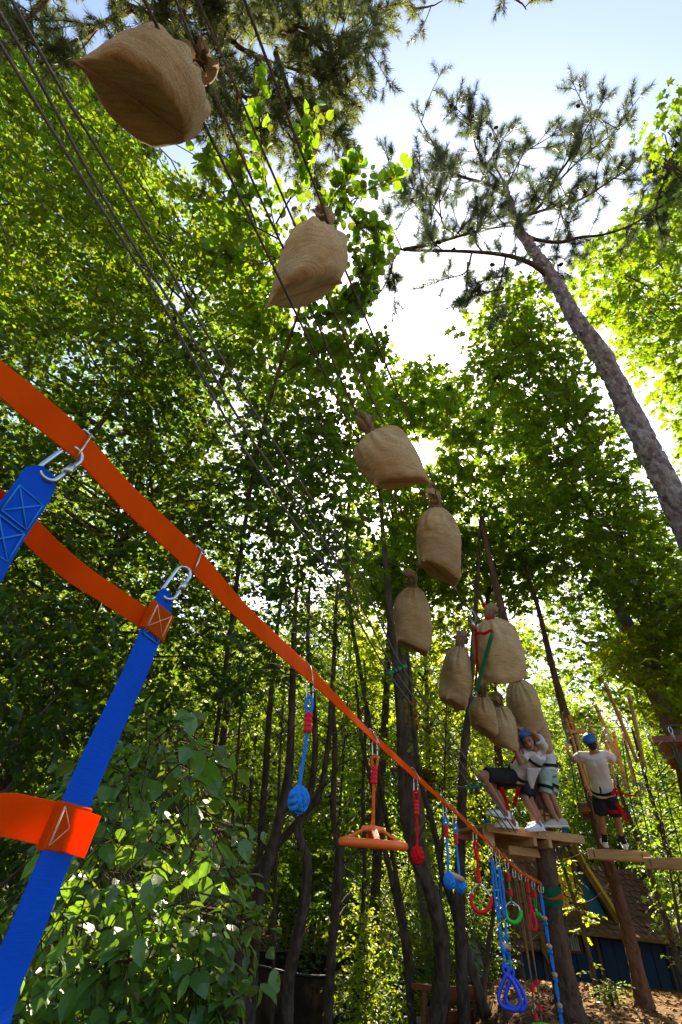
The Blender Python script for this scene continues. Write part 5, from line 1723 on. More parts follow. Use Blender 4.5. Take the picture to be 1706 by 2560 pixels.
def sack(label, neck, cl, cr, D, ropek=None, flop=(1, 0, 0), cord_m='cord', seed=0, fat=0.0, attach=None):
    g = np.random.default_rng(900 + seed)
    Nk, Lc, Rc = at(*neck), at(*cl), at(*cr)
    mid = (Lc + Rc) / 2
    H = np.linalg.norm(Nk - mid)
    ez = nrm(Nk - mid)
    ex = Rc - Lc
    Wd = np.linalg.norm(ex)
    skew = np.dot(ex, ez)                        # corners at unequal heights
    ex = nrm(ex - ez * skew)
    ey = np.cross(ez, ex)
    a0 = np.sqrt(max(Wd ** 2 - skew ** 2, .01)) / 2
    root = empty('burlap_sack', Nk, label, 'sack', 'filled burlap sacks hung on the rope course')
    nt, na = 60, 96
    t = np.linspace(0, 1, nt) ** 1.15
    th = np.linspace(0, 2 * pi, na, endpoint=False)
    r_n = .042
    prof = np.interp(t, [0, .08, .25, .45, .62, .75, .86, .94, 1], [1.0, .965, .98, 1.0, .93, .79, .55, .28, 0])
    prof = prof + fat * (np.interp(t, [0, .08, .25, .45, .62, .78, .90, .96, 1], [1.0, .97, 1.0, 1.05, 1.06, 1.0, .80, .45, 0]) - prof)
    a = r_n + (a0 - r_n) * prof
    dp = np.interp(t, [0, .02, .06, .12, .22, .38, .55, .7, .82, .92, 1], [0, .30, .55, .75, .93, 1.0, .96, .82, .6, .3, 0])
    dp = dp + fat * (np.interp(t, [0, .02, .06, .12, .22, .38, .55, .7, .85, .94, 1], [0, .34, .58, .78, .95, 1.02, 1.04, 1.0, .85, .5, 0]) - dp)
    b = r_n * sstep(.5, 1, t) + (D / 2 - r_n * sstep(.5, 1, t)) * dp
    C_, S_ = np.cos(th), np.sin(th)
    ph = g.uniform(0, 6.28, 8)
    amp = .20 * sstep(.48, 1, t) ** 1.3
    pleat = 1 + amp[:, None] * (.55 * np.sin(9 * th + ph[0]) + .45 * np.sin(14 * th + ph[1]) + .3 * np.sin(5 * th + ph[2]))[None]
    ys = np.sign(S_) * np.abs(S_) ** np.interp(t, [0, .25, .6], [1.55, 1.15, .95])[:, None]
    X = a[:, None] * C_[None] * pleat
    Y = b[:, None] * ys * pleat
    Z = H * t[:, None] - .13 * H * (np.abs(S_)[None] ** 1.2) * (np.sin(pi * np.clip(t / .34, 0, 1)) * (t < .34))[:, None]
    Z = Z + skew / 2 * (X / a0) * (1 - t[:, None]) ** 1.5
    Z = Z + .045 * H * (1 - np.abs(C_)[None] ** 2.5) * (np.exp(-t / .10))[:, None]      # seam pulled up between the corners
    P3 = Nk + (Z - H)[..., None] * ez + X[..., None] * ex + Y[..., None] * ey
    # soft dents and creases
    q = P3.reshape(-1, 3)
    radial = nrm((X[..., None] * ex + Y[..., None] * ey).reshape(-1, 3))
    cr = clump(q * [1, 1, .45] + 7.7 * seed, .30)
    dent = (.013 * clump(q * 1.0 + seed, .40) + .006 * clump(q * [1, 1, .6] + 3.1 * seed, .16) - .005 * np.exp(-(cr / .22) ** 2)) * np.repeat(np.clip(dp * 1.3, 0, 1), na)
    q = q + radial * dent[:, None]
    V = q
    F = [grid_faces(nt, na)]
    body = MB().add(V, F).build('sack_body', M['burlap'], root)
    G = q.reshape(nt, na, 3)
    # bottom seam: folded ridge along the lower edge from corner to corner
    bot = G[0]
    line = np.concatenate([bot[na // 2:na], bot[:1]])
    line = line - ez * .004
    MB().add(*tube(line, .0085 + .003 * np.abs(np.sin(np.arange(len(line)) * 1.9)), 6)).build('seam', M['seam'], root)
    # side seam
    MB().add(*tube(G[2:nt - 6, 3] + nrm(G[2:nt - 6, 3] - G[2:nt - 6].mean(1)) * .001, .0028, 5)).build('side_seam', M['seam'], root)
    # gathered mouth flopping over above the tie
    fl = np.asarray(flop, float)
    fv = ex * fl[0] + ey * fl[1] + ez * fl[2]
    m = 13
    s = np.linspace(0, 1, m)
    cl_ = Nk + ez * (.085 * np.sin(s * 1.9))[:, None] + fv * (.13 * s ** 1.6)[:, None] - ez * (.05 * s ** 2.5)[:, None]
    rr = .034 + .046 * s ** .8
    def rf(n_, a_):
        am = np.interp(np.linspace(0, 1, n_), [0, .3, 1], [.18, .30, .42])[:, None]
        return 1 + am * (.6 * np.sin(5 * a_ + ph[3])[None] + .5 * np.sin(8 * a_ + ph[4] + 1.5 * np.linspace(0, 1, n_)[:, None]) + .25 * np.sin(13 * a_ + ph[5])[None])
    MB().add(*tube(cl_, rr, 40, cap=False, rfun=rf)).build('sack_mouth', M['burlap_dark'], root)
    # tie: two turns of cord and a tail up to the rope
    for dz in (-.008, .008):
        MB().add(*tube(ring_pts(Nk + ez * dz, ex * .050, ey * .050, 24), .0075, 6, closed=True)).build('tie', M[cord_m], root)
    if ropek is not None:
        c = RC3[ropek]
        tgt = c[np.argmin(np.linalg.norm(c - (Nk + [0, 0, .16]), axis=1))] if attach is None else at(*attach)
        e = Nk + ex * .05
        for sgn in (1, -1):
            e = Nk + ex * .048 * sgn
            md = (e + tgt) / 2 + ey * .018 * sgn
            MB().add(*tube(curve([e, md, tgt], 14), .0065, 6)).build('cord', M[cord_m], root)
        for j in range(3):
            o = g.normal(0, .010, 3)
            MB().add(*tube(ring_pts(tgt + o, ex * .019, (ez + ey * .3 * (j - 1)) * .019, 14), .0075, 6, closed=True)).build('knot', M[cord_m], root)
    return root


sack('huge-looking sack nearest overhead, seen from below at the upper left', (470, 195, 2.40), (183, 152, 2.06), (460, 345, 2.36), .46, 'B', (-.2, -.5, .3), seed=1, fat=.5, attach=(505, 148, 2.42))
sack('second sack from the top, dark underside, hanging before the hazel leaves', (806, 572, 3.42), (664, 768, 3.20), (856, 706, 3.42), .50, 'D', (-.2, .1, .5), seed=2, fat=.4)
sack('tilted sack left of the sun glare, its corner tied to the sack below', (928, 1080, 4.12), (935, 1212, 3.98), (1082, 1208, 4.2), .42, 'B', (.1, .1, .6), seed=3, fat=.6, attach=(893, 1030, 4.12))
sack('sack hanging edge-on just below the sun glare', (1092, 1268, 4.55), (1058, 1400, 4.30), (1140, 1474, 4.62), .40, 'D', (-.3, .2, .5), seed=4, fat=.25, attach=(1078, 1212, 4.6))
sack('sack alone on the left of the middle row above the green spacer tube', (1032, 1466, 4.9), (992, 1600, 4.68), (1068, 1646, 4.95), .38, 'A', (-.25, .2, .4), seed=5, attach=(1046, 1410, 4.9))
sack('slim sack left of the dark green handle, in the middle row', (1150, 1612, 5.25), (1118, 1745, 5.05), (1144, 1784, 5.35), .36, 'A', (.6, .1, .25), seed=6, attach=(1148, 1560, 5.3))
sack('large broad sack tied with red rope at the right of the middle row', (1224, 1545, 5.35), (1202, 1712, 5.20), (1322, 1696, 5.30), .40, 'C', (.5, .2, .2), cord_m='red_rope', seed=7, fat=.15, attach=(1212, 1512, 5.5))
sack('small sack under the lower end of the dark green handle', (1206, 1738, 5.75), (1188, 1808, 5.6), (1230, 1856, 5.85), .34, 'D', (.2, .2, .4), seed=8, attach=(1206, 1690, 5.8))
sack('slim sack the leaning climber reaches towards', (1248, 1762, 6.0), (1238, 1860, 5.85), (1292, 1884, 6.1), .36, 'D', (-.2, .2, .4), seed=9, attach=(1238, 1700, 6.1))
sack('sack just above the leaning climber\'s blue helmet', (1294, 1700, 6.35), (1292, 1846, 6.28), (1352, 1806, 6.45), .42, 'D', (-.3, .2, .3), seed=10, fat=.4, attach=(1280, 1650, 6.4))
sack('rearmost sack half hidden behind the climber\'s raised arm', (1318, 1745, 6.5), (1335, 1885, 6.4), (1374, 1876, 6.6), .36, 'D', (.1, .1, .4), seed=11, attach=(1300, 1690, 6.6))

# cord from the tilted sack's corner to the next sack
tag(MB().add(*tube(curve([at(1080, 1208, 4.2), at(1090, 1225, 4.3), at(1086, 1245, 4.45), at(1090, 1262, 4.55)], 16), .007, 6)).build('cord', M['cord'], None), 'twisted cord joining the tilted sack\'s corner to the sack beneath', 'cord')

# ------------------------------------------------------------------ climber's lanyard: karabiner, red rope, green hose handle
def lanyard():
    root = empty('lanyard', at(1180, 1535, 5.2), 'red rope lanyard with steel karabiner and long dark green hose handle', 'lanyard')
    k = [at(1174, 1530, 5.2), at(1182, 1528, 5.2), at(1190, 1545, 5.2), at(1186, 1560, 5.2), at(1178, 1555, 5.2)]
    MB().add(*tube(curve(k + k[:1], 20), .008, 6)).build('karabiner', M['steel'], root)
    r1 = [at(1184, 1558, 5.2), at(1190, 1575, 5.2), at(1189, 1588, 5.2), at(1196, 1582, 5.18), at(1212, 1583, 5.15), at(1228, 1576, 5.12), at(1232, 1585, 5.1)]
    MB().add(*tube(curve(r1, 30), .016, 8)).build('rope', M['red_rope'], root)
    MB().add(*tube([at(1181, 1555, 5.2), at(1187, 1572, 5.19)], .020, 8)).build('sleeve', M['steel'], root)
    MB().add(*tube(curve([at(1189, 1586, 5.2), at(1193, 1630, 5.2), at(1192, 1680, 5.2), at(1188, 1715, 5.2)], 20), .013, 8)).build('rope', M['red_rope'], root)
    MB().add(*tube(curve([at(1231, 1583, 5.1), at(1216, 1640, 5.1), at(1201, 1690, 5.1), at(1191, 1728, 5.1)], 20), .022, 12)).build('hose_handle', M['green_dark'], root)
    p = at(1186, 1735, 5.1)
    MB().add(*tube(ring_pts(p, [.02, 0, 0], [0, .005, .035], 16), .006, 6, closed=True)).build('clip', M['steel'], root)


lanyard()

# ------------------------------------------------------------------ bridge of hanging poles
POLES = [
    ('longest hanging pole of the pole bridge, upper right', (1512, 1706, 7.0), (1594, 1906, 6.7), .028),
    ('hanging pole furthest right in the pole bridge', (1573, 1736, 6.7), (1612, 1918, 6.4), .028),
    ('hanging pole with rope loop at its top, left of the longest pole', (1488, 1760, 7.6), (1565, 1945, 7.2), .028),
    ('hanging pole behind the longest pole', (1548, 1776, 7.4), (1588, 1965, 7.0), .026),
    ('hanging pole right of the second climber\'s head', (1533, 1828, 7.5), (1566, 1972, 7.2), .026),
    ('short hanging pole behind the second climber\'s right hand', (1508, 1826, 7.9), (1540, 1962, 7.6), .024),
    ('hanging pole above the second climber\'s helmet', (1469, 1794, 8.1), (1500, 1880, 7.9), .026),
    ('thin hanging pole close beside the slat collar', (1437, 1818, 8.4), (1478, 1990, 7.9), .026),
    ('thin hanging pole left of the second climber\'s helmet', (1424, 1822, 8.2), (1470, 1975, 7.8), .024),
    ('hanging pole between the slat collar and the blue helmet', (1455, 1812, 8.5), (1475, 1870, 8.3), .024),
]
for lab, a, b, r in POLES:
    A, B = at(*a), at(*b)
    root = empty('hanging_pole', A, lab, 'pole', 'peeled poles of the hanging pole bridge')
    c = curve([A, (A + B) / 2 + rng.normal(0, .006, 3), B], 16)
    MB().add(*tube(c, r * (1 + .06 * np.sin(np.arange(16) * 1.3)), 12)).build('shaft', M['wood_pole'], root)
    d = nrm(B - A); T, N, Bn = frames([A, B])
    for s, up in ((.10, 1), (.93, -1)):
        p = A + (B - A) * s
        MB().add(*tube(ring_pts(p, N[0] * (r + .006), Bn[0] * (r + .006), 14), .006, 5, closed=True)).build('lashing', M['green_rope'] if up > 0 else M['cable'], root)
LOOPS = [
    ('pale rope hoop hanging low below the longest pole', (1598, 1916, 6.6), 17, 'cable'),
    ('pale rope hoop tied high on the longest pole', (1525, 1735, 6.9), 17, 'cable'),
    ('rope hoop on the right side cable, beside the red lanyard end', (1586, 1968, 6.8), 13, 'cable'),
    ('second rope hoop on the right side cable', (1596, 1972, 6.7), 12, 'cable'),
    ('dark green rope hoop under the reddish platform', (1668, 1875, 6.7), 17, 'green_rope'),
    ('rope hoop beside the second climber\'s left shoulder', (1432, 1855, 7.8), 9, 'cable'),
    ('small dark hoop above the second climber\'s helmet', (1484, 1826, 7.6), 9, 'green_rope'),
    ('rope hoop hanging by the second climber\'s hip', (1480, 1992, 7.6), 11, 'cable'),
    ('rope hoop under the pole behind the second climber\'s elbow', (1560, 1958, 7.1), 10, 'cable'),
    ('rope hoop high at the right of the longest pole', (1556, 1806, 7.1), 12, 'cable'),
]
for lab, p, rp, m in LOOPS:
    c = at(*p); r = rp / FPX * p[2] * 1.0
    ax = nrm(np.array([1, -.25 + rng.normal(0, .2), 0]))
    tag(MB().add(*tube(ring_pts(c, ax * r, [0, 0, r * 1.1], 30), .008, 6, closed=True)).build('rope_hoop', M[m], None), lab, 'rope hoop', 'rope hoops of the pole bridge')
CAB = [
    ('thin upper cable crossing above the second climber to the right edge', [(1366, 1795, 7.9), (1480, 1815, 7.4), (1600, 1818, 6.9), (1760, 1808, 6.4)]),
    ('thin far cable from the sacks to the slat collar', [(1345, 1790, 8.4), (1405, 1802, 8.5), (1430, 1806, 8.6)]),
    ('pale side cable running past the second climber\'s hip to the right edge', [(1526, 1935, 7.2), (1590, 1962, 6.9), (1660, 1984, 6.6), (1780, 2012, 6.2)]),
    ('pale side cable between the two climbers', [(1352, 1862, 7.1), (1400, 1876, 7.1), (1436, 1896, 7.1)]),
]
for lab, p in CAB: rope(lab, p, .006, M['cable'], group='thin steel cables of the course', name='steel_cable', cat='cable')
# steel ferrules and clips where the green ropes leave the upper cable
for (x, y, z), lab in (((1517, 1838, 7.3), 'steel clip with pale ferrule above the second climber\'s right hand'), ((1558, 1832, 7.1), 'steel clip on the cable beside the longest pole'), ((1620, 1838, 6.9), 'steel clip on the cable left of the reddish platform'), ((1680, 1835, 6.7), 'steel clip on the cable in front of the reddish platform')):
    p = at(x, y, z); q = at(x + 6, y + 14, z)
    root = empty('rope_clip', p, lab, 'clip', 'steel clips on the upper cable')
    MB().add(*tube(ring_pts(p + [0, 0, .05], [.028, 0, 0], [0, 0, .05], 16), .006, 5, closed=True)).build('thimble', M['steel'], root)
    MB().add(*tube([p, q], .02, 8)).build('ferrule', M['glass_dull'], root)

# reddish platform at the far right, small board behind the second climber, crossed boards on the grey pine
def small_platform(label, pts, thick, m, nb=4):
    A, B, Cc, Dd = [at(*p) for p in pts]
    zc = np.mean([A[2], B[2]])
    root = empty('platform', (A + B) / 2, label, 'platform')
    for k in range(nb):
        f0, f1 = k / nb, (k + .94) / nb
        p0, p1 = A + (Dd - A) * (f0 + f1) / 2, B + (Cc - B) * (f0 + f1) / 2
        p0[2] = p1[2] = zc
        MB().add(*beam(p0, p1, np.linalg.norm(Dd - A) / nb * .94, thick, bev=.004)).build('board', M[m], root, smooth=False)
    for f in (-.02, 1.02):
        p0, p1 = A + (Dd - A) * f, B + (Cc - B) * f
        p0[2] = p1[2] = zc - thick * .8
        MB().add(*beam(p0, p1, .05, thick * 2.2, bev=.004)).build('bearer', M[m], root, smooth=False)


small_platform('reddish-brown platform high at the far right edge', [(1628, 1838, 8.2), (1800, 1846, 7.8), (1800, 1815, 9.4), (1640, 1812, 9.8)], .05, 'wood_red')
small_platform('short dark step board fixed to the slim pine behind the second climber', [(1442, 2010, 8.0), (1492, 2012, 7.9), (1490, 1994, 8.6), (1446, 1992, 8.7)], .06, 'wood_old', 2)
small_platform('thin weathered boards across the grey pine behind the dark curved tree', [(975, 1930, 10.2), (1092, 1918, 10.2), (1090, 1912, 11), (985, 1918, 11)], .03, 'wood_old', 3)
tag(MB().add(*beam(at(1415, 1828, 8.4), at(1468, 1830, 8.3), .05, .06)).build('crossbar', M['wood_pole'], None, smooth=False), 'yellow timber crossbar just under the slat collar', 'timber')
# upright slats above the reddish platform
for k in range(5):
    p, q = at(1665 + 9 * k, 1790, 8.8), at(1672 + 9 * k, 1822, 8.8)
    tag(MB().add(*tube([p, q], .025, 8)).build('upright_slat', M['wood_slat'], None), 'orange upright slat strapped above the reddish far right platform', 'slat', 'slats above the reddish platform')
# ------------------------------------------------------------------ slackline with hanging obstacles
LA, LB = np.array([-.43, .345]), np.array([3.25, 7.6])


def ray(px, py):
    return nrm(RC @ np.array([px - CX, CY - py, -FPX]))


def online(px, py):
    r = ray(px, py); d = LB - LA; n = np.array([d[1], -d[0]])
    return EYE + r * (np.dot(n, LA - EYE[:2]) / np.dot(n, r[:2]))


def onface(T, px, py, back=0.0):
    """Point at (px, py) on the upright plane through T that faces the viewer."""
    n = nrm(np.array([T[0], T[1], 0.0])); r = ray(px, py)
    return EYE + r * (np.dot(n, T + n * back - EYE) / np.dot(n, r))


LPX = [(-150, 830), (0, 945), (100, 1028), (204, 1118), (326, 1249), (490, 1404), (598, 1521), (700, 1617), (789, 1698), (894, 1804), (937, 1846), (1041, 1941), (1114, 2007), (1141, 2030), (1187, 2075), (1226, 2109), (1266, 2147), (1304, 2181), (1353, 2209)]
LP = np.array([online(*p) for p in LPX])
LDIR = nrm(np.array([*(LB - LA), 0]))
LSIDE = np.array([LDIR[1], -LDIR[0], 0])
SLROOT = empty('slackline', LP[-1], 'long flat orange webbing line stretched from the upper left down to the stout pine', 'slackline')
c = curve(LP, 220)
tt = np.linspace(0, 1, 220)
tw_ = radians(32) * sstep(.25, .6, tt) + .06 * np.sin(tt * 40)
wv = (np.array([0, 0, 1.0]) * np.cos(tw_)[:, None] - LSIDE * np.sin(tw_)[:, None]) * .046
MB().add(*ribbon(c, wv, .0022)).build('webbing', M['orange'], SLROOT, smooth=False)
# stitched edges
for s in (-.46, .46):
    pass
# tail of the webbing knotted round the sleeve
E0 = LP[-1]


def buckle(px, py, big=False):
    """Flat D-ring threaded on the webbing; returns the point things hang from."""
    T = online(px, py)
    i = int(np.argmin(np.linalg.norm(c - T, axis=1)))
    w = nrm(wv[i]); o = -LSIDE if np.dot(LSIDE, EYE - T) < 0 else LSIDE
    top, bot = T + w * .027, T - w * .026
    MB().add(*tube([top + o * .004, T + o * .006, bot + o * .004], .0017, 6)).build('buckle', M['zinc'], SLROOT)
    MB().add(*tube([top - LDIR * .011, top + LDIR * .011], .0026, 6)).build('buckle_bar', M['steel'], SLROOT)
    return bot


def pxm(T, x, y):
    """Metres per photograph pixel on the upright plane through T."""
    return np.linalg.norm(onface(T, x + 5, y) - onface(T, x - 5, y)) / 10


def quick_link(root, p, q, w=.010, r=.0022, m='zinc'):
    """Oblong screw link from p down to q."""
    d = nrm(q - p); L = np.linalg.norm(q - p)
    s = nrm(np.cross(d, nrm(p - EYE)))
    a = np.linspace(0, pi, 9)
    top = [p + d * w - d * w * sin(t) + s * w * cos(t) for t in a]
    bot = [q - d * w + d * w * sin(t) - s * w * cos(t) for t in a]
    MB().add(*tube(np.array(top + bot), r, 8, closed=True)).build('quick_link', M[m], root)
    k = p + d * L * .36 + s * w
    MB().add(*tube([k, k + d * L * .26], r * 1.75, 8)).build('screw_sleeve', M[m], root)


def rope_loop(root, p, q, w, r, m):
    """Eye of a rope: hangs from p, closes at q."""
    d = nrm(q - p); L = np.linalg.norm(q - p); s = nrm(np.cross(d, nrm(p - EYE)))
    pts = [q + s * r * .9, q - d * L * .5 + s * w, q - d * L * .88 + s * w * .75, p, q - d * L * .88 - s * w * .75, q - d * L * .5 - s * w, q - s * r * .9]
    MB().add(*tube(curve(pts, 30), r, 8)).build('rope_eye', M[m], root)


def ribbed(root, p, q, r, m='red_plastic', rings=4, name='clamp_sleeve'):
    """Moulded rope clamp with ribs."""
    n = rings * 6 + 1
    t = np.linspace(0, 1, n)
    rr = r * (1 - .16 * (np.cos(t * 2 * pi * rings) > .3))
    pts = p + (q - p) * t[:, None]
    mb = MB().add(*tube(pts, rr, 12))
    return mb.build(name, M[m], root)


def fist_knot(root, c0, r, m, sr=.30, squash=1.15, seed=0):
    """Monkey's fist: three crossing bundles of strands round a core."""
    g = np.random.default_rng(seed)
    A = nrm(g.normal(size=(3, 3))); 
    e1 = nrm(A[0]); e2 = nrm(np.cross(e1, A[1])); e3 = np.cross(e1, e2)
    mb = MB().add(*sph(c0, r * .80, 12, 8))
    for a_, b_, n_ in ((e1, e2, e3), (e2, e3, e1), (e3, e1, e2)):
        for o in (-.56, 0, .56):
            rad = r * math.sqrt(max(.2, 1 - o * o * .8))
            p = ring_pts(c0 + n_ * o * r, a_ * rad, b_ * rad, 30)
            ph = np.linspace(0, 2 * pi, 30, endpoint=False)
            p = c0 + (p - c0) * (1 + .09 * np.cos(2 * ph))[:, None]
            mb.add(*tube(p, r * sr, 8, closed=True))
    V = [c0 + (v - c0) * [1, 1, squash] for v in mb.V]
    mb.V = V
    return mb.build('fist_knot', M[m], root)


def small_knot(root, p, r, m):
    mb = MB()
    for k in range(3):
        d = nrm(rng.normal(size=3)); e1 = nrm(np.cross(d, [.2, .3, 1])); e2 = np.cross(d, e1)
        mb.add(*tube(ring_pts(p, e1 * r * .75, e2 * r * .75, 14), r * .45, 7, closed=True))
    return mb.build('knot', M[m], root)


def hang_root(name, label, T, cat, group=None):
    return empty(name, T, label, cat, group)


# blue rope with a monkey's fist
T = buckle(776, 1690)
r_ = hang_root('knotted_rope', 'bright blue rope ending in a big woven fist knot', T, 'knotted rope', 'obstacles hung on the slackline')
f = lambda x, y: onface(T, x, y)
quick_link(r_, f(775, 1705), f(775, 1750), .0075, .0018)
K_ = pxm(T, 770, 1800)
rope_loop(r_, f(775, 1742), f(771, 1790), 7.5 * K_, 4.3 * K_, 'blue_rope')
ribbed(r_, f(773, 1783), f(768, 1832), 11 * K_)
MB().add(*tube(curve([f(768, 1830), f(762, 1880), f(752, 1940), f(748, 1978)], 24), 4.8 * pxm(T, 760, 1880), 9)).build('rope', M['blue_rope'], r_)
fist_knot(r_, f(747, 2000), 20.5 * pxm(T, 747, 2000), 'blue_rope', seed=3)

# orange monkey wheel
T = buckle(937, 1844)
r_ = hang_root('wheel_swing', 'orange plastic wheel swing on an orange rope', T, 'swing wheel', 'obstacles hung on the slackline')
K_ = pxm(T, 935, 1920)
quick_link(r_, f(937, 1852), f(938, 1893), 6 * K_, 1.8 * K_)
rope_loop(r_, f(938, 1888), f(936, 1924), 7 * K_, 3.6 * K_, 'orange_rope')
ribbed(r_, f(937, 1918), f(935, 1960), 9 * K_)
MB().add(*tube(curve([f(935, 1956), f(934, 2010), f(933, 2070)], 16), 4 * K_, 9)).build('rope', M['orange_rope'], r_)
wc = f(933, 2110); hubc = f(933, 2072)
K_ = pxm(T, 933, 2110)
RW_ = 78 * K_
ex_, ey_ = nrm(np.array([T[1], -T[0], 0])), nrm(np.array([T[0], T[1], 0]))
WY = nrm(nrm(wc - EYE) * .9 + ey_ * .1)                # the wheel hangs a little tilted
MB().add(*tube(ring_pts(wc, ex_ * RW_, WY * RW_, 56), 9.5 * K_, 14, closed=True)).build('rim', M['orange_plastic'], r_)
MB().add(*tube([hubc - [0, 0, 7 * K_], hubc - [0, 0, 3 * K_], hubc + [0, 0, 3 * K_], hubc + [0, 0, 5 * K_]], [28 * K_, 30 * K_, 29 * K_, 25 * K_], 4)).build('hub', M['orange_plastic'], r_, smooth=False)
for k in range(4):
    a = radians(8 + 90 * k)
    d = ex_ * cos(a) + WY * sin(a)
    MB().add(*beam(hubc + d * 20 * K_ - [0, 0, .001], wc + d * (RW_ - 3 * K_) + [0, 0, 3 * K_], 17 * K_, 7 * K_, bev=.002)).build('spoke', M['orange_plastic'], r_, smooth=False)

# red knotted rope
T = buckle(1041, 1938)
r_ = hang_root('knotted_rope', 'red rope ending in a small red fist knot before the thick dark trunk', T, 'knotted rope', 'obstacles hung on the slackline')
K_ = pxm(T, 1042, 2030)
quick_link(r_, f(1040, 1944), f(1040, 1982), 5 * K_, 1.5 * K_)
rope_loop(r_, f(1041, 1976), f(1042, 2010), 6.5 * K_, 3.2 * K_, 'red_rope')
ribbed(r_, f(1041, 2000), f(1042, 2038), 7 * K_)
MB().add(*tube(curve([f(1042, 2036), f(1043, 2080), f(1043, 2122)], 12), 3.4 * K_, 9)).build('rope', M['red_rope'], r_)
fist_knot(r_, f(1044, 2138), 13 * pxm(T, 1044, 2138), 'red_rope', seed=5)

# blue ropes with a wooden trapeze bar and two knots
T = buckle(1113, 2003); T2 = buckle(1138, 2026)
r_ = hang_root('trapeze_bar', 'short wooden trapeze bar between two blue ropes with blue knots', T, 'trapeze bar', 'obstacles hung on the slackline')
K_ = pxm(T, 1118, 2100)
f2 = lambda x, y: onface(T2, x, y)
quick_link(r_, f(1112, 2012), f(1113, 2046), 4 * K_, 1.4 * K_)
rope_loop(r_, f(1114, 2042), f(1116, 2070), 5 * K_, 3 * K_, 'blue_rope')
ribbed(r_, f(1115, 2064), f(1117, 2093), 6.5 * K_)
MB().add(*tube(curve([f(1117, 2091), f(1119, 2130), f(1122, 2190)], 12), 3.2 * K_, 8)).build('rope', M['blue_rope'], r_)
quick_link(r_, f2(1136, 2034), f2(1136, 2064), 4 * K_, 1.4 * K_)
rope_loop(r_, f2(1138, 2062), f2(1140, 2088), 5 * K_, 3 * K_, 'blue_rope')
ribbed(r_, f2(1139, 2084), f2(1141, 2111), 6.5 * K_)
MB().add(*tube(curve([f2(1141, 2110), f2(1145, 2150), f2(1150, 2200)], 12), 3.2 * K_, 8)).build('rope', M['blue_rope'], r_)
MB().add(*tube([f(1117, 2181), f2(1157, 2199)], 6.5 * K_, 14)).build('bar', M['wood_dowel'], r_)
fist_knot(r_, f(1124, 2203), 11 * K_, 'blue_rope', seed=7)
fist_knot(r_, f2(1151, 2214), 11 * K_, 'blue_rope', seed=8)


def gym_ring(root, f, pts_top, arc, r_t, m):
    """Pear-shaped ring: bare steel shoulders, coloured grip below."""
    MB().add(*tube(curve([f(*p) for p in pts_top[0]], 12), r_t * .42, 8)).build('steel_shoulder', M['steel'], root)
    MB().add(*tube(curve([f(*p) for p in pts_top[1]], 12), r_t * .42, 8)).build('steel_shoulder', M['steel'], root)
    MB().add(*tube(curve([f(*p) for p in arc], 40), r_t, 12)).build('grip', M[m], root)


T = buckle(1187, 2072)
r_ = hang_root('gym_ring', 'pear-shaped ring with red grip on a red rope', T, 'gym ring', 'obstacles hung on the slackline')
K_ = pxm(T, 1195, 2180)
quick_link(r_, f(1187, 2080), f(1188, 2110), 4 * K_, 1.4 * K_)
rope_loop(r_, f(1189, 2106), f(1192, 2130), 5 * K_, 3 * K_, 'red_rope')
ribbed(r_, f(1191, 2122), f(1194, 2150), 6 * K_)
MB().add(*tube(curve([f(1194, 2148), f(1196, 2175)], 6), 3.2 * K_, 8)).build('rope', M['red_rope'], r_)
ribbed(r_, f(1195, 2172), f(1198, 2208), 6 * K_)
gym_ring(r_, f, ([(1198, 2208), (1192, 2214), (1184, 2222), (1180, 2236)], [(1198, 2208), (1205, 2214), (1218, 2228), (1226, 2242)]),
         [(1180, 2234), (1178, 2250), (1184, 2268), (1196, 2279), (1210, 2280), (1222, 2270), (1228, 2256), (1227, 2240)], 4.6 * K_, 'red_plastic')

# blue trapeze triangles on long doubled blue ropes
T = buckle(1226, 2107); T2 = buckle(1244, 2125)
K_ = pxm(T, 1250, 2320)
r_ = hang_root('trapeze_rings', 'pair of royal blue triangular handles hung on long light blue ropes with a wooden rung', T, 'trapeze rings', 'obstacles hung on the slackline')
for ff, px_ in ((f, [(1226, 2114), (1227, 2142), (1231, 2150), (1249, 2304), (1250, 2334), (1254, 2362), (1258, 2374), (1261, 2396), (1264, 2420)]),
                (f2, [(1244, 2130), (1245, 2158), (1248, 2166), (1263, 2294), (1266, 2344), (1271, 2370), (1270, 2380), (1275, 2400), (1278, 2428)])):
    P_ = [ff(*p) for p in px_]
    quick_link(r_, P_[0], P_[1], 5 * K_, 1.4 * K_)
    MB().add(*tube(ring_pts(P_[1] - [0, 0, 6 * K_], ex_ * 6 * K_, [0, 0, 6 * K_], 18), 1.1 * K_, 6, closed=True)).build('steel_ring', M['steel'], r_)
    s = ex_ * 4 * K_
    for sg in (-1, 1):
        MB().add(*tube(curve([P_[2] + s * sg * .4, (P_[2] + P_[3]) / 2 + s * sg * 1.1, P_[3] + s * sg * .5], 16), 3 * K_, 7)).build('rope', M['blue_rope'], r_)
    MB().add(*tube(curve([P_[3] + [0, 0, 12 * K_], P_[3] + s * .9, P_[3] - s * .9 - [0, 0, 8 * K_], P_[3] - [0, 0, 16 * K_]], 14), 1.1 * K_, 6)).build('hook', M['steel'], r_)
    MB().add(*tube(curve([P_[3] - [0, 0, .02], P_[4], P_[5], P_[6], P_[7], P_[8]], 30), 3.8 * K_, 8)).build('rope', M['blue_rope'], r_)
    small_knot(r_, P_[4], 6 * K_, 'blue_rope'); small_knot(r_, P_[6], 6.5 * K_, 'blue_rope')
    MB().add(*tube([P_[7], P_[8] + [0, 0, .02]], 4.4 * K_, 9)).build('tape', M['turquoise'], r_)
MB().add(*tube([f(1252, 2359), f2(1273, 2371)], 6.5 * K_, 14)).build('rung', M['wood_dowel'], r_)


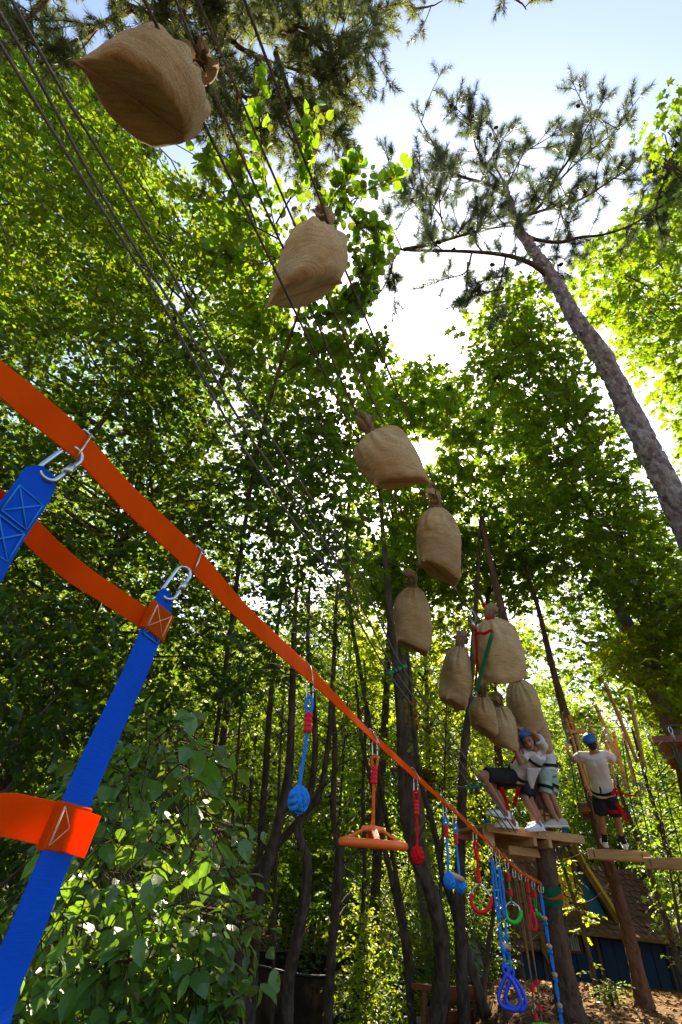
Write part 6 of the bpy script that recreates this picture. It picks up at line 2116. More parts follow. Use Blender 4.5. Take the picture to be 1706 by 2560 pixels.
def tri(ff, pts, name):
    cc = curve([ff(*p) for p in pts] + [ff(*pts[0])], 60)[:-1]
    MB().add(*tube(cc, 4.6 * K_, 12, closed=True)).build(name, M['blue_plastic'], r_)


tri(f, [(1266, 2436), (1256, 2460), (1248, 2484), (1248, 2500), (1257, 2515), (1272, 2521), (1290, 2525), (1300, 2516), (1302, 2500), (1294, 2476), (1280, 2450)], 'handle')
MB().add(*tube(ring_pts(f(1264, 2423), ex_ * 6 * K_, [0, 0, 9 * K_], 22), 3.6 * K_, 9, closed=True)).build('handle_eye', M['blue_plastic'], r_)
tri(f2, [(1280, 2444), (1271, 2466), (1264, 2488), (1266, 2502), (1276, 2514), (1290, 2521), (1305, 2526), (1314, 2517), (1315, 2502), (1308, 2480), (1294, 2456)], 'handle')
MB().add(*tube(ring_pts(f2(1279, 2431), ex_ * 6 * K_, [0, 0, 9 * K_], 22), 3.6 * K_, 9, closed=True)).build('handle_eye', M['blue_plastic'], r_)

# green ring
T = buckle(1267, 2146)
r_ = hang_root('gym_ring', 'pear-shaped ring with bright green grip on a green rope', T, 'gym ring', 'obstacles hung on the slackline')
M['green_bright_rope'] = mat('bright_green_rope', (.03, .35, .06), (.02, .26, .05), .75, .2, bump=.5, bscale=200, nscale=90)
K_ = pxm(T, 1280, 2240)
quick_link(r_, f(1267, 2152), f(1268, 2174), 3.5 * K_, 1.2 * K_)
MB().add(*tube(curve([f(1268, 2170), f(1272, 2200), f(1276, 2238), f(1279, 2256)], 16), 2.8 * K_, 8)).build('rope', M['green_bright_rope'], r_)
ribbed(r_, f(1271, 2183), f(1273, 2204), 5.5 * K_)
ribbed(r_, f(1275, 2222), f(1278, 2241), 5.5 * K_)
gym_ring(r_, f, ([(1279, 2253), (1273, 2258), (1267, 2264), (1264, 2276)], [(1279, 2253), (1286, 2258), (1296, 2266), (1301, 2278)]),
         [(1264, 2272), (1265, 2284), (1271, 2298), (1282, 2306), (1294, 2304), (1302, 2290), (1302, 2276)], 4.6 * K_, 'green_plastic')

# disc swing on brown ropes
T = buckle(1286, 2164); T2 = buckle(1299, 2176)
K_ = pxm(T, 1310, 2350)
r_ = hang_root('disc_swing', 'bright green disc swing on long brown ropes with red clamps', T, 'disc swing', 'obstacles hung on the slackline')
for ff, px_ in ((f, [(1285, 2172), (1287, 2194), (1293, 2215), (1331, 2460), (1332, 2480), (1334, 2517), (1339, 2533), (1341, 2552), (1350, 2600)]),
                (f2, [(1299, 2182), (1302, 2200), (1307, 2215), (1343, 2448), (1344, 2466), (1347, 2492), (1350, 2510), (1352, 2529), (1360, 2600)])):
    P_ = [ff(*p) for p in px_]
    quick_link(r_, P_[0], P_[1], 3.5 * K_, 1.2 * K_)
    for sg in (-1, 1):
        MB().add(*tube(curve([P_[1], P_[2] + ex_ * 2.6 * K_ * sg, (P_[2] + P_[3]) / 2 + ex_ * 2 * K_ * sg, P_[3]], 24), 1.7 * K_, 6)).build('rope', M['brown_rope'], r_)
    ribbed(r_, P_[3], P_[4], 5 * K_)
    MB().add(*tube(curve([P_[4], P_[5], P_[6]], 8), 2.4 * K_, 7)).build('rope', M['brown_rope'], r_)
    MB().add(*tube(curve([P_[5] + [0, 0, .03], P_[5] + ex_ * .012, P_[5] - ex_ * .010 - [0, 0, .02], P_[5] - [0, 0, .045]], 12), 1 * K_, 6)).build('hook', M['steel'], r_)
    ribbed(r_, P_[6], P_[7], 5 * K_)
    MB().add(*tube(curve([P_[7], P_[8]], 6), 2.4 * K_, 7)).build('rope', M['brown_rope'], r_)
dc = f(1358, 2566)
MB().add(*ball(dc, ex_ * 26 * K_, ey_ * 26 * K_, [0, 0, 6 * K_], 32, 9)).build('disc', M['green_plastic'], r_)

# long red loop
T = buckle(1317, 2187)
K_ = pxm(T, 1325, 2260)
r_ = hang_root('loop_handle', 'long narrow red loop handle beside the brown ropes', T, 'loop handle', 'obstacles hung on the slackline')
quick_link(r_, f(1316, 2193), f(1318, 2206), 3.2 * K_, 1.1 * K_)
ribbed(r_, f(1318, 2203), f(1322, 2234), 4.5 * K_, rings=6)
MB().add(*tube(curve([f(1322, 2232), f(1324, 2245)], 4), 2.6 * K_, 8)).build('rope', M['red_rope'], r_)
ribbed(r_, f(1323, 2243), f(1328, 2272), 4.5 * K_, rings=5)
MB().add(*tube(curve([f(1328, 2270), f(1326, 2290), f(1328, 2314), f(1334, 2325), f(1340, 2324), f(1341, 2312), f(1336, 2290), f(1329, 2272)], 40), 3.4 * K_, 10)).build('loop', M['red_plastic'], r_)

# green fist hold on green cords
T = buckle(1334, 2199)
K_ = pxm(T, 1338, 2250)
r_ = hang_root('ball_hold', 'dark green ball hold on thin green cords near the green sleeve', T, 'ball hold', 'obstacles hung on the slackline')
quick_link(r_, f(1333, 2204), f(1334, 2222), 3.2 * K_, 1.1 * K_)
for dx in (0, 5):
    MB().add(*tube(curve([f(1331 + dx, 2218), f(1335 + dx, 2240), f(1339 + dx * .8, 2276)], 12), 1.5 * K_, 7)).build('cord', M['green_bright_rope'], r_)
ribbed(r_, f(1334, 2227), f(1338, 2243), 6 * K_)
MB().add(*ball(f(1346, 2287), ex_ * 10 * K_, ey_ * 8 * K_, np.array([0, 0, 6.5 * K_]) - ex_ * 2 * K_, 16, 9)).build('ball', M['green_bright_rope'], r_)
MB().add(*ball(f(1341, 2276), ex_ * 3.5 * K_, ey_ * 3.5 * K_, [0, 0, 3 * K_], 10, 6)).build('washer', M['wood_dowel'], r_)

# blue rope ladder seen from its end
T = buckle(1352, 2208)
K_ = pxm(T, 1375, 2380)
r_ = hang_root('rope_ladder', 'narrow blue rope ladder with short wooden rungs in front of the stout pine', T, 'rope ladder', 'obstacles hung on the slackline')
quick_link(r_, f(1349, 2214), f(1351, 2232), 3.2 * K_, 1.1 * K_); quick_link(r_, f(1355, 2216), f(1356, 2232), 3.2 * K_, 1.1 * K_)
LX = [(1352, 2230), (1362, 2296), (1374, 2366), (1387, 2437), (1399, 2514), (1408, 2580)]
for sg, bk in ((-1, -.10), (1, .10)):
    fb = lambda x, y, b=bk: onface(T, x, y, b)
    for s2 in (-1, 1):
        for a, b in zip(LX[:-1], LX[1:]):
            p, q = fb(*a), fb(*b)
            MB().add(*tube(curve([p, (p + q) / 2 + ex_ * (1.6 * s2 + 1.4 * sg) * K_, q], 10), 1.7 * K_, 7)).build('rope', M['blue_rope'], r_)
    for p in LX[1:-1]:
        small_knot(r_, fb(p[0] + 2, p[1] + 13), 5.5 * K_, 'blue_rope')
for p in LX[1:-1]:
    a, b = onface(T, *p, -.14), onface(T, *p, .14)
    MB().add(*tube([a + ex_ * 2 * K_, b - ex_ * 2 * K_], 5.2 * K_, 12)).build('rung', M['wood_dowel'], r_)

# green protective sleeve on the pine with the end of the line knotted over it
def sleeve():
    z0, z1 = at(1395, 2285 - 40, 5.7)[2], at(1395, 2205, 5.7)[2]
    i = int(np.argmin(np.abs(cP[:, 2] - (z0 + z1) / 2)))
    ctr = cP[i]
    root = empty('trunk_sleeve', ctr, 'dark green protective sleeve wrapped round the stout pine where the line is tied', 'sleeve')
    n = 7
    pts = [np.array([np.interp(ctr[2] + z, cP[:, 2], cP[:, k]) for k in range(3)]) for z in np.linspace(-.10, .10, n)]
    g = np.random.default_rng(2)
    a_ = np.linspace(0, 2 * pi, 40, endpoint=False)
    MB().add(*tube(pts, .153, 40, cap=False, rfun=lambda nn, a: 1 + .012 * np.sin(3 * a)[None] + .008 * np.sin(7 * a + 1)[None] + g.normal(0, .002, (nn, 40)))).build('sleeve', M['green_cloth'], root)
    # webbing round it
    ang0 = math.atan2(-ctr[1], -ctr[0])
    t = np.linspace(-2.0, 2.0, 50)
    R2 = .160
    dz = -.055 + .02 * np.abs(t)
    rp = np.stack([np.interp(ctr[2] + dz, cP[:, 2], cP[:, 0]) + R2 * np.cos(ang0 + t), np.interp(ctr[2] + dz, cP[:, 2], cP[:, 1]) + R2 * np.sin(ang0 + t), ctr[2] + dz], -1)
    w = np.repeat([[0, 0, 1.0]], 50, 0) * (.02 + .03 * np.clip(np.abs(t + .75), 0, 1))[:, None]
    MB().add(*ribbon(rp, w, .003)).build('webbing_tail', M['orange'], SLROOT)
    k = rp[np.argmin(np.abs(t + .75))]
    MB().add(*ribbon(curve([LP[-1], (LP[-1] + k) / 2 + [0, 0, .01], k], 16), np.array([[0, 0, 1.0]]) * np.linspace(.044, .022, 16)[:, None], .003)).build('webbing_tail', M['orange'], SLROOT)
    MB().add(*ball(k, [.02, 0, 0], [0, .02, 0], [0, 0, .02], 10, 6)).build('knot', M['orange'], SLROOT)
    d = np.array([.19, -.02, .02])
    return root


sleeve()

# ------------------------------------------------------------------ webbing ladder at the left
def strap_ladder():
    B1, B2 = online(204, 1118), online(490, 1404)
    root = empty('strap_ladder', B2 - [0, 0, 1.2], 'blue webbing ladder with orange rungs hung from the line at the left edge', 'strap ladder')
    for px, py in ((204, 1118), (490, 1404)):
        buckle(px, py)
    # plane of each upright
    def upright(T, path, wid, seg=90):
        P = np.array([onface(T, *p) for p in path])
        cc = curve(P, seg)
        t = np.linspace(0, 1, seg)
        w0 = np.interp(t, [0, .03, .10, 1], wid)
        wdir = nrm(LDIR * 1.0 - LSIDE * .12)
        wv_ = wdir[None] * w0[:, None]
        return cc, wv_
    T1, T2 = online(190, 1132), online(470, 1418)
    c1, w1 = upright(T1, [(122, 1178), (85, 1225), (20, 1320), (-60, 1450), (-200, 1700), (-400, 2100)], [.020, .032, .047, .047])
    c2, w2 = upright(T2, [(420, 1478), (408, 1520), (372, 1600), (330, 1700), (262, 1850), (190, 2010), (130, 2160), (70, 2320), (0, 2490), (-40, 2620), (-120, 2850)], [.022, .034, .047, .047])
    for cc, ww in ((c1, w1), (c2, w2)):
        s = np.linspace(0, 1, len(cc))[:, None]
        nn = nrm(np.cross(ww, np.gradient(cc, axis=0)))
        bow = nn * (.0012 * np.sin(s * 19) + .001 * np.sin(s * 7 + 1))
        MB().add(*ribbon(cc + bow, ww, .0026)).build('upright', M['blue'], root, smooth=False)
    for cc, ww, n in ((c1, w1, 2), (c2, w2, 1)):
        # folded-back end with crossed stitching
        T = np.gradient(cc, axis=0); nn = nrm(np.cross(T, ww))
        if np.dot(nn[5], EYE - cc[5]) < 0: nn = -nn
        L = np.concatenate([[0], np.cumsum(np.linalg.norm(np.diff(cc, axis=0), axis=1))])
        at_ = lambda l, u: np.array([np.interp(l, L, cc[:, k]) for k in range(3)]) + np.array([np.interp(l, L, ww[:, k]) for k in range(3)]) * u + nn[5] * .0028
        lo = .045
        for k in range(n):
            a, b = lo + k * .046, lo + k * .046 + .040
            mb = MB()
            for (l0, u0), (l1, u1) in (((a, -.4), (a, .4)), ((b, -.4), (b, .4)), ((a, -.4), (b, -.4)), ((a, .4), (b, .4)), ((a, -.4), (b, .4)), ((a, .4), (b, -.4))):
                mb.add(*tube([at_(l0, u0), at_((l0 + l1) / 2, (u0 + u1) / 2), at_(l1, u1)], .0011, 5))
            mb.build('stitching', M['blue_thread'], root)
    # steel screw links from the buckles to the uprights
    for p, q in (((197, 1126), (108, 1192)), ((468, 1420), (414, 1496))):
        T = online(*p)
        quick_link(root, onface(T, *p), onface(T, *q), .0125, .0030, 'steel')
    # rungs
    def rung(T, path, wid, seg=60, sag=0):
        P = np.array([onface(T, *p) for p in path])
        cc = curve(P, seg)
        t = np.linspace(0, 1, seg)
        vert = np.array([0, 0, 1.0]) * np.cos(.30 * np.sin(t * 5.0))[:, None] + LSIDE * np.sin(.5 * np.sin(t * 6.5))[:, None]
        o = ribbon(cc, vert * wid, .0024)
        MB().add(*o).build('rung', M['orange'], root)
        return cc
    # first rung joins both uprights; its depth runs between them
    def between(path, zs):
        return np.array([at(x, y, z) for (x, y), z in zip(path, zs)])
    def rung3(P, wid, tw0):
        seg = 60
        cc = curve(P, seg); t = np.linspace(0, 1, seg)
        a = tw0 * np.sin(t * pi) + .12 * np.sin(t * 15)
        vert = np.array([0, 0, 1.0]) * np.cos(a)[:, None] + LSIDE * np.sin(a)[:, None]
        MB().add(*ribbon(cc, vert * wid, .0024)).build('rung', M['orange'], root, smooth=False)
    i2 = int(np.argmin(np.abs(proj(c2)[1] - 1555))); i1 = int(np.argmin(np.abs(proj(c1)[1] - 1255)))
    z1, z2 = proj(c1[i1])[2], proj(c2[i2])[2]
    rung3(between([(-110, 1185), (-10, 1255), (71, 1322), (130, 1380), (200, 1438), (283, 1493), (385, 1562)], [z1 * .85 + .03, z1 * .93 + .03, z1 + .03, z1 + (z2 - z1) * .25 + .02, z1 + (z2 - z1) * .5, z1 + (z2 - z1) * .78, z2 - .004]), .031, .40)
    j2 = int(np.argmin(np.abs(proj(c2)[1] - 2070)))
    z3 = proj(c2[j2])[2]
    rung3(between([(-260, 2120), (-120, 2060), (0, 2036), (90, 2050), (170, 2072), (232, 2092)], [z3 * .72, z3 * .83, z3 * .92, z3 * .96, z3 - .002, z3 - .005]), .041, .25)
    # sewn wraps of the rungs round the upright
    def wrap(i, ht, name='wrap'):
        p = c2[i]; T = nrm(c2[i + 1] - c2[i - 1]); w = nrm(w2[i])
        n_ = nrm(np.cross(T, w))
        if np.dot(n_, EYE - p) < 0: n_ = -n_
        V, F = box(p, w * .0262, T * ht / 2, n_ * .0048, .0015)
        MB().add(V, F).build('rung_wrap', M['orange'], root, smooth=False)
        q = p + n_ * .0052
        for (a, b), (c_, d) in (((-.36, -.40), (-.36, .40)), ((.36, -.40), (.36, .40))):
            MB().add(*tube([q + w * .055 * a + T * ht * b, q + w * .055 * c_ + T * ht * d], .0014, 5)).build('bar_tack', M['pale_thread'], root)
        mb = MB()
        for (a, b), (c_, d) in (((-.34, -.38), (.34, .38)), ((.34, -.38), (-.34, .38))):
            mb.add(*tube([q + w * .055 * a + T * ht * b, q + w * .055 * c_ + T * ht * d], .0007, 5))
        mb.build('stitching', M['pale_thread'], root)
    wrap(i2, .046); wrap(j2, .047)


strap_ladder()
# ------------------------------------------------------------------ people


def cone_r(p, q, r0, r1, k=12):
    """Round-ended tapered limb segment."""
    p, q = np.asarray(p, float), np.asarray(q, float)
    d = nrm(q - p); L = np.linalg.norm(q - p)
    a = np.linspace(-pi / 2, 0, 5)[:-1] if True else None
    pts, rs = [], []
    for t in np.linspace(-pi / 2 + .25, 0, 4): pts.append(p + d * r0 * sin(t)); rs.append(r0 * cos(t))
    for t in np.linspace(0, pi / 2 - .25, 4): pts.append(q + d * r1 * sin(t)); rs.append(r1 * cos(t))
    return tube(np.array(pts), np.array(rs), k)


def limb(pts, rs, k=12):
    c = curve(pts, 14) if len(pts) > 2 else np.asarray(pts, float)
    r = lerpr(rs, len(c))
    out = [tube(c, r, k), ball(c[0], (r[0], 0, 0), (0, r[0], 0), (0, 0, r[0]), 10, 6), ball(c[-1], (r[-1], 0, 0), (0, r[-1], 0), (0, 0, r[-1]), 10, 6)]
    return out


def slab_loft(cs, wv, dv, k=20, p=2.4):
    """Rings of rounded-rectangle section: centres, half-width and half-depth vectors."""
    a = np.linspace(0, 2 * pi, k, endpoint=False)
    ca, sa = np.cos(a), np.sin(a)
    ca = np.sign(ca) * np.abs(ca) ** (2 / p); sa = np.sign(sa) * np.abs(sa) ** (2 / p)
    V = np.concatenate([c + ca[:, None] * w + sa[:, None] * d for c, w, d in zip(cs, wv, dv)])
    n = len(cs)
    V = np.concatenate([V, [cs[0]], [cs[-1]]])
    i = np.arange(k); j = (i + 1) % k; b = (n - 1) * k
    return V, [grid_faces(n, k), np.stack([np.full(k, n * k), j, i], 1), np.stack([np.full(k, n * k + 1), b + i, b + j], 1)]


def fused(name, geos, voxel, m, parent, smooth=5, wrinkle=0.0, seed=0):
    """One continuous surface from overlapping closed shapes."""
    mb = MB()
    for V, F in geos: mb.add(V, F)
    tmp = mb.build('tmp_shape', None, None, origin=(0, 0, 0))
    md = tmp.modifiers.new('r', 'REMESH'); md.mode = 'VOXEL'; md.voxel_size = voxel; md.adaptivity = 0
    s = tmp.modifiers.new('s', 'SMOOTH'); s.iterations = smooth; s.factor = .5
    dg = bpy.context.evaluated_depsgraph_get()
    ev = tmp.evaluated_get(dg)
    me = bpy.data.meshes.new_from_object(ev)
    old = tmp.data
    bpy.data.objects.remove(tmp); bpy.data.meshes.remove(old)
    me.name = name
    n = len(me.vertices)
    co = np.empty(n * 3, np.float32); me.vertices.foreach_get('co', co)
    co = co.reshape(-1, 3).astype(float)
    if wrinkle > 0:
        no = np.empty(n * 3, np.float32); me.vertices.foreach_get('normal', no); no = no.reshape(-1, 3)
        co = co + no * (wrinkle * (clump(co + seed, .16) + .6 * clump(co * [1, 1, .5] + 2 + seed, .09)))[:, None]
    co = co - ORIG.get(parent.name, np.zeros(3))
    me.vertices.foreach_set('co', co.astype(np.float32).ravel())
    me.polygons.foreach_set('use_smooth', np.ones(len(me.polygons), bool))
    me.materials.clear(); me.materials.append(m)
    me.update()
    o = bpy.data.objects.new(name, me)
    COL.objects.link(o); o.parent = parent
    return o


def hand(w, h, out, size=1.0, curl=.5, thumb=1):
    """Palm and five bent fingers from the wrist w towards h; out is the back-of-hand direction."""
    d = nrm(h - w); o = nrm(np.asarray(out, float) - d * np.dot(out, d)); s = np.cross(d, o)
    g = []
    pl = w + d * .045 * size
    g.append(ball(pl, d * .050 * size, s * .040 * size, o * .016 * size, 14, 9))
    base = w + d * .082 * size
    for k, (off, L) in enumerate(((-.029, .066), (-.010, .076), (.010, .072), (.028, .056))):
        b = base + s * off * size
        k1 = b + nrm(d - o * curl * .5 + s * off * 4) * L * .48 * size
        k2 = k1 + nrm(d - o * curl * 1.5 + s * off * 2) * L * .32 * size
        k3 = k2 + nrm(d - o * curl * 2.6) * L * .24 * size
        g += limb([b - d * .015, k1], [.0092 * size, .0085 * size], 8) + limb([k1, k2], [.0085 * size, .008 * size], 8) + limb([k2, k3], [.008 * size, .007 * size], 8)
    b = w + d * .025 * size - s * .030 * size * thumb
    k1 = b + nrm(d * .7 - s * .9 * thumb - o * .3) * .034 * size
    k2 = k1 + nrm(d - s * .35 * thumb - o * .5) * .028 * size
    g += limb([b + s * .01 * thumb, k1], [.0115 * size, .010 * size], 8) + limb([k1, k2], [.0098 * size, .008 * size], 8)
    return g


def head(hc, f, u, s=1.0):
    """Skull, jaw, nose, ears. f: facing, u: up of the head."""
    f = nrm(f); u = nrm(u - f * np.dot(u, f)); r = np.cross(f, u)
    g = [ball(hc + u * .025 * s - f * .012 * s, r * .074 * s, f * .092 * s, u * .092 * s, 18, 12),
         ball(hc - u * .045 * s + f * .022 * s, r * .055 * s, f * .062 * s, u * .068 * s, 16, 10),
         ball(hc - u * .092 * s + f * .058 * s, r * .024 * s, f * .022 * s, u * .020 * s, 10, 7),
         ball(hc - u * .018 * s + f * .088 * s, r * .013 * s, f * .020 * s, u * .030 * s, 10, 7),
         ball(hc - u * .036 * s + f * .096 * s, r * .016 * s, f * .014 * s, u * .012 * s, 10, 6),
         ball(hc + u * .018 * s + f * .072 * s, r * .055 * s, f * .018 * s, u * .014 * s, 12, 6)]
    for sg in (-1, 1):
        g.append(ball(hc - u * .012 * s + r * .076 * s * sg - f * .008 * s, r * .010 * s, f * .020 * s, u * .033 * s, 10, 7))
        g.append(ball(hc - u * .035 * s + r * .040 * s * sg + f * .052 * s, r * .022 * s, f * .022 * s, u * .024 * s, 10, 7))
    return g, f, u, r


def face_parts(root, hc, f, u, r, s):
    for sg in (-1, 1):
        MB().add(*ball(hc + u * .002 * s + r * .031 * s * sg + f * .080 * s, r * .013 * s, f * .008 * s, u * .0075 * s, 10, 6)).build('eye', M['eye'], root)
        MB().add(*ball(hc + u * .024 * s + r * .032 * s * sg + f * .087 * s, r * .020 * s, f * .006 * s, u * .0045 * s, 10, 5)).build('eyebrow', M['hair'], root)
    MB().add(*ball(hc - u * .066 * s + f * .084 * s, r * .024 * s, f * .008 * s, u * .008 * s, 10, 6)).build('mouth', M['lips'], root)


def helmet_parts(root, hc, f, u, r, s):
    hu = nrm(u - f * .12); hf = nrm(f + u * .12)
    c0 = hc + u * .032 * s - f * .010 * s
    R_ = .110 * s
    nv, nu = 12, 36
    a = np.linspace(0, 2 * pi, nu, endpoint=False)
    rows = []
    for i in range(nv):
        t = (i / (nv - 1)) * radians(100)
        drop = 1.0 - .30 * np.clip(np.cos(a), 0, 1) * (t > radians(70)) * (t - radians(70)) / radians(30)
        tt = t * drop
        ridge = 1 + .020 * (np.cos(5 * (a)) ** 2) * sin(t)
        rad = np.sin(tt) * R_ * ridge
        hh = np.cos(tt) * R_ * 1.02
        rows.append(c0 + (np.cos(a) * rad * 1.12)[:, None] * hf + (np.sin(a) * rad * .96)[:, None] * r + hh[:, None] * hu)
    V = np.concatenate(rows)
    inner = c0 + (V - c0) * .93
    n = len(V)
    F = grid_faces(nv, nu)
    rim = np.stack([(nv - 1) * nu + np.arange(nu), (nv - 1) * nu + (np.arange(nu) + 1) % nu, n + (nv - 1) * nu + (np.arange(nu) + 1) % nu, n + (nv - 1) * nu + np.arange(nu)], 1)
    h = MB().add(np.concatenate([V, inner]), [F, F[:, ::-1] + n, rim]).build('helmet', M['helmet'], root)
    # vent slots: dark recess plates following the shell
    for ph in (-.55, .55, pi - .5, pi + .5, pi):
        i0, i1 = 4, 7
        j = int((ph % (2 * pi)) / (2 * pi) * nu)
        q = [V[i0 * nu + j], V[i0 * nu + (j + 1) % nu], V[i1 * nu + (j + 1) % nu], V[i1 * nu + j]]
        q = [c0 + (p - c0) * 1.008 for p in q]
        q2 = [c0 + (p - c0) * .985 for p in q]
        MB().add(np.array(q + q2), [np.array([[0, 1, 2, 3], [7, 6, 5, 4], [0, 4, 5, 1], [1, 5, 6, 2], [2, 6, 7, 3], [3, 7, 4, 0]])]).build('vent', M['black'], h, smooth=False)
    for sg in (-1, 1):
        p0 = hc + r * .082 * s * sg + u * .01 * s + f * .02 * s
        p1 = hc - u * .115 * s + f * .045 * s
        MB().add(*tube(curve([p0, hc + r * .074 * s * sg - u * .05 * s + f * .03 * s, p1], 10), .006 * s, 6)).build('chin_strap', M['black'], h)


def hair_part(root, hc, f, u, r, s):
    fused('hair', [ball(hc + u * .018 * s - f * .026 * s, r * .081 * s, f * .086 * s, u * .088 * s, 16, 10),
                   ball(hc - u * .045 * s - f * .062 * s, r * .060 * s, f * .034 * s, u * .050 * s, 14, 9)], .010, M['hair'], root, 2, .003)


def belt(name, root, c0, ax, ay, az, w, m, th=.006, n=40):
    a = np.linspace(0, 2 * pi, n + 1)
    P = np.asarray(c0) + np.cos(a)[:, None] * np.asarray(ax) + np.sin(a)[:, None] * np.asarray(ay)
    return MB().add(*ribbon(P, np.repeat([nrm(az) * w], n + 1, 0), th)).build(name, m, root)


def shoe_part(root, heel, toe, up, m, s=1.0, name='shoe'):
    d = toe - heel; L = np.linalg.norm(d); d = nrm(d); u = nrm(up - d * np.dot(up, d)); r = np.cross(d, u)
    t = np.array([0, .03, .12, .28, .42, .58, .75, .90, .98, 1.0])
    hw = np.array([.018, .028, .034, .034, .035, .040, .044, .038, .024, .010]) * s
    ht = np.array([.050, .072, .088, .092, .082, .064, .052, .042, .030, .016]) * s
    cs = [heel + d * L * a + u * (b / 2 + .012 * s) for a, b in zip(t, ht)]
    sh_ = MB().add(*slab_loft(cs, [r * w for w in hw], [u * h / 2 for h in ht], 20, 2.6)).build(name, m, root)
    cs = [heel + d * (L * a * 1.02 - .004) + u * .010 * s for a in t]
    MB().add(*slab_loft(cs, [r * (w + .004) for w in hw], [u * .013 * s] * len(t), 20, 4)).build('sole', M['sole'], sh_)
    for k in range(4):
        p = heel + d * L * (.46 + .075 * k) + u * (np.interp(.46 + .075 * k, t, ht) + .013 * s)
        MB().add(*tube([p - r * .018 * s, p + u * .004, p + r * .018 * s], .0035 * s, 5)).build('lace', M['white_cloth'], sh_)
    return sh_


def person(label, J, look, shirt, shorts, shoe, helmet=True, sock=None, face=True, s=1.0, arm_out=((0, -1, .2), (0, -1, .2)), hairy=True, thick=1.0, foot_up=((0, 0, 1), (0, 0, 1)), extra=None):
    W = {k: at(*v) for k, v in J.items()}
    base = np.minimum(W['heL'], W['heR']); base = np.array([(W['heL'][0] + W['heR'][0]) / 2, (W['heL'][1] + W['heR'][1]) / 2, min(W['heL'][2], W['heR'][2])])
    root = empty('person', base, label, 'person')
    look = np.asarray(look, float)
    hu = nrm(W['head'] - W['neck'])
    hg, f, u, r = head(W['head'], look, hu, s)
    k = s * thick
    acr = nrm(W['shR'] - W['shL']); spine = nrm(W['chest'] - W['pelvis'])
    acr = nrm(acr - spine * np.dot(acr, spine)); fr = np.cross(acr, spine)
    g = list(hg)
    g += limb([W['neck'] - nrm(W['head'] - W['neck']) * .03, W['head'] - u * .05 * s], [.052 * k, .048 * k])
    tor = [W['pelvis'] - spine * .04, W['pelvis'] + spine * .06, W['waist'], W['chest'], W['chest'] + spine * .10 * s, W['neck']]
    hw = np.array([.125, .135, .118, .145, .135, .06]) * k; hd = np.array([.085, .09, .08, .095, .08, .05]) * k
    g.append(slab_loft(tor, [acr * a for a in hw], [fr * a for a in hd]))
    for sd in 'LR':
        g += limb([W['chest'] + acr * (.05 if sd == 'R' else -.05) + spine * .07, W['sh' + sd]], [.055 * k, .052 * k])
        g += limb([W['sh' + sd], W['el' + sd]], [.048 * k, .037 * k])
        g += limb([W['el' + sd], W['el' + sd] * .7 + W['wr' + sd] * .3, W['wr' + sd]], [.036 * k, .038 * k, .024 * k])
        g += hand(W['wr' + sd], W['ha' + sd], np.asarray(arm_out[0 if sd == 'L' else 1], float), .95 * s, .7, 1 if sd == 'L' else -1)
        g += limb([W['hip' + sd], W['kn' + sd]], [.082 * k, .054 * k])
        kn, an = W['kn' + sd], W['an' + sd]
        back = nrm(np.cross(np.cross(nrm(W['hip' + sd] - kn), nrm(an - kn)), nrm(an - kn)) + 1e-6)
        g += limb([kn, kn * .68 + an * .32, kn * .3 + an * .7, an], [.050 * k, .052 * k, .037 * k, .030 * k])
        g += limb([an, W['he' + sd] + (W['to' + sd] - W['he' + sd]) * .15 + [0, 0, .04]], [.032 * k, .032 * k])
        g += limb([W['he' + sd] + (W['to' + sd] - W['he' + sd]) * .2 + [0, 0, .04], W['he' + sd] + (W['to' + sd] - W['he' + sd]) * .8 + [0, 0, .025]], [.030 * k, .022 * k])
    fused('body', g, .0105, M['skin'], root, 4)
    # shirt
    q = .020
    sg_ = [slab_loft([W['pelvis'] + spine * (.0 if extra is None else extra), W['pelvis'] + spine * .07, W['waist'], W['chest'], W['chest'] + spine * .09 * s, W['neck'] - spine * .012],
                     [acr * (a + q) for a in np.array([.150, .146, .128, .150, .138, .062]) * k], [fr * (a + q) for a in np.array([.108, .104, .088, .100, .086, .05]) * k])]
    for sd in 'LR':
        m_ = W['sh' + sd] * .42 + W['el' + sd] * .58
        sg_ += limb([W['chest'] + acr * (.06 if sd == 'R' else -.06) + spine * .07, W['sh' + sd]], [.070 * k, .066 * k])
        sg_.append(tube([W['sh' + sd], m_], [.068 * k, .074 * k], 14))
    fused('t_shirt', sg_, .011, shirt, root, 4, .006, 1.7)
    # shorts
    so_ = [slab_loft([W['pelvis'] - spine * .06, W['pelvis'], W['pelvis'] + spine * .08], [acr * .150 * k] * 2 + [acr * .145 * k], [fr * .112 * k] * 2 + [fr * .105 * k])]
    for sd in 'LR':
        h, kn = W['hip' + sd], W['kn' + sd]
        e = h + (kn - h) * .84
        so_ += [tube([h + (h - kn) * .05, h + (kn - h) * .4, e], [.100 * k, .098 * k, .095 * k], 16), ball(h, (.1 * k, 0, 0), (0, .1 * k, 0), (0, 0, .1 * k))]
    fused('shorts', so_, .012, shorts, root, 4, .007, 5.1)
    for i, sd in enumerate('LR'):
        shoe_part(root, W['he' + sd], W['to' + sd], np.asarray(foot_up[i], float), shoe, s * 1.05)
        if sock is not None:
            kn, an = W['kn' + sd], W['an' + sd]
            a = an + (kn - an) * .20
            MB().add(*tube(curve([a, an, W['he' + sd] + (W['to' + sd] - W['he' + sd]) * .16 + [0, 0, .06]], 8), [.040 * k, .041 * k, .039 * k, .038 * k, .040 * k, .042 * k, .044 * k, .044 * k], 14)).build('sock', sock, root)
    if hairy: hair_part(root, W['head'], f, u, r, s)
    if helmet: helmet_parts(root, W['head'], f, u, r, s)
    if face: face_parts(root, W['head'], f, u, r, s)
    return root, W, acr, spine, fr, (f, u, r)


TC = lambda p: nrm(EYE - p)          # towards the camera
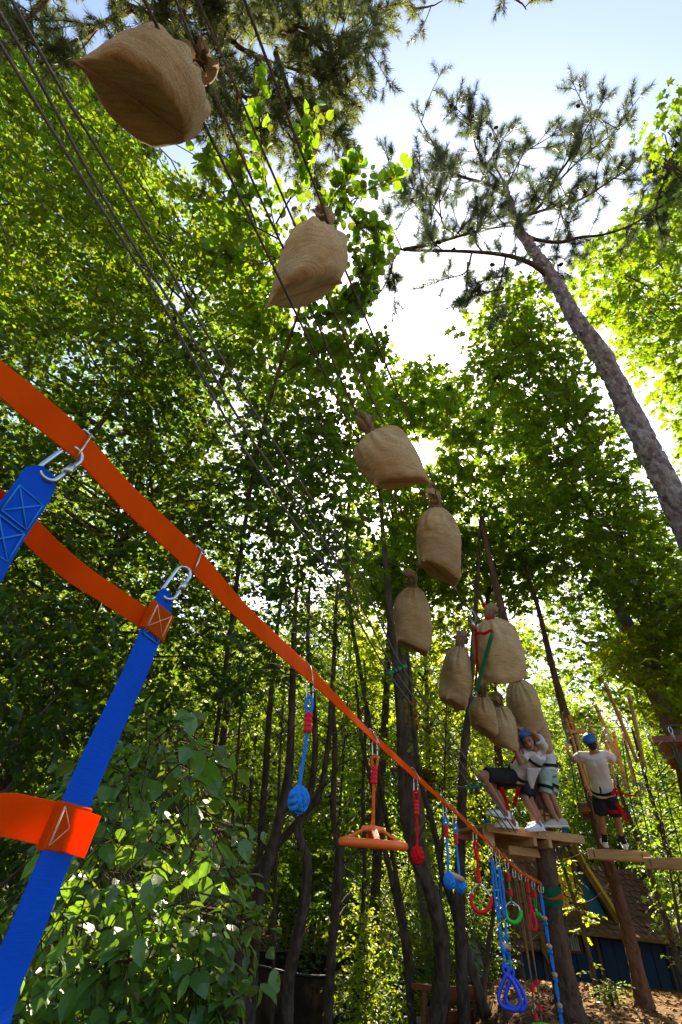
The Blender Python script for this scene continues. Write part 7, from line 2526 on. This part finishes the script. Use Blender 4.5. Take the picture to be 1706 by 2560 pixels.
# leaning climber
JA = dict(head=(1321, 1852, 6.0), neck=(1338, 1872, 6.08), chest=(1335, 1892, 6.12), waist=(1312, 1916, 6.15), pelvis=(1290, 1938, 6.2),
          shR=(1358, 1866, 6.1), elR=(1334, 1832, 5.95), wrR=(1310, 1826, 6.08), haR=(1296, 1818, 6.14),
          shL=(1312, 1884, 6.02), elL=(1301, 1908, 5.90), wrL=(1290, 1876, 5.86), haL=(1276, 1858, 5.86),
          hipL=(1280, 1938, 6.12), knL=(1204, 1938, 5.92), anL=(1264, 2030, 5.92), heL=(1276, 2050, 5.95), toL=(1218, 2038, 5.80),
          hipR=(1292, 1950, 6.28), knR=(1226, 1958, 6.15), anR=(1284, 2052, 6.12), heR=(1296, 2074, 6.15), toR=(1240, 2068, 5.98))
d_ = nrm(at(1270, 1880, 5.2) - at(1321, 1852, 6.0))
rA, WA, acr, spine, fr, hf = person('climber leaning back from the platform in white tee, black shorts, white shoes and blue helmet', JA, nrm(at(1300, 1900, 5.2) - at(1321, 1852, 6.0)), M['white_cloth'], M['black_shorts'], M['shoe'], s=.98, extra=-.02, hairy=True,
                                    foot_up=(nrm(np.array([.1, 0, 1])), (0, 0, 1)))
# loose corner of the tee hanging down
fl = [at(1336, 1920, 6.02), at(1330, 1948, 6.02), at(1331, 1972, 6.04)]
MB().add(*ribbon(curve(fl, 14), np.linspace(1, .15, 14)[:, None] * (at(1348, 1925, 6.05) - at(1312, 1925, 6.0))[None], .006)).build('shirt_hem', M['white_cloth'], rA)
belt('chest_strap', rA, WA['chest'] - spine * .01, acr * .185, fr * .135, nrm(spine + acr * .25), .035, M['black'])
belt('waist_belt', rA, WA['pelvis'] + spine * .05, acr * .175, fr * .135, spine, .045, M['black'])
for a, b in (((1254, 1968, 6.0), (1272, 2026, 5.98)), ((1297, 1968, 6.05), (1285, 2014, 6.05))):
    A, B = at(*a), at(*b)
    MB().add(*ribbon(curve([A, (A + B) / 2 + [.004, 0, 0], B], 12), np.repeat([nrm(np.cross(B - A, TC(A))) * .045], 12, 0), .004)).build('red_strap', M['red_rope'], rA)
MB().add(*tube(curve([at(1297, 1846, 5.95), at(1292, 1866, 5.92), at(1290, 1888, 5.95), at(1280, 1908, 6.0)], 16), .012, 8)).build('lanyard', M['red_rope'], rA)
MB().add(*tube(curve([at(1302, 1868, 5.9), at(1308, 1880, 5.93), at(1310, 1890, 6.0)], 10), .010, 8)).build('lanyard', M['red_rope'], rA)

# boy behind him, mostly hidden: black shorts, white trainers
JC = dict(head=(1304, 1868, 6.63), neck=(1308, 1884, 6.63), chest=(1312, 1902, 6.63), waist=(1314, 1925, 6.58), pelvis=(1314, 1945, 6.53),
          shL=(1300, 1890, 6.48), elL=(1303, 1918, 6.38), wrL=(1310, 1938, 6.33), haL=(1313, 1952, 6.33), shR=(1326, 1894, 6.73), elR=(1330, 1918, 6.73), wrR=(1326, 1938, 6.58), haR=(1322, 1952, 6.48),
          hipL=(1308, 1955, 6.43), knL=(1313, 1998, 6.23), anL=(1347, 2058, 6.16), heL=(1362, 2078, 6.16), toL=(1316, 2080, 6.02),
          hipR=(1322, 1955, 6.60), knR=(1325, 2000, 6.43), anR=(1357, 2055, 6.33), heR=(1366, 2071, 6.33), toR=(1322, 2068, 6.20))
rC, WC, acr, spine, fr, hf = person('boy standing hidden behind the leaning climber, showing black shorts and white knit trainers', JC, [-.9, -.3, 0], M['white_cloth'], M['black_shorts'], M['shoe'], s=.92)

# boy at the back right in mint shorts
JB = dict(head=(1352, 1858, 6.84), neck=(1358, 1876, 6.84), chest=(1366, 1892, 6.79), waist=(1370, 1910, 6.74), pelvis=(1372, 1928, 6.69),
          shL=(1352, 1886, 6.69), elL=(1340, 1905, 6.54), wrL=(1330, 1890, 6.49), haL=(1325, 1880, 6.44), shR=(1377, 1888, 6.89), elR=(1384, 1908, 6.89), wrR=(1376, 1926, 6.79), haR=(1372, 1938, 6.74),
          hipL=(1364, 1938, 6.59), knL=(1364, 1992, 6.44), anL=(1392, 2052, 6.34), heL=(1402, 2070, 6.34), toL=(1362, 2068, 6.19),
          hipR=(1378, 1938, 6.74), knR=(1378, 1990, 6.56), anR=(1406, 2052, 6.44), heR=(1420, 2068, 6.42), toR=(1378, 2066, 6.26))
rB, WB, acr, spine, fr, hf = person('boy in white tee, mint green shorts and beige shoes at the back of the platform', JB, [-.9, -.2, .1], M['white_cloth'], M['mint'], M['shoe_beige'], s=.95)
belt('waist_belt', rB, WB['pelvis'] + spine * .07, acr * .172, fr * .132, spine, .04, M['black'])
th = WB['hipR'] + (WB['knR'] - WB['hipR']) * .55; ax = nrm(WB['knR'] - WB['hipR']); e1 = nrm(np.cross(ax, [0, 1, .1])); e2 = np.cross(ax, e1)
belt('leg_loop', rB, th, e1 * .106, e2 * .106, ax, .04, M['black'])
th = WB['hipL'] + (WB['knL'] - WB['hipL']) * .55; ax = nrm(WB['knL'] - WB['hipL']); e1 = nrm(np.cross(ax, [0, 1, .1])); e2 = np.cross(ax, e1)
belt('leg_loop', rB, th, e1 * .106, e2 * .106, ax, .04, M['black'])
MB().add(*ribbon(curve([at(1366, 1907, 6.78), at(1388, 1906, 6.8), at(1402, 1914, 6.85), at(1404, 1925, 6.9)], 16), np.repeat([[0, 0, .035]], 16, 0), .004)).build('belt_tail', M['black'], rB)

# second climber, from behind, on the plank
JD = dict(head=(1477, 1858, 7.06), neck=(1485, 1878, 7.03), chest=(1489, 1902, 7.03), waist=(1500, 1944, 7.03), pelvis=(1511, 1982, 7.03),
          shL=(1456, 1889, 7.06), elL=(1436, 1903, 7.20), wrL=(1421, 1879, 7.34), haL=(1419, 1864, 7.38),
          shR=(1516, 1889, 7.02), elR=(1543, 1904, 7.10), wrR=(1530, 1874, 7.24), haR=(1523, 1858, 7.28),
          hipL=(1499, 1995, 7.06), knL=(1503, 2042, 7.02), anL=(1511, 2092, 7.10), heL=(1517, 2119, 7.06), toL=(1507, 2104, 7.30),
          hipR=(1527, 1995, 7.02), knR=(1543, 2046, 6.96), anR=(1556, 2096, 7.02), heR=(1565, 2124, 6.98), toR=(1560, 2106, 7.22))
rD, WD, acr, spine, fr, hf = person('second climber seen from behind in cream tee and black shorts, standing on the hanging plank', JD, nrm(at(1440, 1850, 9.0) - at(1477, 1858, 7.06)), M['cream_cloth'], M['black_shorts'], M['shoe'], sock=M['black'], s=1.0, extra=-.01,
                                    arm_out=((.2, -1, .1), (.2, -1, .1)))
belt('waist_belt', rD, WD['pelvis'] + spine * .06, acr * .176, fr * .134, nrm(spine - acr * .15), .045, M['black'])
e = WD['pelvis'] + spine * .03
MB().add(*ribbon(curve([at(1500, 1968, 6.86), at(1502, 1976, 6.86), at(1503, 1984, 6.87)], 6), np.repeat([nrm(acr) * .025], 6, 0), .004)).build('back_strap', M['black'], rD)
th = WD['hipR'] + (WD['knR'] - WD['hipR']) * .52; ax = nrm(WD['knR'] - WD['hipR']); e1 = nrm(np.cross(ax, [0, 1, .1])); e2 = np.cross(ax, e1)
belt('leg_loop', rD, th, e1 * .108, e2 * .108, ax, .045, M['red_rope'])
MB().add(*ribbon(curve([at(1543, 2008, 6.86), at(1555, 2030, 6.86), at(1571, 2054, 6.88)], 12), np.repeat([nrm(at(1560, 2025, 6.86) - at(1546, 2032, 6.86)) * .05], 12, 0), .004)).build('red_strap', M['red_rope'], rD)
MB().add(*tube(curve([at(1540, 1972, 6.84), at(1556, 1982, 6.82), at(1572, 1988, 6.82), at(1588, 1988, 6.82), at(1594, 1978, 6.82)], 24), .013, 8)).build('lanyard', M['red_rope'], rD)
for p in ((1537, 1976, 6.85), (1543, 1984, 6.85), (1533, 1984, 6.85)):
    MB().add(*ball(at(*p), [.03, 0, 0], [0, .018, 0], [.008, 0, .03], 10, 6)).build('harness_pad', M['red_rope'], rD)
MB().add(*tube(curve([at(1480, 2135, 7.1), at(1482, 2145, 7.1), at(1486, 2152, 7.1)], 8), .010, 6)).build('rope_tail', M['red_rope'], rD)
